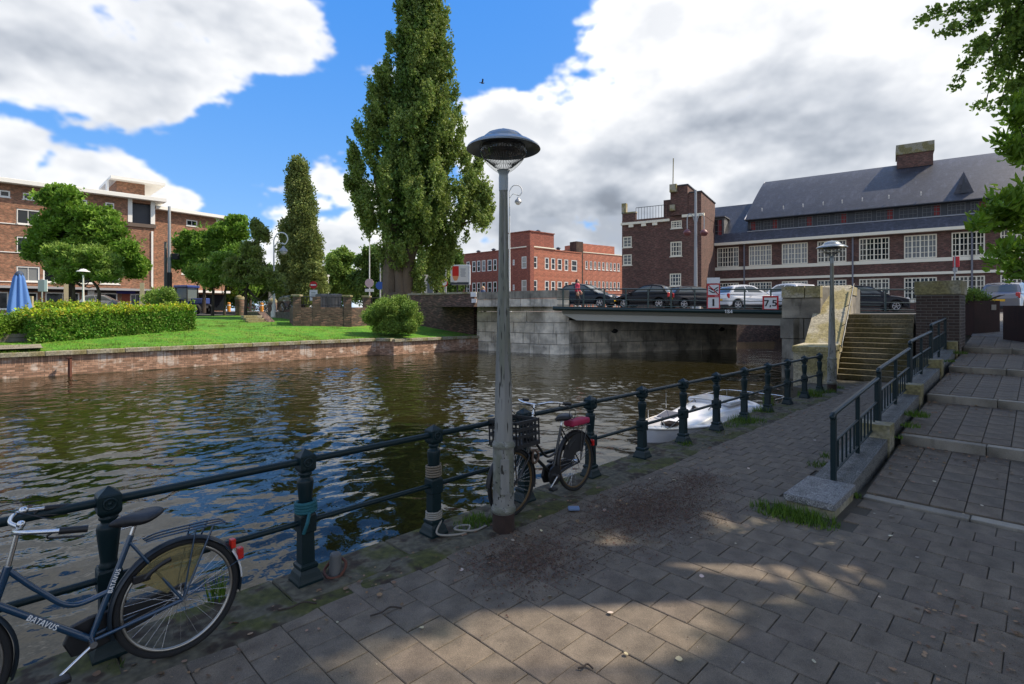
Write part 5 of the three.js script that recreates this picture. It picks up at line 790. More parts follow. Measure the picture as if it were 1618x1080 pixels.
{
  const gm = leafMat([.075, .16, .02], .3), L = [], r = rng(1200), G = (px, py, y = 0) => { const d = F * (EYE - y) / (py - HY); return V((px - CX) / F * d, y - .02, -d); };
  for (const [px, py, R, h, n] of [[1220, 806, .22, .16, 260], [1245, 815, .2, .18, 240], [1290, 824, .22, .16, 260], [1270, 820, .18, .2, 160], [1350, 782, .08, .10, 90], [1205, 650, .22, .22, 220], [1180, 666, .35, .20, 420], [1160, 672, .25, .14, 160], [1215, 640, .14, .5, 60], [1280, 625, .3, .28, 300], [1300, 620, .3, .22, 260], [1083, 702, .14, .12, 140], [755, 826, .16, .16, 200], [735, 832, .14, .10, 90], [1325, 612, .15, .15, 80], [343, 948, .07, .34, 46], [345, 930, .06, .12, 30], [185, 1052, .05, .06, 30], [1295, 735, .16, .12, 130], [1310, 722, .12, .14, 100], [1140, 685, .2, .08, 90], [812, 822, .2, .05, 80], [1000, 740, .2, .05, 60]]) L.push([G(px, py), R, h, n]);
  for (const [px, py, y, R, h, n] of [[1448, 655, .52, .16, .13, 220], [1438, 672, .46, .12, .10, 100], [1512, 557, 1.1, .2, .12, 120], [1420, 690, .4, .05, .08, 30], [1500, 570, 1.0, .1, .1, 60]]) L.push([G(px, py, y), R, h, n]);
  tufts('tufts of green grass and weeds along the kerbs and railing', L, 1201, gm);
  const lawnL = []; for (let i = 0; i < 900; i++) { const u = lerp(-3, 16, r()), v = 26.1 + Math.pow(r(), 1.6) * 12, p = W(u, v, 0); const gY = bankY(u, v); p.y = gY; lawnL.push([p, .5, .11, 26]); } tufts('short mown grass blades of the sunny lawn', lawnL, 1203, leafMat([.11, .24, .02], .35));
  const weed = []; for (let i = 0; i < 260; i++) { const u = lerp(-2, 16, r()), v = 26.1 + Math.pow(r(), 1.4) * 11; if (fbm(u * .5, 3, v * .5, 3) < .48) continue; const p = W(u, v, 0); p.y = bankY(u, v) + .01; weed.push([p, .35, .15, 40]); } tufts('darker weeds and longer grass in patches on the lawn', weed, 1205, leafMat([.10, .145, .03], .3));
}
// ---------------------------------------------------------------- bicycles
M.tyre = std(lin(.012, .012, .012), .85); M.chrome = phys(lin(.62, .62, .62), .22, { metalness: 1 }); M.rim = phys(lin(.42, .40, .36), .35, { metalness: 1 }); M.leather = phys(lin(.010, .010, .011), .5);
M.blueFrame = phys(lin(.005, .036, .080), .28, { clearcoat: .8, clearcoatRoughness: .12 }); M.blackFrame = phys(lin(.010, .010, .010), .35, { clearcoat: .4 }); M.rustRim = std(lin(.12, .075, .03), .6, { metalness: .4 });
function wheel(parent, x, R, o) {
  const w = part('wheel', [(() => { const t = torus(R - .020, .020, 10, 64); return t; })()], M.tyre, parent); w.position.set(x, R, 0);
  part('rim', [torus(R - .045, .011, 8, 56)], o.rim, w); part('hub', [cyl(.020, .020, .09, 0, -.045, 0, 12).rotateX(Math.PI / 2), cyl(.032, .032, .006, 0, -.003, 0, 14).rotateX(Math.PI / 2).translate(0, 0, .03), cyl(.032, .032, .006, 0, -.003, 0, 14).rotateX(Math.PI / 2).translate(0, 0, -.03)], M.chrome, w);
  const sp = []; for (let k = 0; k < 36; k++) { const a = k / 36 * 6.283, b = a + (k % 4 < 2 ? 1 : -1) * .55, z = k % 2 ? .03 : -.03; sp.push(bar(V(Math.cos(b) * .028, Math.sin(b) * .028, z), V(Math.cos(a) * (R - .05), Math.sin(a) * (R - .05), 0), .0014, 4)); } part('spoke', sp, M.chrome, w).userData.kind = 'stuff';
  return w;
}
const arcPts = (cx, cy, R, a0, a1, n, z = 0) => Array.from({ length: n + 1 }, (_, i) => { const a = lerp(a0, a1, i / n) * Math.PI / 180; return V(cx + Math.cos(a) * R, cy + Math.sin(a) * R, z); });
function fender(cx, cy, R, a0, a1, w = .028) { const g = []; const n = 40; const s = sheet(n, 6, (a, b) => { const t = lerp(a0, a1, a) * Math.PI / 180, z = lerp(-w, w, b), r = R - .018 * Math.pow(Math.abs(z) / w, 2); return V(cx + Math.cos(t) * r, cy + Math.sin(t) * r, z); }); return norm(s); }
function bicycle(name, label, o) {
  const g = thing(name, label, 'bicycle'), R = .345, wb = 1.10, fm = o.frame;
  const bb = V(.44, .28, 0), st = V(.245, .80, 0), h0 = V(.835, .60, 0), h1 = V(.775, .80, 0), hub = V(0, R, 0), fh = V(wb, R, 0);
  wheel(g, 0, R, o); wheel(g, wb, R, o);
  const fr = [bar(h0, h1, .020, 12), bar(bb, st, .0165, 12), tube([h1.clone().add(V(-.0, -.02, 0)), V(.66, .635, 0), V(.52, .50, 0), V(.335, .515, 0)], .0145, 28, 10), bar(h0.clone().add(V(-.005, .03, 0)), bb, .0185, 12)];
  for (const z of [-1, 1]) fr.push(bar(V(bb.x, bb.y, .03 * z), V(0, R, .062 * z), .010, 8), bar(V(st.x + .01, st.y - .04, .018 * z), V(0, R, .062 * z), .0085, 8));
  part('frame', fr, fm, g);
  part('fork', [tube([V(h0.x, h0.y, 0), V(.87, .57, .04), V(.95, .50, .055), V(1.04, .40, .055), fh.clone().setZ(.055)], .011, 16, 8), tube([V(h0.x, h0.y, 0), V(.87, .57, -.04), V(.95, .50, -.055), V(1.04, .40, -.055), fh.clone().setZ(-.055)], .011, 16, 8)], fm, g);
  part('rear_mudguard', fender(0, R, R + .022, -18, 195), o.guard ?? M.black, g); part('front_mudguard', fender(wb, R, R + .022, 5, 200), o.guard ?? M.black, g);
  for (const z of [-1, 1]) part('mudguard_stay', [bar(V(0, R, .06 * z), V(-.345, R + .12, .028 * z), .0028, 5), bar(V(wb, R, .06 * z), V(wb + .36, R + .06, .028 * z), .0028, 5)], fm, g);
  part('seat_post', [bar(st, V(.226, .857, 0), .012, 10), bar(V(.16, .860, .028), V(.30, .854, .028), .005, 6), bar(V(.16, .860, -.028), V(.30, .854, -.028), .005, 6)], M.chrome, g);
  { const s = ball(1, 0, 0, 0, .135, .038, .105, 24), p = s.attributes.position; for (let i = 0; i < p.count; i++) { const x = p.getX(i), k = lerp(1.05, .30, sstep(-.06, .10, x)); p.setXYZ(i, x * 1.02 + .215, p.getY(i) * (p.getY(i) < 0 ? .9 : 1) + .885 + .02 * sstep(.0, -.13, x), p.getZ(i) * k); } s.computeVertexNormals(); part('saddle', s, M.leather, g); }
  part('stem', [bar(h1, V(.735, .985, 0), .0125, 10), ball(.02, .725, 1.0, 0)], M.chrome, g);
  const hb = (o.bar ?? [[.725, .98, 0], [.76, .995, .12], [.72, 1.01, .24], [.61, .995, .285], [.49, .975, .30]]); const both = [...hb.slice(1).reverse().map(p => V(p[0], p[1], -p[2])), ...hb.map(p => V(...p))]; part('handlebar', tube(both, .0115, 60, 10), M.chrome, g);
  for (const z of [-1, 1]) { const a = V(...hb[4]), b = V(...hb[3]); a.z *= z; b.z *= z; part('grip', bar(a, a.clone().lerp(b, .95), .0175, 12), M.leather, g); const l = a.clone().lerp(b, 1.1); part('brake_lever', tube([l, l.clone().add(V(.03, -.025, -.01 * z)), l.clone().add(V(-.05, -.045, -.01 * z)), l.clone().add(V(-.12, -.06, .005 * z))], .006, 12, 6), M.blackFrame, g); }
  part('brake_cable', [tube([V(.62, 1.05, -.26), V(.80, 1.10, -.12), V(.88, .95, -.03), V(.84, .72, -.02)], .0028, 20, 5), tube([V(.62, 1.05, .26), V(.82, 1.08, .12), V(.86, .93, .03), V(.84, .70, .02)], .0028, 20, 5)], M.black, g);
  part('headlamp', [cyl(.035, .045, .06, 0, 0, 0, 14).rotateZ(-Math.PI / 2).translate(.88, .78, 0)], M.chrome, g);
  { const e = extr([[-.045, R + .055], [-.06, R - .02], [0, R - .06], [.44, .19], [.52, .20], [.555, .28], [.52, .365], [.44, .385]], .035, .008); e.translate(0, 0, .055); part('chain_case', e, M.black, g); const q = cyl(.105, .105, .02, 0, 0, 0, 28).rotateX(Math.PI / 2).translate(bb.x, bb.y, -.045); if (o.disc) part('guard_disc', q, M.black, g); }
  part('crank', [bar(V(bb.x, bb.y, -.08), V(bb.x + .14, bb.y - .10, -.085), .0095, 8), bar(V(bb.x, bb.y, .09), V(bb.x - .14, bb.y + .10, .095), .0095, 8), bar(V(bb.x, bb.y, -.09), V(bb.x, bb.y, .09), .018, 10)], M.chrome, g);
  part('pedal', rbox(.085, .028, .07, .008, bb.x + .145, bb.y - .105, -.125), M.black, g); part('pedal', rbox(.085, .028, .07, .008, bb.x - .145, bb.y + .105, .13), M.black, g);
  const c = []; for (const z of [-.055, 0, .055]) c.push(tube([V(.18, .745, z * .6), V(.08, .755, z), V(-.22, .745, z), V(-.27, .73, z * .8)], .0055, 16, 6)); for (const z of [-1, 1]) c.push(bar(V(-.18, .745, .06 * z), V(-.005, R + .02, .075 * z), .0065, 6), bar(V(-.08, .752, .06 * z), V(0, R + .02, .075 * z), .005, 6)); part('carrier', c, o.carrier ?? fm, g);
  part('rear_light', rbox(.035, .075, .05, .008, -.358, .497, 0), std(lin(.45, .012, .01), .25), g);
  part('wheel_lock', [tube(arcPts(.0, R, .27, 45, 78, 6, -.045), .016, 10, 8), rbox(.09, .05, .05, .01, .205, R + .20, -.03)], M.black, g);
  return g;
}
const leanTo = (o, u, v, lean, yaw = 0, y = 0) => { o.position.copy(W(u, v, y)); o.rotation.set(lean, yawTo(-Q, Q) + yaw, 0, 'YXZ'); };
{
  const b = bicycle('city_bicycle', 'blue step-through city bicycle with white lettering leaning on the railing', { frame: M.blueFrame, rim: M.rim, guard: phys(lin(.012, .02, .028), .4) });
  leanTo(b, .87, 3.78, .055, .035, .005);
  part('mudguard_tip', fender(0, .345, .345 + .0245, 148, 180, .027).rotateX(0), M.white, b); // pale tail of the mudguard
  part('coat_guard', norm(sheet(20, 6, (a, t) => { const an = lerp(40, 115, a) * Math.PI / 180, r = lerp(.10, .325, t); return V(Math.cos(an) * r, .345 + Math.sin(an) * r, -.052); })), phys(lin(.50, .42, .20), .15, { transmission: .75, thickness: 0, side: THREE.DoubleSide }), b);
  const tubeText = (s, size, p, q, off, nm) => { const t = text(s, size, .0012), d = q.clone().sub(p), a = Math.atan2(d.y, d.x); t.computeBoundingBox(); t.translate(0, -size * .5, 0); t.rotateY(Math.PI); t.rotateZ(a + Math.PI); return part(nm, t.translate(off.x, off.y, off.z), M.white, b); };
  const dn = V(.44, .28, 0).sub(V(.83, .63, 0)).normalize(); const a0 = V(.83, .63, 0).addScaledVector(dn, .17); tubeText('BATAVUS', .027, V(.83, .63, 0), V(.44, .28, 0), V(a0.x, a0.y, -.0175), 'lettering');
  const up = V(.245, .80, 0).sub(V(.44, .28, 0)).normalize(), a1 = V(.44, .28, 0).addScaledVector(up, .24); { const t = text('BATAVUS', .022, .0012); t.translate(0, -.011, 0); t.rotateY(Math.PI); t.rotateZ(Math.atan2(up.y, up.x) - Math.PI); part('lettering', t.translate(a1.x, a1.y, -.0158), M.white, b); }
  part('bell', [ball(.022, .70, 1.025, .2)], M.chrome, b); part('tail_reflector', rbox(.03, .06, .05, .006, -.312, .575, 0), std(lin(.55, .02, .01), .25), b);
  const k = bicycle('city_bicycle', 'black city bicycle with plastic front crate and pink rear seat cushion behind the lamp post', { frame: M.blackFrame, rim: M.rustRim, disc: true, bar: [[.70, 1.10, 0], [.74, 1.12, .12], [.70, 1.14, .24], [.58, 1.12, .29], [.46, 1.10, .31]] });
  leanTo(k, 4.98, 3.90, .045, .03, .005);
  part('high_stem', bar(V(.735, .98, 0), V(.70, 1.1, 0), .0125, 10), M.chrome, k);
  const cr = (x0, x1, y0, y1, z0, z1) => { const t = .014, l = []; for (const y of [y0, y0 + .09, y1 - .1, y1 - .03]) l.push(bx(x0, x1, y, y + .03, z0, z0 + t), bx(x0, x1, y, y + .03, z1 - t, z1), bx(x0, x0 + t, y, y + .03, z0 + t, z1 - t), bx(x1 - t, x1, y, y + .03, z0 + t, z1 - t)); for (let i = 0; i <= 7; i++) { const x = lerp(x0, x1 - t, i / 7), z = lerp(z0, z1 - t, i / 7); l.push(bx(x, x + t, y0 + .002, y1 - .002, z0 + .002, z0 + t - .002), bx(x, x + t, y0 + .002, y1 - .002, z1 - t + .002, z1 - .002), bx(x0 + .002, x0 + t - .002, y0 + .002, y1 - .002, z, z + t), bx(x1 - t + .002, x1 - .002, y0 + .002, y1 - .002, z, z + t)); } l.push(bx(x0, x1, y0 - .012, y0 - .001, z0, z1)); return l; };
  const cg = part('front_crate', cr(.86, 1.22, .74, 1.0, -.20, .20), M.crate = std(lin(.012, .012, .013), .5), k);
  part('front_carrier', [bar(V(.84, .72, .1), V(1.2, .72, .1), .008), bar(V(.84, .72, -.1), V(1.2, .72, -.1), .008), bar(V(1.15, .72, .1), V(1.10, .36, .07), .007), bar(V(1.15, .72, -.1), V(1.10, .36, -.07), .007), bar(V(1.15, .72, -.12), V(1.15, .72, .12), .008)], M.blackFrame, k);
  part('seat_cushion', rbox(.36, .075, .15, .03, -.06, .80, 0, 4), std(lin(.36, .012, .06), .7, { bumpMap: T.grain, bumpScale: .003 }), k);
  part('coat_guard', norm(sheet(16, 4, (a, t) => { const an = lerp(20, 120, a) * Math.PI / 180, r = lerp(.12, .33, t); return V(Math.cos(an) * r, .345 + Math.sin(an) * r, -.055); })), std(lin(.012, .012, .013), .6, { side: THREE.DoubleSide }), k);
  part('mirror', [torus(.055, .004, 6, 20).translate(.50, 1.0, -.36), bar(V(.55, 1.1, -.3), V(.5, 1.05, -.35), .004)], M.black, k); part('chain_lock', tube([V(.80, .60, -.04), V(.84, .52, -.07), V(.78, .50, -.06), V(.72, .56, -.05), V(.76, .62, -.04)], .014, 24, 8, true), std(lin(.09, .05, .03), .6), k); part('lamp_bracket', [tube([V(.8, .95, -.1), V(.9, 1.12, -.13), V(1.0, 1.12, .1), V(.85, .98, .12)], .005, 16, 5)], M.black, k);
  const far = [[398, 58, 'silvery parked bicycle in the far rack, leftmost'], [406, 59, 'second parked bicycle from the left in the far rack'], [413, 58.5, 'parked bicycle beside the orange post in the far rack'], [421, 60, 'parked bicycle right of the orange post in the far rack'], [426, 60, 'rightmost parked bicycle in the far rack'], [462, 37, 'dark bicycle parked against the terrace railing']];
  far.forEach(([px, d, lab], i) => { const c = place(k, lab, P(px, HY, d).setY(i === 5 ? STREET : 2.02), .6 + i * .4); c.userData.group = 'bicycles parked on the far square'; for (const ch of [...c.children]) if (['front_crate', 'seat_cushion', 'front_carrier', 'coat_guard', 'mirror', 'chain_lock', 'lamp_bracket'].includes(ch.name)) c.remove(ch); });
}
// ---------------------------------------------------------------- moored boat
{
  const g = thing('motor_boat', 'small white cabin motor boat moored low beside the quay', 'boat', W(11.05, 5.08, WATER - .14)); g.rotation.y = yawTo(-Q, Q) - .07; g.scale.setScalar(.86);
  const hullM = phys(lin(.66, .66, .68), .25, { clearcoat: .5 }), L = 2.65;
  const hb = t => .95 * Math.pow(clamp(1 - Math.pow(clamp((t - .25) / .75), 2.3)), .62) * (t < .25 ? lerp(.90, 1, t / .25) : 1), X = t => lerp(-L, L, t), sheer = t => .36 + .12 * Math.pow(t, 2);
  const hull = s => norm(sheet(40, 8, (a, b) => { const w = hb(a), y = lerp(-.25, sheer(a), b); return V(X(a) + .12 * a * b * a, y, s * w * lerp(.62, 1, Math.pow(b, .6))); }));
  part('hull', [hull(1), hull(-1), norm(sheet(2, 6, (a, b) => V(-L, lerp(-.25, sheer(0), b), lerp(-1, 1, a) * hb(0) * lerp(.62, 1, Math.pow(b, .6)))))], hullM, g);
  part('foredeck', norm(sheet(24, 10, (a, b) => { const t = lerp(.30, 1, a), w = hb(t) - .03; return V(X(t) + .10 * t * t, sheer(t) - .01 + .03 * (1 - (2 * b - 1) ** 2), lerp(-1, 1, b) * Math.max(0, w)); })), hullM, g);
  part('rub_rail', [tube(Array.from({ length: 30 }, (_, i) => { const t = i / 29; return V(X(t) + .12 * t * t, sheer(t) - .01, hb(t) + .005); }), .022, 60, 6), tube(Array.from({ length: 30 }, (_, i) => { const t = i / 29; return V(X(t) + .12 * t * t, sheer(t) - .01, -hb(t) - .005); }), .022, 60, 6)], std(lin(.45, .44, .42), .6), g);
  const cab = (x0, x1, h, w0, w1) => norm(sheet(30, 20, (a, b) => { const x = lerp(x0, x1, a), rise = sstep(1.05, .38, a) * (a < .08 ? .9 : 1), an = lerp(0, Math.PI, b), w = lerp(w0, w1, a); const cz = Math.cos(an), sy = Math.pow(Math.sin(an), .45); return V(x, sheer(.5) - .02 + sy * (.04 + h * rise), Math.sign(cz) * Math.pow(Math.abs(cz), .6) * w * (1 - .16 * sy)); }));
  part('cabin', [cab(-1.35, 2.0, .30, .84, .50)], hullM, g);
  part('cabin_hood', rbox(.9, .12, 1.15, .055, -.45, .74, .0, 4), hullM, g); part('hood_seam', tube([V(-.02, .76, -.55), V(.03, .79, -.3), V(.04, .80, 0), V(.03, .79, .3), V(-.02, .76, .55)], .012, 20, 6), std(lin(.35, .33, .30), .6), g);
  const fw = rbox(.40, .03, .46, .014, 1.24, .575, -.05); part('front_hatch', [rbox(.50, .03, .56, .014, 0, 0, 0).rotateZ(-.24).translate(1.23, .505, .30)], std(lin(.50, .50, .50), .4), g); part('hatch_glass', [rbox(.42, .03, .47, .012, 0, .012, 0).rotateZ(-.24).translate(1.232, .507, .30)], phys(lin(.03, .03, .05), .08), g);
  for (const z of [-.32, .32]) part('grab_rail', tube([V(.55, .62, z), V(.5, .68, z), V(.1, .76, z), V(.05, .70, z)], .012, 16, 6), M.blackFrame, g); part('deck_cleat', [rbox(.2, .05, .1, .02, .62, .64, .0), ball(.05, .63, .67, .02)], M.black, g);
  part('cockpit_floor', bx(-2.6, -1.35, .05, .09, -.78, .78), std(lin(.28, .27, .25), .8), g); part('cockpit_seat', [rbox(.4, .25, 1.3, .03, -2.25, .2, 0)], std(lin(.5, .5, .5), .6), g); part('red_cloth', rbox(.30, .08, .25, .03, -1.6, .36, .35, 3), std(lin(.30, .03, .03), .8), g); part('side_deck', [bx(-2.6, -1.3, .33, .37, .70, .86), bx(-2.6, -1.3, .33, .37, -.86, -.70)], hullM, g);
  part('stern_rail', [tube([V(-1.2, .38, .85), V(-1.3, .66, .85), V(-1.9, .70, .84), V(-2.55, .70, .78), V(-2.62, .70, 0), V(-2.55, .70, -.78), V(-1.9, .68, -.84)], .014, 50, 6), ...[[-1.9, .84], [-2.5, .78], [-2.5, -.78], [-1.9, -.84]].map(q => bar(V(q[0], .36, q[1]), V(q[0], .69, q[1]), .011, 6))], M.chrome, g);
  part('bow_rail', [bar(V(1.9, .42, .45), V(1.9, .70, .45), .011, 6), bar(V(2.35, .45, -.2), V(2.35, .62, -.2), .011, 6)], M.chrome, g); part('bow_gear', [rbox(.35, .07, .3, .03, 2.0, .50, -.2, 3)], M.soil, g); part('aerial', bar(V(.9, .6, .62), V(.9, .98, .62), .008, 5), M.chrome, g);
  top('mooring_rope', tube([W(9.1, 5.1, .12), W(8.6, 4.7, .05), W(8.1, 4.2, .35)], .010, 24, 6), M.rope = std(lin(.27, .25, .21), .9), 'pale mooring rope from the boat bow to a railing post', 'rope');
}
// ---------------------------------------------------------------- cars
const carGlass = phys(lin(.085, .10, .105), .06), plateY = std(lin(.75, .42, .02), .5), lampW = phys(lin(.6, .6, .6), .1), lampR = phys(lin(.42, .012, .012), .2), trim = std(lin(.018, .018, .02), .6), alloy = phys(lin(.45, .45, .46), .3, { metalness: .8 });  // lighter glass colour paints in sky reflection
function car(label, paint, pos, yaw, o = {}) {
  const { L = 4.0, Wd = 1.72, H = 1.48, belt = .92, nose = .72, wr = .31, wb = 2.5, hoodEnd = .98, roofF = .12, roofR = -1.45, rearBelt = -1.80 } = o;
  const g = thing('parked_car', label, 'car', pos, yaw), h = L / 2, a = wb / 2 + .02, b = -wb / 2 + .02, clr = .20;
  const arch = (cx) => Array.from({ length: 9 }, (_, i) => { const t = Math.PI * i / 8; return [cx + Math.cos(t) * (wr + .055), wr + Math.sin(t) * (wr + .055)]; });
  const prof = [[h - .02, .30], [h, .45], [h - .04, nose - .06], [h - .18, nose], [lerp(h, hoodEnd, .6), lerp(nose, belt, .72)], [hoodEnd, belt], [rearBelt, belt + .03], [-h + .06, belt - .02], [-h, belt - .22], [-h + .01, .35], [-h + .12, clr + .02], ...arch(b).reverse(), ...arch(a).reverse(), [h - .12, clr]];
  const body = extr(prof, Wd, .07); { const p = body.attributes.position; for (let i = 0; i < p.count; i++) { const x = Math.abs(p.getX(i)) / h, y = p.getY(i); p.setZ(i, p.getZ(i) * (1 - .10 * Math.pow(x, 4)) * (1 - .05 * sstep(.6, 1.0, y))); } body.computeVertexNormals(); }
  part('body', body, paint, g); part('sill_trim', [bx(b + .4, a - .4, clr, clr + .1, -Wd / 2 + .0, Wd / 2 - .0), bx(-h + .02, h - .02, .22, .30, -Wd / 2 + .12, Wd / 2 - .12)], trim, g);
  const w0 = Wd / 2 - .07, w1 = Wd / 2 - .22, y0 = belt - .02, y1 = H, C = [[hoodEnd + .02, y0], [rearBelt + .02, y0 + .04], [roofR, y1 - .04], [roofF, y1]];
  const pt = (s, t, z) => { const bt = V(lerp(C[1][0], C[0][0], s), lerp(C[1][1], C[0][1], s), 0), tp = V(lerp(C[2][0], C[3][0], s), lerp(C[2][1], C[3][1], s) + .085 * Math.sin(Math.PI * s), 0), p = bt.lerp(tp, t); p.z = z * lerp(w0, w1, t); return p; };
  const surf = (s0, s1, t0, t1, z, off) => { const q = norm(sheet(8, 4, (u, v) => { const p = pt(lerp(s0, s1, u), lerp(t0, t1, v), z); p.z += z * (off + .025 * Math.sin(Math.PI * v)); return p; })); return q; };
  const end = (s, t0, t1, k, off) => norm(sheet(6, 4, (u, v) => { const z = lerp(-k, k, u), p = pt(s, lerp(t0, t1, v), z); p.x += (s > .5 ? 1 : -1) * (off + .07 * (1 - z * z)); p.y += off * .4; return p; }));
  part('cabin', [surf(0, 1, 0, 1, 1, 0), surf(0, 1, 0, 1, -1, 0), end(1, 0, 1, 1, 0), end(0, 0, 1, 1, 0), norm(sheet(8, 6, (u, v) => { const z = lerp(-1, 1, v), p = pt(u, 1, z); p.y += .035 * (1 - z * z); p.x += (u - .5) * .14 * (1 - z * z); return p; }))], paint, g);
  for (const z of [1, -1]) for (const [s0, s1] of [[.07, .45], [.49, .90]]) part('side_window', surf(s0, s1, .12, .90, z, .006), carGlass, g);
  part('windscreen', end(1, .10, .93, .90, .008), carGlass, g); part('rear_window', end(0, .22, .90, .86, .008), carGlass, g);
  for (const z of [1, -1]) {
    part('headlight', rbox(.26, .13, .30, .05, h - .15, nose - .06, z * (Wd / 2 - .26), 3), lampW, g); part('tail_light', rbox(.12, .30, .18, .05, -h + .09, belt - .08, z * (Wd / 2 - .15), 3), lampR, g); part('mirror', rbox(.14, .11, .17, .045, hoodEnd - .22, belt + .06, z * (Wd / 2 + .06), 3), paint, g);
    for (const x of [a, b]) { const w = part('wheel', [lathe([[.20, -.1], [wr - .03, -.1], [wr, -.07], [wr, .07], [wr - .03, .1], [.20, .1]], 28).rotateX(Math.PI / 2)], M.tyre, g); w.position.set(x, wr, z * (Wd / 2 - .13)); const sp = [cyl(.05, .05, .03, 0, -.015, 0, 12).rotateX(Math.PI / 2)]; for (let k = 0; k < 5; k++) { const t = k / 5 * 6.283 + .3; sp.push(rbox(.17, .055, .03, .01, .11, 0, 0, 1).rotateZ(t)); } sp.push(torus(.205, .022, 6, 28)); const rm = part('rim', sp, alloy, w); rm.position.z = z * .085; part('rim_back', cyl(.2, .2, .01, 0, 0, 0, 20).rotateX(Math.PI / 2), trim, w).position.z = z * .05; }
    part('door_handle', rbox(.14, .025, .03, .01, -.35, belt - .10, z * (Wd / 2 - .02)), trim, g);
  }
  part('grille', rbox(.06, .14, .8, .02, h - .04, .46, 0), trim, g); part('number_plate', rbox(.02, .11, .52, .004, h + .005, .45, 0), plateY, g); part('number_plate', rbox(.02, .11, .52, .004, -h - .008, .62, 0), plateY, g);
  return g;
}
const pBlack = phys(lin(.006, .006, .007), .42, { clearcoat: .12, clearcoatRoughness: .1, specularIntensity: .45 }), pWhite = phys(lin(.70, .70, .70), .3, { clearcoat: .8 }), pNavy = phys(lin(.008, .009, .014), .4, { clearcoat: .15, specularIntensity: .5 }), pGrey = phys(lin(.13, .135, .16), .3, { metalness: .4, clearcoat: .8 }), pSilver = phys(lin(.42, .43, .44), .3, { metalness: .5, clearcoat: .8 }), pBlue = phys(lin(.006, .014, .022), .4, { clearcoat: .15, specularIntensity: .5 });
const onDeck = (px, z) => { const r = (px - CX) / F, c = Math.cos(bridgeYaw), s = Math.sin(bridgeYaw); const x = (r * (-bridgeL[1] - z * c) - bridgeL[0] - z * s) / (c - r * s); return BP(x, deckY(clamp(x, -1, BLEN)) + .004, z); };
const hatch = { L: 3.7, H: 1.46, belt: .93, nose: .76, hoodEnd: 1.0, roofF: -.02, roofR: -1.32, rearBelt: -1.74, wb: 2.4 }, mpv = { L: 4.2, H: 1.55, belt: .95, nose: .78, hoodEnd: 1.2, roofF: .05, roofR: -1.5, rearBelt: -1.96, wb: 2.6 }, suv = { L: 4.15, H: 1.58, belt: 1.0, nose: .86, hoodEnd: 1.0, roofF: .0, roofR: -1.6, rearBelt: -1.95, wb: 2.55, wr: .33 };
car('dark green-black people carrier facing right at the far end of the bridge', pBlue, onDeck(929, -7.5), yawTo(.80, .60), mpv);
car('black hatchback with tall red tail lights parked facing left on the bridge', pBlack, onDeck(1021, -7.3), yawTo(-.80, -.60), hatch);
car('navy car partly behind the waterway signs on the bridge', pNavy, onDeck(1098, -8.4), yawTo(.97, -.22), { ...mpv, H: 1.42 });
car('white hatchback parked on the bridge right of the waterway signs', pWhite, onDeck(1180, -7.5), yawTo(.98, -.2), hatch);
car('white car seen from behind at the bridge end above the 7,5 sign', pWhite, onDeck(1240, -8.6), bridgeYaw + 2.2, suv);
car('dark compact car parked above the stair behind the cheek wall', pNavy, P(1370, HY, 34).setY(STREET + .03), yawTo(.95, .25), suv);
car('grey hatchback seen from behind beyond the rust planters', pGrey, P(1592, HY, 27.5).setY(STREET - .02), yawTo(.80, -.60), { ...hatch, L: 4.1, H: 1.46 });
car('silver car parked behind the low hedge before the left block', pSilver, P(168, HY, 46).setY(1.95), yawTo(.8, -.4), { ...hatch, H: 1.5 });
{ // blue tractor
  const g = thing('farm_tractor', 'blue tractor with cab standing behind the right end of the long hedge', 'tractor', P(303, HY, 50).setY(1.80), yawTo(.85, .2)), bl = phys(lin(.01, .03, .17), .35, { clearcoat: .6 });
  part('hood', [rbox(1.5, .55, .75, .08, 1.0, 1.25, 0, 3)], bl, g); part('chassis', bx(-1.2, 1.6, .6, .98, -.3, .3), trim, g); part('cab_roof', rbox(1.6, .25, 1.5, .08, -.55, 2.62, 0, 3), bl, g); part('cab_frame', [[-1.25, .62], [.12, .62], [-1.25, -.62], [.12, -.62]].map(q => bar(V(q[0], 1.0, q[1]), V(q[0] * .95, 2.55, q[1]), .05)), trim, g); part('cab_glass', bx(-1.2, .08, 1.2, 2.48, -.58, .58), phys(lin(.1, .12, .11), .05), g); part('cab_base', bx(-1.25, .15, .85, 1.2, -.62, .62), bl, g);
  for (const [x, r, w] of [[-.85, .72, .4], [1.25, .48, .32]]) for (const z of [-1, 1]) { const k = part('wheel', lathe([[r * .5, -w / 2], [r - .06, -w / 2], [r, -w / 4], [r, w / 4], [r - .06, w / 2], [r * .5, w / 2]], 28).rotateX(Math.PI / 2), M.tyre, g); k.position.set(x, r, z * .75); part('rim', lathe([[0, 0], [r * .3, .02], [r * .5, .08], [r * .54, .12]], 24).rotateX(Math.PI / 2 * z), M.white, k).position.z = z * .06; }
}
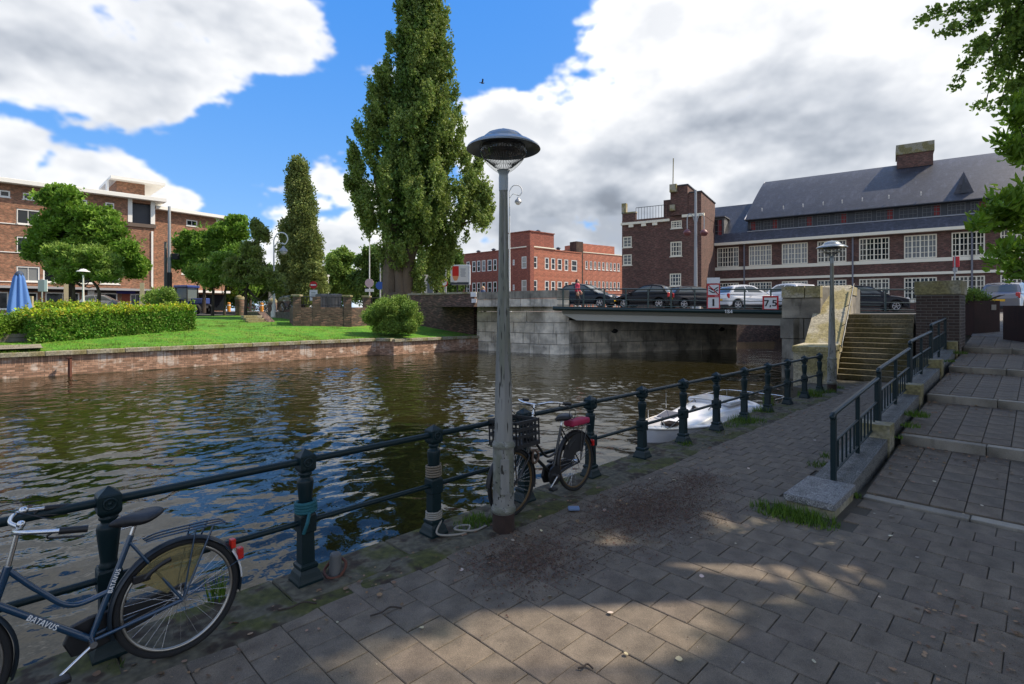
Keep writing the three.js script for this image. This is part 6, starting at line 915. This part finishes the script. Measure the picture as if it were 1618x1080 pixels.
// ---------------------------------------------------------------- people
function figure(bones, cell, pad = .06) {                                                       // bones: [ax,ay,az, bx,by,bz, r0, r1]; smooth union meshed on a grid
  let lo = [9, 9, 9], hi = [-9, -9, -9]; for (const b of bones) for (const o of [0, 3]) for (let k = 0; k < 3; k++) { const r = Math.max(b[6], b[7]) + pad; lo[k] = Math.min(lo[k], b[o + k] - r); hi[k] = Math.max(hi[k], b[o + k] + r); }
  const S = Math.max(hi[0] - lo[0], hi[1] - lo[1], hi[2] - lo[2]), n = Math.ceil(S / cell), mc = new MarchingCubes(n, M.white, false, false, 200000), K = .03; mc.isolation = 0;
  const c = [0, 1, 2].map(k => (lo[k] + hi[k]) / 2);
  for (let z = 0; z < n; z++) for (let y = 0; y < n; y++) for (let x = 0; x < n; x++) {
    const p = [x, y, z].map((q, k) => c[k] + (q / (n / 2) - 1) * S / 2); let s = 0;
    for (const b of bones) { const dx = b[3] - b[0], dy = b[4] - b[1], dz = b[5] - b[2], L = dx * dx + dy * dy + dz * dz || 1e-9, t = clamp(((p[0] - b[0]) * dx + (p[1] - b[1]) * dy + (p[2] - b[2]) * dz) / L), d = Math.hypot(p[0] - b[0] - dx * t, p[1] - b[1] - dy * t, p[2] - b[2] - dz * t) - lerp(b[6], b[7], t); s += Math.exp(-d / K); }
    mc.field[x + y * n + z * n * n] = s > 1e-30 ? K * Math.log(s) : -1;
  }
  mc.update(); const g = new THREE.BufferGeometry(), m = mc.count; g.setAttribute('position', new THREE.BufferAttribute(mc.positionArray.slice(0, m * 3), 3)); g.setAttribute('normal', new THREE.BufferAttribute(mc.normalArray.slice(0, m * 3), 3)); g.scale(S / 2, S / 2, S / 2); g.translate(...c); const q = norm(g); q.computeVertexNormals(); return q;
}
M.skin = std(lin(.42, .24, .16), .6);
function person(label, pos, yaw, cloth, legs, hairM, h = 1.66) {
  const g = thing('person', label, 'person', pos, yaw); const s = 1;
  const legB = [[0, .90, .09, .10, .50, .09, .085, .058], [.10, .50, .09, .05, .09, .09, .055, .038], [0, .90, -.09, -.04, .50, -.09, .085, .058], [-.04, .50, -.09, -.20, .13, -.09, .055, .038]], feet = [[.05, .05, .09, .19, .04, .09, .042, .034], [-.20, .10, -.09, -.09, .04, -.09, .040, .034]];
  const torso = [[0, .93, 0, .01, 1.12, 0, .125, .115], [.01, 1.12, 0, .02, 1.32, 0, .12, .125], [.0, 1.36, .10, .0, 1.36, -.10, .075, .075]], arm = [[0, 1.36, .17, -.08, 1.10, .22, .052, .042], [-.08, 1.10, .22, .02, .88, .22, .040, .030], [0, 1.36, -.17, .06, 1.10, -.22, .052, .042], [.06, 1.10, -.22, .22, .94, -.20, .040, .030]];
  const head = [[.02, 1.42, 0, .025, 1.50, 0, .050, .048], [.035, 1.555, 0, .03, 1.60, 0, .078, .086], [.075, 1.52, 0, .07, 1.53, 0, .042, .045], [.118, 1.558, 0, .125, 1.548, 0, .012, .014], [.03, 1.565, .085, .03, 1.575, .085, .016, .016], [.03, 1.565, -.085, .03, 1.575, -.085, .016, .016]], hand = [];
  for (const [x, y, z] of [[.02, .86, .22], [.235, .92, -.20]]) { hand.push([x, y, z, x + .01, y - .06, z, .032, .034]); for (let f = 0; f < 4; f++) hand.push([x - .025 + f * .018, y - .08, z, x - .02 + f * .018, y - .14 + Math.abs(f - 1.5) * .012, z, .011, .009]); hand.push([x + .03, y - .03, z, x + .055, y - .08, z, .012, .010]); }
  part('body', figure([...head, ...torso, ...arm, ...hand, ...legB, ...feet], .018), M.skin, g).scale.setScalar(h / 1.68);
  const inf = (l, d) => l.map(b => [...b.slice(0, 6), b[6] + d, b[7] + d]); const C = (n, b, m) => part(n, figure(b, .018), m, g).scale.setScalar(h / 1.68);
  C('jacket', inf([...torso, ...arm], .014), cloth); C('trousers', inf([...legB, [0, .92, .06, 0, .92, -.06, .11, .11]], .012), legs); C('shoes', inf(feet, .012), M.white); C('hair', [[.0, 1.60, 0, -.02, 1.63, 0, .092, .085], [-.06, 1.56, 0, -.08, 1.47, 0, .055, .035]], hairM);
  return g;
}
person('person in a red jacket and dark trousers walking across the bridge', onDeck(912, -1.3), bridgeYaw + .3, std(lin(.42, .02, .06), .7), std(lin(.02, .02, .024), .8), std(lin(.02, .012, .008), .7), 1.58);
person('person in blue jacket with fair hair behind the abutment parapet', P(763, HY, 36.5).setY(STREET + .02), .4, std(lin(.05, .08, .16), .8), std(lin(.03, .03, .05), .8), std(lin(.35, .25, .14), .7), 1.74);
// ---------------------------------------------------------------- street furniture round the far square
M.steel = std(lin(.34, .35, .36), .5, { metalness: .3 });
const pole = (name, label, px, d, y0, pyTop, r0, r1, m, cat = 'pole') => { const p = P(px, HY, d).setY(y0), h = EYE - (pyTop - HY) / F * d - y0, g = thing(name, label, cat, p); part('pole', lathe([[r0 * 1.25, -.3], [r0 * 1.25, .25], [r0, .3], [r1, h], [0, h]], 14), m, g); g.userData.h = h; return g; };
{
  const a = pole('tram_pole', 'tall grey tram wire pole with dark foot before the left block', 268, 45, 1.75, 326, .17, .10, M.steel); part('dark_foot', lathe([[.20, 0], [.20, 3.6], [.17, 3.65]], 14), trim, a); part('control_box', rbox(.5, .5, .35, .04, .55, 5.0, 0), trim, a); part('bracket', bx(.1, .6, 5.1, 5.2, -.05, .05), trim, a);
  pole('tram_pole', 'slim dark pole just left of the tall tram pole', 262, 46, 1.75, 382, .13, .10, std(lin(.12, .14, .13), .6));
  pole('lamp_pole', 'thin white pole with round traffic sign left of the poplar trunk', 584, 55, 2.02, 373, .06, .045, M.white); pole('lamp_pole', 'slim grey pole against the left side of the poplar trunk', 601, 58, 2.02, 405, .09, .07, M.steel); pole('lamp_pole', 'grey pole with dark foot left of the red and white billboard', 704, 52, 2.02, 395, .12, .09, M.steel);
  // lanterns with a curled arm
  const lantern = (label, px, d, y0, pyTop, dir) => { const g = pole('curled_lantern', label, px, d, y0, pyTop + 14, .09, .045, M.white, 'street lamp'), h = g.userData.h; part('foot', lathe([[.22, -.1], [.22, .3], [.14, .45], [.16, .8], [.10, .95]], 16), M.white, g);
    part('curled_arm', [tube([V(0, h - .1, 0), V(.02 * dir, h + .5, 0), V(.35 * dir, h + .95, 0), V(.85 * dir, h + .9, 0), V(1.05 * dir, h + .5, 0), V(.85 * dir, h + .12, 0), V(.62 * dir, h + .2, 0)], .045, 40, 8), tube([V(.02 * dir, h - .1, 0), V(.3 * dir, h + .25, 0), V(.7 * dir, h + .12, 0)], .03, 20, 6)], M.white, g);
    part('shade', [lathe([[.30, -.02], [.26, .14], [.12, .26], [.05, .40], [0, .42]], 20).translate(.72 * dir, h - .42, 0)], M.steel, g); part('globe', ball(.24, .72 * dir, h - .46, 0, 1, .85, 1), phys(lin(.75, .74, .70), .3), g); return g; };
  lantern('white lantern with curled arm on the lawn edge left of the conical tree', 433, 40, 1.75, 374, 1); lantern('tall slim curled lantern just right of the near lamp post', 805, 44, 2.02, 297, 1);
  // twin lantern in front of the school
  const t = pole('twin_lantern', 'grey pole with two hanging red brown lanterns before the school tower', 1099, 44, 2.02, 300, .16, .09, M.steel, 'street lamp'), h = t.userData.h; part('base_drum', lathe([[.42, -.2], [.42, .95], [.36, 1.25], [.14, 1.4]], 16), M.white, t); for (const s of [-1, 1]) { part('arm', tube([V(0, h - 3.0, 0), V(.25 * s, h - 2.15, 0), V(.55 * s, h - 2.0, 0), V(.70 * s, h - 2.4, 0), V(.70 * s, h - 3.3, 0)], .04, 24, 8), M.steel, t); part('lantern', lathe([[0, -.32], [.2, -.30], [.30, -.12], [.32, 0], [.18, .16], [.05, .25], [0, .26]], 18).translate(.70 * s, h - 3.5, 0), std(lin(.16, .05, .05), .5), t); }
  // signs
  const disc = (name, label, px, py, d, y0, r, m, fn) => { const c = P(px, py, d), g = thing(name, label, 'sign', P(px, HY, d).setY(y0)), hy = c.y - y0; part('post', bar(V(0, -.2, 0), V(0, hy + r, 0), .035), M.steel, g); part('disc', cyl(r, r, .03, 0, 0, 0, 28).rotateX(Math.PI / 2).translate(0, hy, .06), m, g); fn?.(g, hy); return g; };
  disc('no_entry_sign', 'red no entry sign over a white plate behind the terrace', 496, 450, 42, STREET, .30, M.red, (g, y) => { part('white_bar', rbox(.42, .10, .02, .004, 0, y, .085), M.white, g); part('lower_plate', rbox(.62, .85, .03, .01, 0, y - .82, .06), M.white, g); part('plate_print', [0, 1, 2].map(i => rbox(.34, .07, .01, .003, 0, y - .62 - i * .18, .08)), M.steel, g); });
  disc('round_sign', 'round pinkish traffic sign on the thin white pole', 584, 447, 54.6, STREET, .45, std(lin(.55, .40, .40), .6), (g, y) => part('lower_plate', rbox(.9, .3, .03, .01, 0, y - .75, .06), M.white, g)); disc('round_sign', 'blue traffic sign left of the poplar trunk', 600.5, 451, 55, STREET, .42, std(lin(.02, .09, .35), .5)); disc('round_sign', 'white round sign beside the white notice board', 693, 448, 48, STREET, .32, M.white); disc('round_sign', 'red rimmed round sign beside the dark-footed grey pole', 702, 447, 50, STREET, .36, M.red, (g, y) => part('white_field', cyl(.26, .26, .03, 0, 0, 0, 24).rotateX(Math.PI / 2).translate(0, y, .075), M.white, g));
  { const g = thing('notice_board', 'white notice board on posts left of the billboard', 'sign', P(675, HY, 46).setY(STREET), .3); part('panel', rbox(1.1, 2.0, .1, .02, 0, 2.2, 0), M.white, g); part('print_block', rbox(.5, 1.6, .02, .005, .25, 2.2, .06), std(lin(.10, .13, .18), .6), g); part('post', bar(V(-.4, 0, 0), V(-.4, 1.3, 0), .05), M.steel, g); part('post', bar(V(.4, 0, 0), V(.4, 1.3, 0), .05), M.steel, g); }
  { const d = 50, c = P(727, 434, d), g = thing('billboard', 'white advertising billboard with a big red and orange drop shape', 'billboard', P(727, HY, d).setY(STREET), -.1), y = c.y - STREET, w = 1.62, hh = .95; part('board', rbox(w * 1.08, hh * 2, .3, .04, .06, y, -.2), std(lin(.50, .55, .60), .5), g); part('poster', bx(-w * .57, w * .5, y - hh + .25, y + hh - .08, -.04, -.02), M.white, g);
    part('red_field', bx(-w * .46, -w * .08, y - .1, y + hh - .12, -.018, -.006), std(lin(.62, .02, .015), .5), g); part('orange_drop', extr([[-w * .46, y - .1], [-w * .08, y - .1], [-w * .16, y - .45], [-w * .24, y - .62], [-w * .30, y - .62], [-w * .38, y - .45]], .012).translate(0, 0, -.011), std(lin(.75, .30, .14), .5), g); part('dark_base', bx(-w * .57, w * .5, y - hh + .03, y - hh + .26, -.03, -.0), std(lin(.05, .06, .08), .5), g); part('white_oval', ball(.3, -w * .27, y - hh + .32, 0, 1, .28, .05), M.white, g); part('text_line', Array.from({ length: 9 }, (_, i) => bx(.02 + (i % 3) * .02, .55 - (i % 4) * .03, y + .55 - i * .09, y + .585 - i * .09, -.018, -.012)), std(lin(.25, .27, .32), .6), g).userData.kind = 'stuff'; part('leg', bar(V(-.3, 0, -.2), V(-.3, y - hh + .1, -.2), .08), trim, g); part('leg', bar(V(.5, 0, -.2), V(.5, y - hh + .1, -.2), .08), trim, g); }
  const ss = thing('stop_sign', 'small red and white sign on a steel post above the brick pillar', 'sign', P(1508, HY, 30).setY(STREET), .5); part('post', bar(V(0, -.1, 0), V(0, 3.2, 0), .04), M.steel, ss); part('sign_plate', rbox(.08, .6, .3, .03, .05, 2.85, .05, 3), M.red, ss); part('bracket', rbox(.1, .25, .2, .03, .05, 2.4, 0), M.steel, ss);
  // round brick pillars with domed caps and orange posts
  const bp = (label, px, d, y0, pt, w) => { const h = EYE - (pt - HY) / F * d - y0, r = w / 2 * d / F, g = thing('round_pillar', label, 'pillar', P(px, HY, d).setY(y0)); part('shaft', lathe([[r, -.5], [r, h - .35]], 24), M.pillarB ??= std(0xffffff, .9, { map: M.wallBrick.map }), g); part('domed_cap', lathe([[r * 1.04, h - .36], [r * 1.06, h - .2], [r * .8, h - .08], [r * .3, h], [0, h]], 24), M.mossStone, g); };
  bp('round brick pillar behind the thin trunk of the airy young tree', 379, 44, 1.6, 466, 13); bp('round brick pillar with pale domed cap at the foot of the terrace steps', 450, 40, STREET - .3, 468, 18); bp('shaded round pillar left of the domed pale pillar', 431, 43, 1.9, 471, 13); bp('pale capped round pillar between bush and brick wall', 654, 41, STREET, 459, 20);
  for (const [px, d, l] of [[362, 52, 'orange post beside the young trees'], [414, 55, 'orange post among the parked bicycles']]) { const g = thing('orange_post', l, 'bollard', P(px, HY, d).setY(1.95)); part('tube', lathe([[.16, -.2], [.16, .95], [.12, 1.02], [0, 1.04]], 14), std(lin(.55, .22, .02), .5), g); part('band', lathe([[.165, .7], [.165, .8]], 14), M.white, g); }
  // terrace walls with posts and railing
  const tw = thing('terrace_wall', 'dark brick terrace wall with square posts and iron railing at the lawn', 'wall'), seg = (a, b, y0, y1, th, n = 'wall') => { const L = Math.hypot(b[0] - a[0], b[1] - a[1]), g = box(L, y1 - y0, th, 0, 0, 0); const o = part(n, g, M.darkBrick, tw); o.position.set((a[0] + b[0]) / 2, (y0 + y1) / 2, (a[1] + b[1]) / 2); o.rotation.y = yawTo(b[0] - a[0], b[1] - a[1]); return o; };
  const A = [-14.4, -34.8], B = [-13.0, -32.0], C = [-10.35, -33.3], D = [-9.5, -34.6], E = [-6.6, -36.5], G = [-2.3, -34.0];
  seg(A, B, .5, 2.36, .4); seg(B, C, .5, 2.36, .4); seg(C, D, .5, 2.36, .38); seg(D, [-7.0, -36.0], .5, 2.36, .38); const rw = seg([-7.2, -37.6], G, .5, 3.24, .5); 
  for (const p of [B, C, D, [-12.0, -32.5]]) part('post', [box(.46, 2.5, .46, p[0], 1.75, p[1], .4)], M.darkBrick, tw); for (const p of [B, C, D]) part('post_cap', boxUV(rbox(.54, .12, .54, .03, p[0], 3.06, p[1])), M.mossStone, tw);
  for (const [p, q] of [[B, C], [D, [-7.0, -36.0]], [A, B]]) { const L = []; const n = 16; for (let i = 0; i <= n; i++) { const x = lerp(p[0], q[0], i / n), z = lerp(p[1], q[1], i / n); L.push(bar(V(x, 2.36, z), V(x, 3.0, z), .014, 5)); } L.push(bar(V(p[0], 3.0, p[1]), V(q[0], 3.0, q[1]), .022, 6), bar(V(p[0], 2.5, p[1]), V(q[0], 2.5, q[1]), .016, 6)); part('iron_railing', L, M.black, tw).userData.kind = 'stuff'; }
  part('coping', [box(Math.hypot(4.9, 3.6), .12, .6, -4.75, 3.30, -35.8, yawTo(4.9, 3.6))], M.mossStone, tw); part('white_block', [box(.35, .3, .3, -2.45, 3.18, -33.75), box(.3, .25, .3, -2.42, 2.78, -33.75)], M.white, tw);
  const st = thing('terrace_steps', 'old stone steps beside the brick terrace wall', 'steps', V(-16.2, 1.0, -33.8), .9); for (let i = 0; i < 4; i++) part('step', boxUV(rbox(1.2, .16, .42, .02, 0, .25 + i * .17, -.30 * i)), M.mossStone, st); part('side_slope', extr([[0, 0], [0, .3], [-1.6, 1.05], [-1.6, 0]], .5).rotateY(-Math.PI / 2).translate(.9, .0, .2), M.darkBrick, st);
  for (const [px, l] of [[512, 'squat stone planter on the terrace, left of the pair'], [528, 'squat stone planter on the terrace, right of the pair']]) { const g = thing('stone_planter', l, 'planter', P(px, HY, 36.5).setY(STREET)); part('tub', lathe([[.45, 0], [.5, .9], [.56, 1.1], [.54, 1.22], [.45, 1.24], [0, 1.1]], 20), M.galvTub ??= std(lin(.30, .30, .29), .8, { map: T.stone }), g); }
  // parasol, planter, posts at the far left
  const u = thing('closed_parasol', 'closed blue parasol tied round its pole at the far left bank', 'parasol', P(31, HY, 22.2).setY(.95)), fold = (a, b) => { const pr = [[.12, 2.72], [.17, 2.55], [.26, 1.9], [.35, 1.25], [.36, 1.0], [.24, .86], [.36, .62], [.34, .30], [.26, .16]]; const i = b * (pr.length - 1), k = Math.min(pr.length - 2, Math.floor(i)), t = i - k, R = lerp(pr[k][0], pr[k + 1][0], t) * (1 + .16 * Math.cos(a * 6.283 * 8 + b * 2) + .08 * Math.sin(a * 6.283 * 3 + b * 9)), y = lerp(pr[k][1], pr[k + 1][1], t) + .06 * Math.cos(a * 6.283 * 8) * b; return V(Math.cos(a * 6.283) * R, y, Math.sin(a * 6.283) * R); };
  part('cloth', [norm(sheet(96, 40, fold))], M.parasol = std(lin(.085, .20, .48), .85, { side: THREE.DoubleSide }), u); part('cap', lathe([[.14, 2.66], [.15, 2.74], [.08, 2.84], [0, 2.86]], 16), std(lin(.03, .05, .09), .7), u); part('pole', cyl(.03, .03, 2.7, 0, 0, 0, 10), M.steel, u); part('foot', cyl(.35, .35, .1, 0, -.05, 0, 20), M.concrete, u); part('tie', torus(.25, .02, 6, 24).rotateX(Math.PI / 2).translate(0, .88, 0), std(lin(.05, .11, .3), .8), u);
  const pl = thing('wooden_planter', 'weathered grey wooden planter box at the far left bank', 'planter', P(14, HY, 20.9).setY(.72), yawTo(Q, -Q)); for (let i = 0; i < 3; i++) part('plank', rbox(1.7, .16, .05, .01, 0, .1 + i * .17, .3), M.wood = std(lin(.34, .31, .28), .9, { map: T.stone }), pl); part('post', bx(-.75, -.65, -.1, .62, .33, .41), M.wood, pl); part('post', bx(.65, .75, -.1, .62, .33, .41), M.wood, pl); part('soil_top', bx(-.84, .84, .35, .45, -.4, .27), M.soil, pl); part('end_plank', bx(.80, .86, 0, .5, -.4, .26), M.wood, pl);
  const wp = thing('wooden_post', 'bare wooden post right of the blue parasol', 'post', P(49, HY, 24).setY(1.0)); part('shaft', box(.16, 1.9, .14, 0, .85, 0, .3), M.postW = std(lin(.36, .30, .20), .9), wp); const wp2 = place(wp, 'wooden post standing before the brick block left of the small trees', P(105, HY, 30).setY(1.3), .4, 1.3); const w3 = place(wp, 'wooden post behind the long hedge right of the orange shop door', P(225, HY, 34).setY(1.5), .2, 1.35);
  const gs = thing('street_sign', 'grey double sign on a pole between parasol and maple', 'sign', P(67, HY, 34).setY(1.5)); part('pole', bar(V(0, -.2, 0), V(0, 2.7, 0), .04), M.steel, gs); part('sign_panel', rbox(.42, .75, .04, .01, 0, 2.25, .05), M.steel, gs); part('sign_panel', rbox(.2, .75, .04, .01, .3, 2.25, .06), M.white, gs);
}
// rust-red steel planters at the ramp head
{
  const pb = (label, c, w, d, h, yaw) => { const g = thing('steel_planter', label, 'planter', c, yaw); part('box', [bx(-w / 2, w / 2, 0, h, d / 2 - .02, d / 2), bx(-w / 2, w / 2, 0, h, -d / 2, -d / 2 + .02), bx(-w / 2, -w / 2 + .02, 0, h, -d / 2 + .021, d / 2 - .021), bx(w / 2 - .02, w / 2, 0, h, -d / 2 + .021, d / 2 - .021), bx(-w / 2 + .03, w / 2 - .03, h - .15, h - .1, -d / 2 + .03, d / 2 - .03)], M.rust, g); part('label_plate', rbox(.16, .16, .01, .003, w * .25, h - .2, d / 2 + .006), std(lin(.25, .23, .20), .7), g); return g; };
  const c1 = P(1539, HY, 16.3).setY(1.40), a = pb('rust-brown steel planter box beside the brick pillar', c1, .84, .8, 1.04, .1); pb('rust-brown steel planter box at the right edge of the picture', P(1634, HY, 14.2).setY(1.22), .95, .8, 1.05, -.1);
  const bl = []; const r = rng(1300); for (let i = 0; i < 8; i++) bl.push({ c: V((r() - .5) * .7, .12 + r() * .2, (r() - .5) * .6), r: [.2, .17, .2], n: 90 }); bush('small_shrub', 'green plants growing in the steel planter beside the pillar', c1.clone().setY(2.32), bl, M.leafB, sprig(6, .07, .03, .08, 15), 1302);
}
// ---------------------------------------------------------------- small things on the quay
{
  const mb = thing('mooring_bollard', 'short grey mooring pin with rusty chain beside a railing post', 'bollard', W(2.02, 4.04, -.02)); part('pin', lathe([[.075, 0], [.05, .03], [.045, .17], [.038, .19], [0, .195]], 14), std(lin(.10, .10, .095), .7), mb); part('chain', [tube([V(.05, .03, .05), V(.08, .10, -.02), V(-.02, .12, -.08), V(-.10, .04, -.03), V(-.03, .03, .08)], .012, 30, 6, true)], M.rustPost, mb);
  top('rope_coil', [tube([W(3.10, 4.05, .14), W(3.0, 3.98, .05), W(3.22, 3.88, .02), W(3.36, 3.94, .035), W(3.30, 4.02, .03), W(3.18, 3.95, .05), W(3.32, 3.84, .03), W(3.50, 3.86, .02)], .010, 70, 6), tube(Array.from({ length: 20 }, (_, i) => W(3.05 + .075 * Math.cos(i * 1.3), 4.107 + .075 * Math.sin(i * 1.3), .15 + .004 * i)), .009, 90, 6)], M.rope, 'loose coil of pale rope at the foot of a railing post', 'rope');
  top('rope_wrap', tube(Array.from({ length: 26 }, (_, i) => W(3.05 + .072 * Math.cos(i * 1.25), 4.107 + .072 * Math.sin(i * 1.25), .55 + .0045 * i)), .010, 110, 6), std(lin(.17, .14, .10), .95), 'frayed rope wound round the middle of a railing post', 'rope');
  top('cloth_wrap', [tube(Array.from({ length: 22 }, (_, i) => W(1.805 + .074 * Math.cos(i * 1.2), 4.107 + .074 * Math.sin(i * 1.2), .545 + .004 * i)), .016, 90, 6), tube([W(1.80, 4.03, .56), W(1.76, 3.98, .50), W(1.74, 4.0, .42)], .014, 14, 6)], std(lin(.008, .09, .11), .8), 'turquoise cloth tied round a railing post', 'cloth');
  top('litter_packet', rbox(.12, .03, .07, .008, 0, 0, 0), std(lin(.13, .20, .33), .6), 'pale blue crumpled packet under the black bicycle', 'litter').position.copy(W(4.45, 3.52, .03));
  const r = rng(1400); const stick = (label, px, py, L, yaw) => { const d = F * EYE / (py - HY), p = V((px - CX) / F * d, .012, -d); const o = top('fallen_twig', [tube([V(-L / 2, 0, 0), V(-L / 6, .01, L * .06), V(L / 6, .012, -.02), V(L / 2, .0, L * .05)], .006, 12, 5)], M.barkDark, label, 'twig'); o.position.copy(p); o.rotation.y = yaw; };
  stick('curved pale twig lying on the paving at bottom left', 610, 968, .22, .5); stick('long thin twig on the moss near the mooring pin', 470, 960, .26, .4); stick('pale stick on the dark soil patch by the lamp post', 775, 882, .09, -.1); stick('short brown stick in the sun patch', 925, 1058, .09, 0);
  // fallen leaves and crumbs
  const lf = (label, n, fn, m, s0, s1, seed, geo) => { const q = rng(seed), im = new THREE.InstancedMesh(geo, m, n), mm = new THREE.Matrix4(), e = new THREE.Euler(), qq = new THREE.Quaternion(), c = new THREE.Color(); for (let i = 0; i < n; i++) { const [u, v, y] = fn(q), s = lerp(s0, s1, q() * q()); e.set((q() - .5) * .7, q() * 6.28, (q() - .5) * .7); mm.compose(W(u, v, y + .008 + q() * .008), qq.setFromEuler(e), V(s, s, s)); im.setMatrixAt(i, mm); const k = .5 + q(); c.setRGB(k, k * (.85 + .2 * q()), k * (.75 + .3 * q())); im.setColorAt(i, c); } im.name = numbered('leaf_litter'); im.castShadow = im.receiveShadow = true; scene.add(im); tag(im, label, 'litter', null, 'stuff'); };
  const leaf = (() => { const o = [[0, 0], [.3, .12], [.5, .42], [.34, .74], [0, 1], [-.34, .74], [-.5, .42], [-.3, .12]], pos = []; for (let i = 0; i < 8; i++) { const a = o[i], b = o[(i + 1) % 8], f = p => [p[0] * .9, .12 * Math.abs(p[0]) + .10 * (p[1] - .5) ** 2, p[1] - .5]; pos.push(0, .0, 0, ...f(a), ...f(b)); } const g = new THREE.BufferGeometry(); g.setAttribute('position', new THREE.Float32BufferAttribute(pos, 3)); g.computeVertexNormals(); return g; })();
  const chip = (() => { const g = norm(new THREE.TetrahedronGeometry(.5)); g.scale(1, .3, .45); return g; })();
  const brown = std(lin(.20, .13, .08), .9, { side: THREE.DoubleSide }), pale = std(lin(.38, .34, .27), .9, { side: THREE.DoubleSide }), dark = std(lin(.10, .07, .045), .95, { side: THREE.DoubleSide });
  const rampH = u => Math.max(0, rampY(u));
  lf('brown fallen leaves gathered along kerb, ramp steps and railing', 1500, q => { const k = q(); if (k < .35) { const i = Math.floor(q() * 4), u = rampU[i + 1] - .05 - Math.pow(q(), 2) * .7; return [u, 1.42 - Math.pow(q(), 1.4) * 1.7, rampH(u)]; } if (k < .55) { const u = 7.1 + q() * 10; return [u, 1.42 - Math.pow(q(), 2) * .4, rampH(u)]; } if (k < .85) { const u = -.5 + q() * 15; return [u, 3.9 - Math.pow(q(), 1.5) * .7, 0]; } const u = 2.6 + q() * 2.6; return [u, .05 + Math.pow(q(), 1.6) * .6, 0]; }, brown, .018, .06, 1401, leaf);
  lf('pale dry leaves scattered over the paving', 60, q => { const u = .8 + q() * 9; const v = q() * 3.6; return [u, u > 6 && v < 2.1 ? v * .6 : v, u > 7 && v < 2.1 ? rampH(u) : 0]; }, pale, .02, .075, 1403, leaf);
  const gs = q => (q() + q() + q() - 1.5) * 1.1;
  lf('dark reddish crumbs of soil spread over the paving by the railing', 15000, q => { const k = q(); if (k < .62) return [5.05 + gs(q) * .95, 2.97 + gs(q) * .55, -.002]; if (k < .9) return [3.3 + gs(q) * .5, 3.12 + gs(q) * .42, -.002]; return [6.3 + gs(q) * .5, 3.05 + gs(q) * .3, -.002]; }, std(lin(.10, .062, .045), 1, { side: THREE.DoubleSide }), .012, .046, 1409, chip);
  lf('small chips and crumbs scattered over soil patches and paving', 3200, q => { const k = q(); if (k < .2) return [5.05 + (q() - .5) * 2.2, 2.95 + (q() - .5) * 1.4, .01]; if (k < .3) return [3.3 + (q() - .5) * 1.2, 3.12 + (q() - .5) * 1.1, .01]; if (k < .62) { const u = 2.6 + q() * 2.8; return [u, .03 + q() * q() * .7, 0]; } const u = .5 + q() * 15, v = u > 6.1 ? 2.05 + q() * 1.6 : q() * 3.6; return [u, v, -.002]; }, dark, .006, .026, 1405, chip);
  lf('pale specks of grit in the paving joints', 1500, q => { const u = .5 + q() * 9, v = u > 6.1 ? 2.05 + q() * 1.6 : q() * 3.6; return [u, v, -.003]; }, pale, .004, .014, 1407, chip);
  // a bird in the sky
  const b = thing('flying_bird', 'small dark bird flying high beside the poplar', 'bird', P(762, 131, 60), .4); part('body', [ball(.09, 0, 0, 0, 2.1, 1, 1), ball(.055, .2, .03, 0), norm(sheet(4, 2, (s, t) => V(lerp(-.15, -.34, s), .0, lerp(-.07, .07, t) * (.5 + s)))), ...[1, -1].map(z => norm(sheet(6, 2, (s, t) => V(lerp(.08, -.10, t) - .10 * s * s, .05 + .22 * Math.sin(s * 1.4), z * (.05 + .42 * s)))))], std(lin(.03, .03, .035), .8, { side: THREE.DoubleSide }), b);
}
renderer.render(scene, camera);
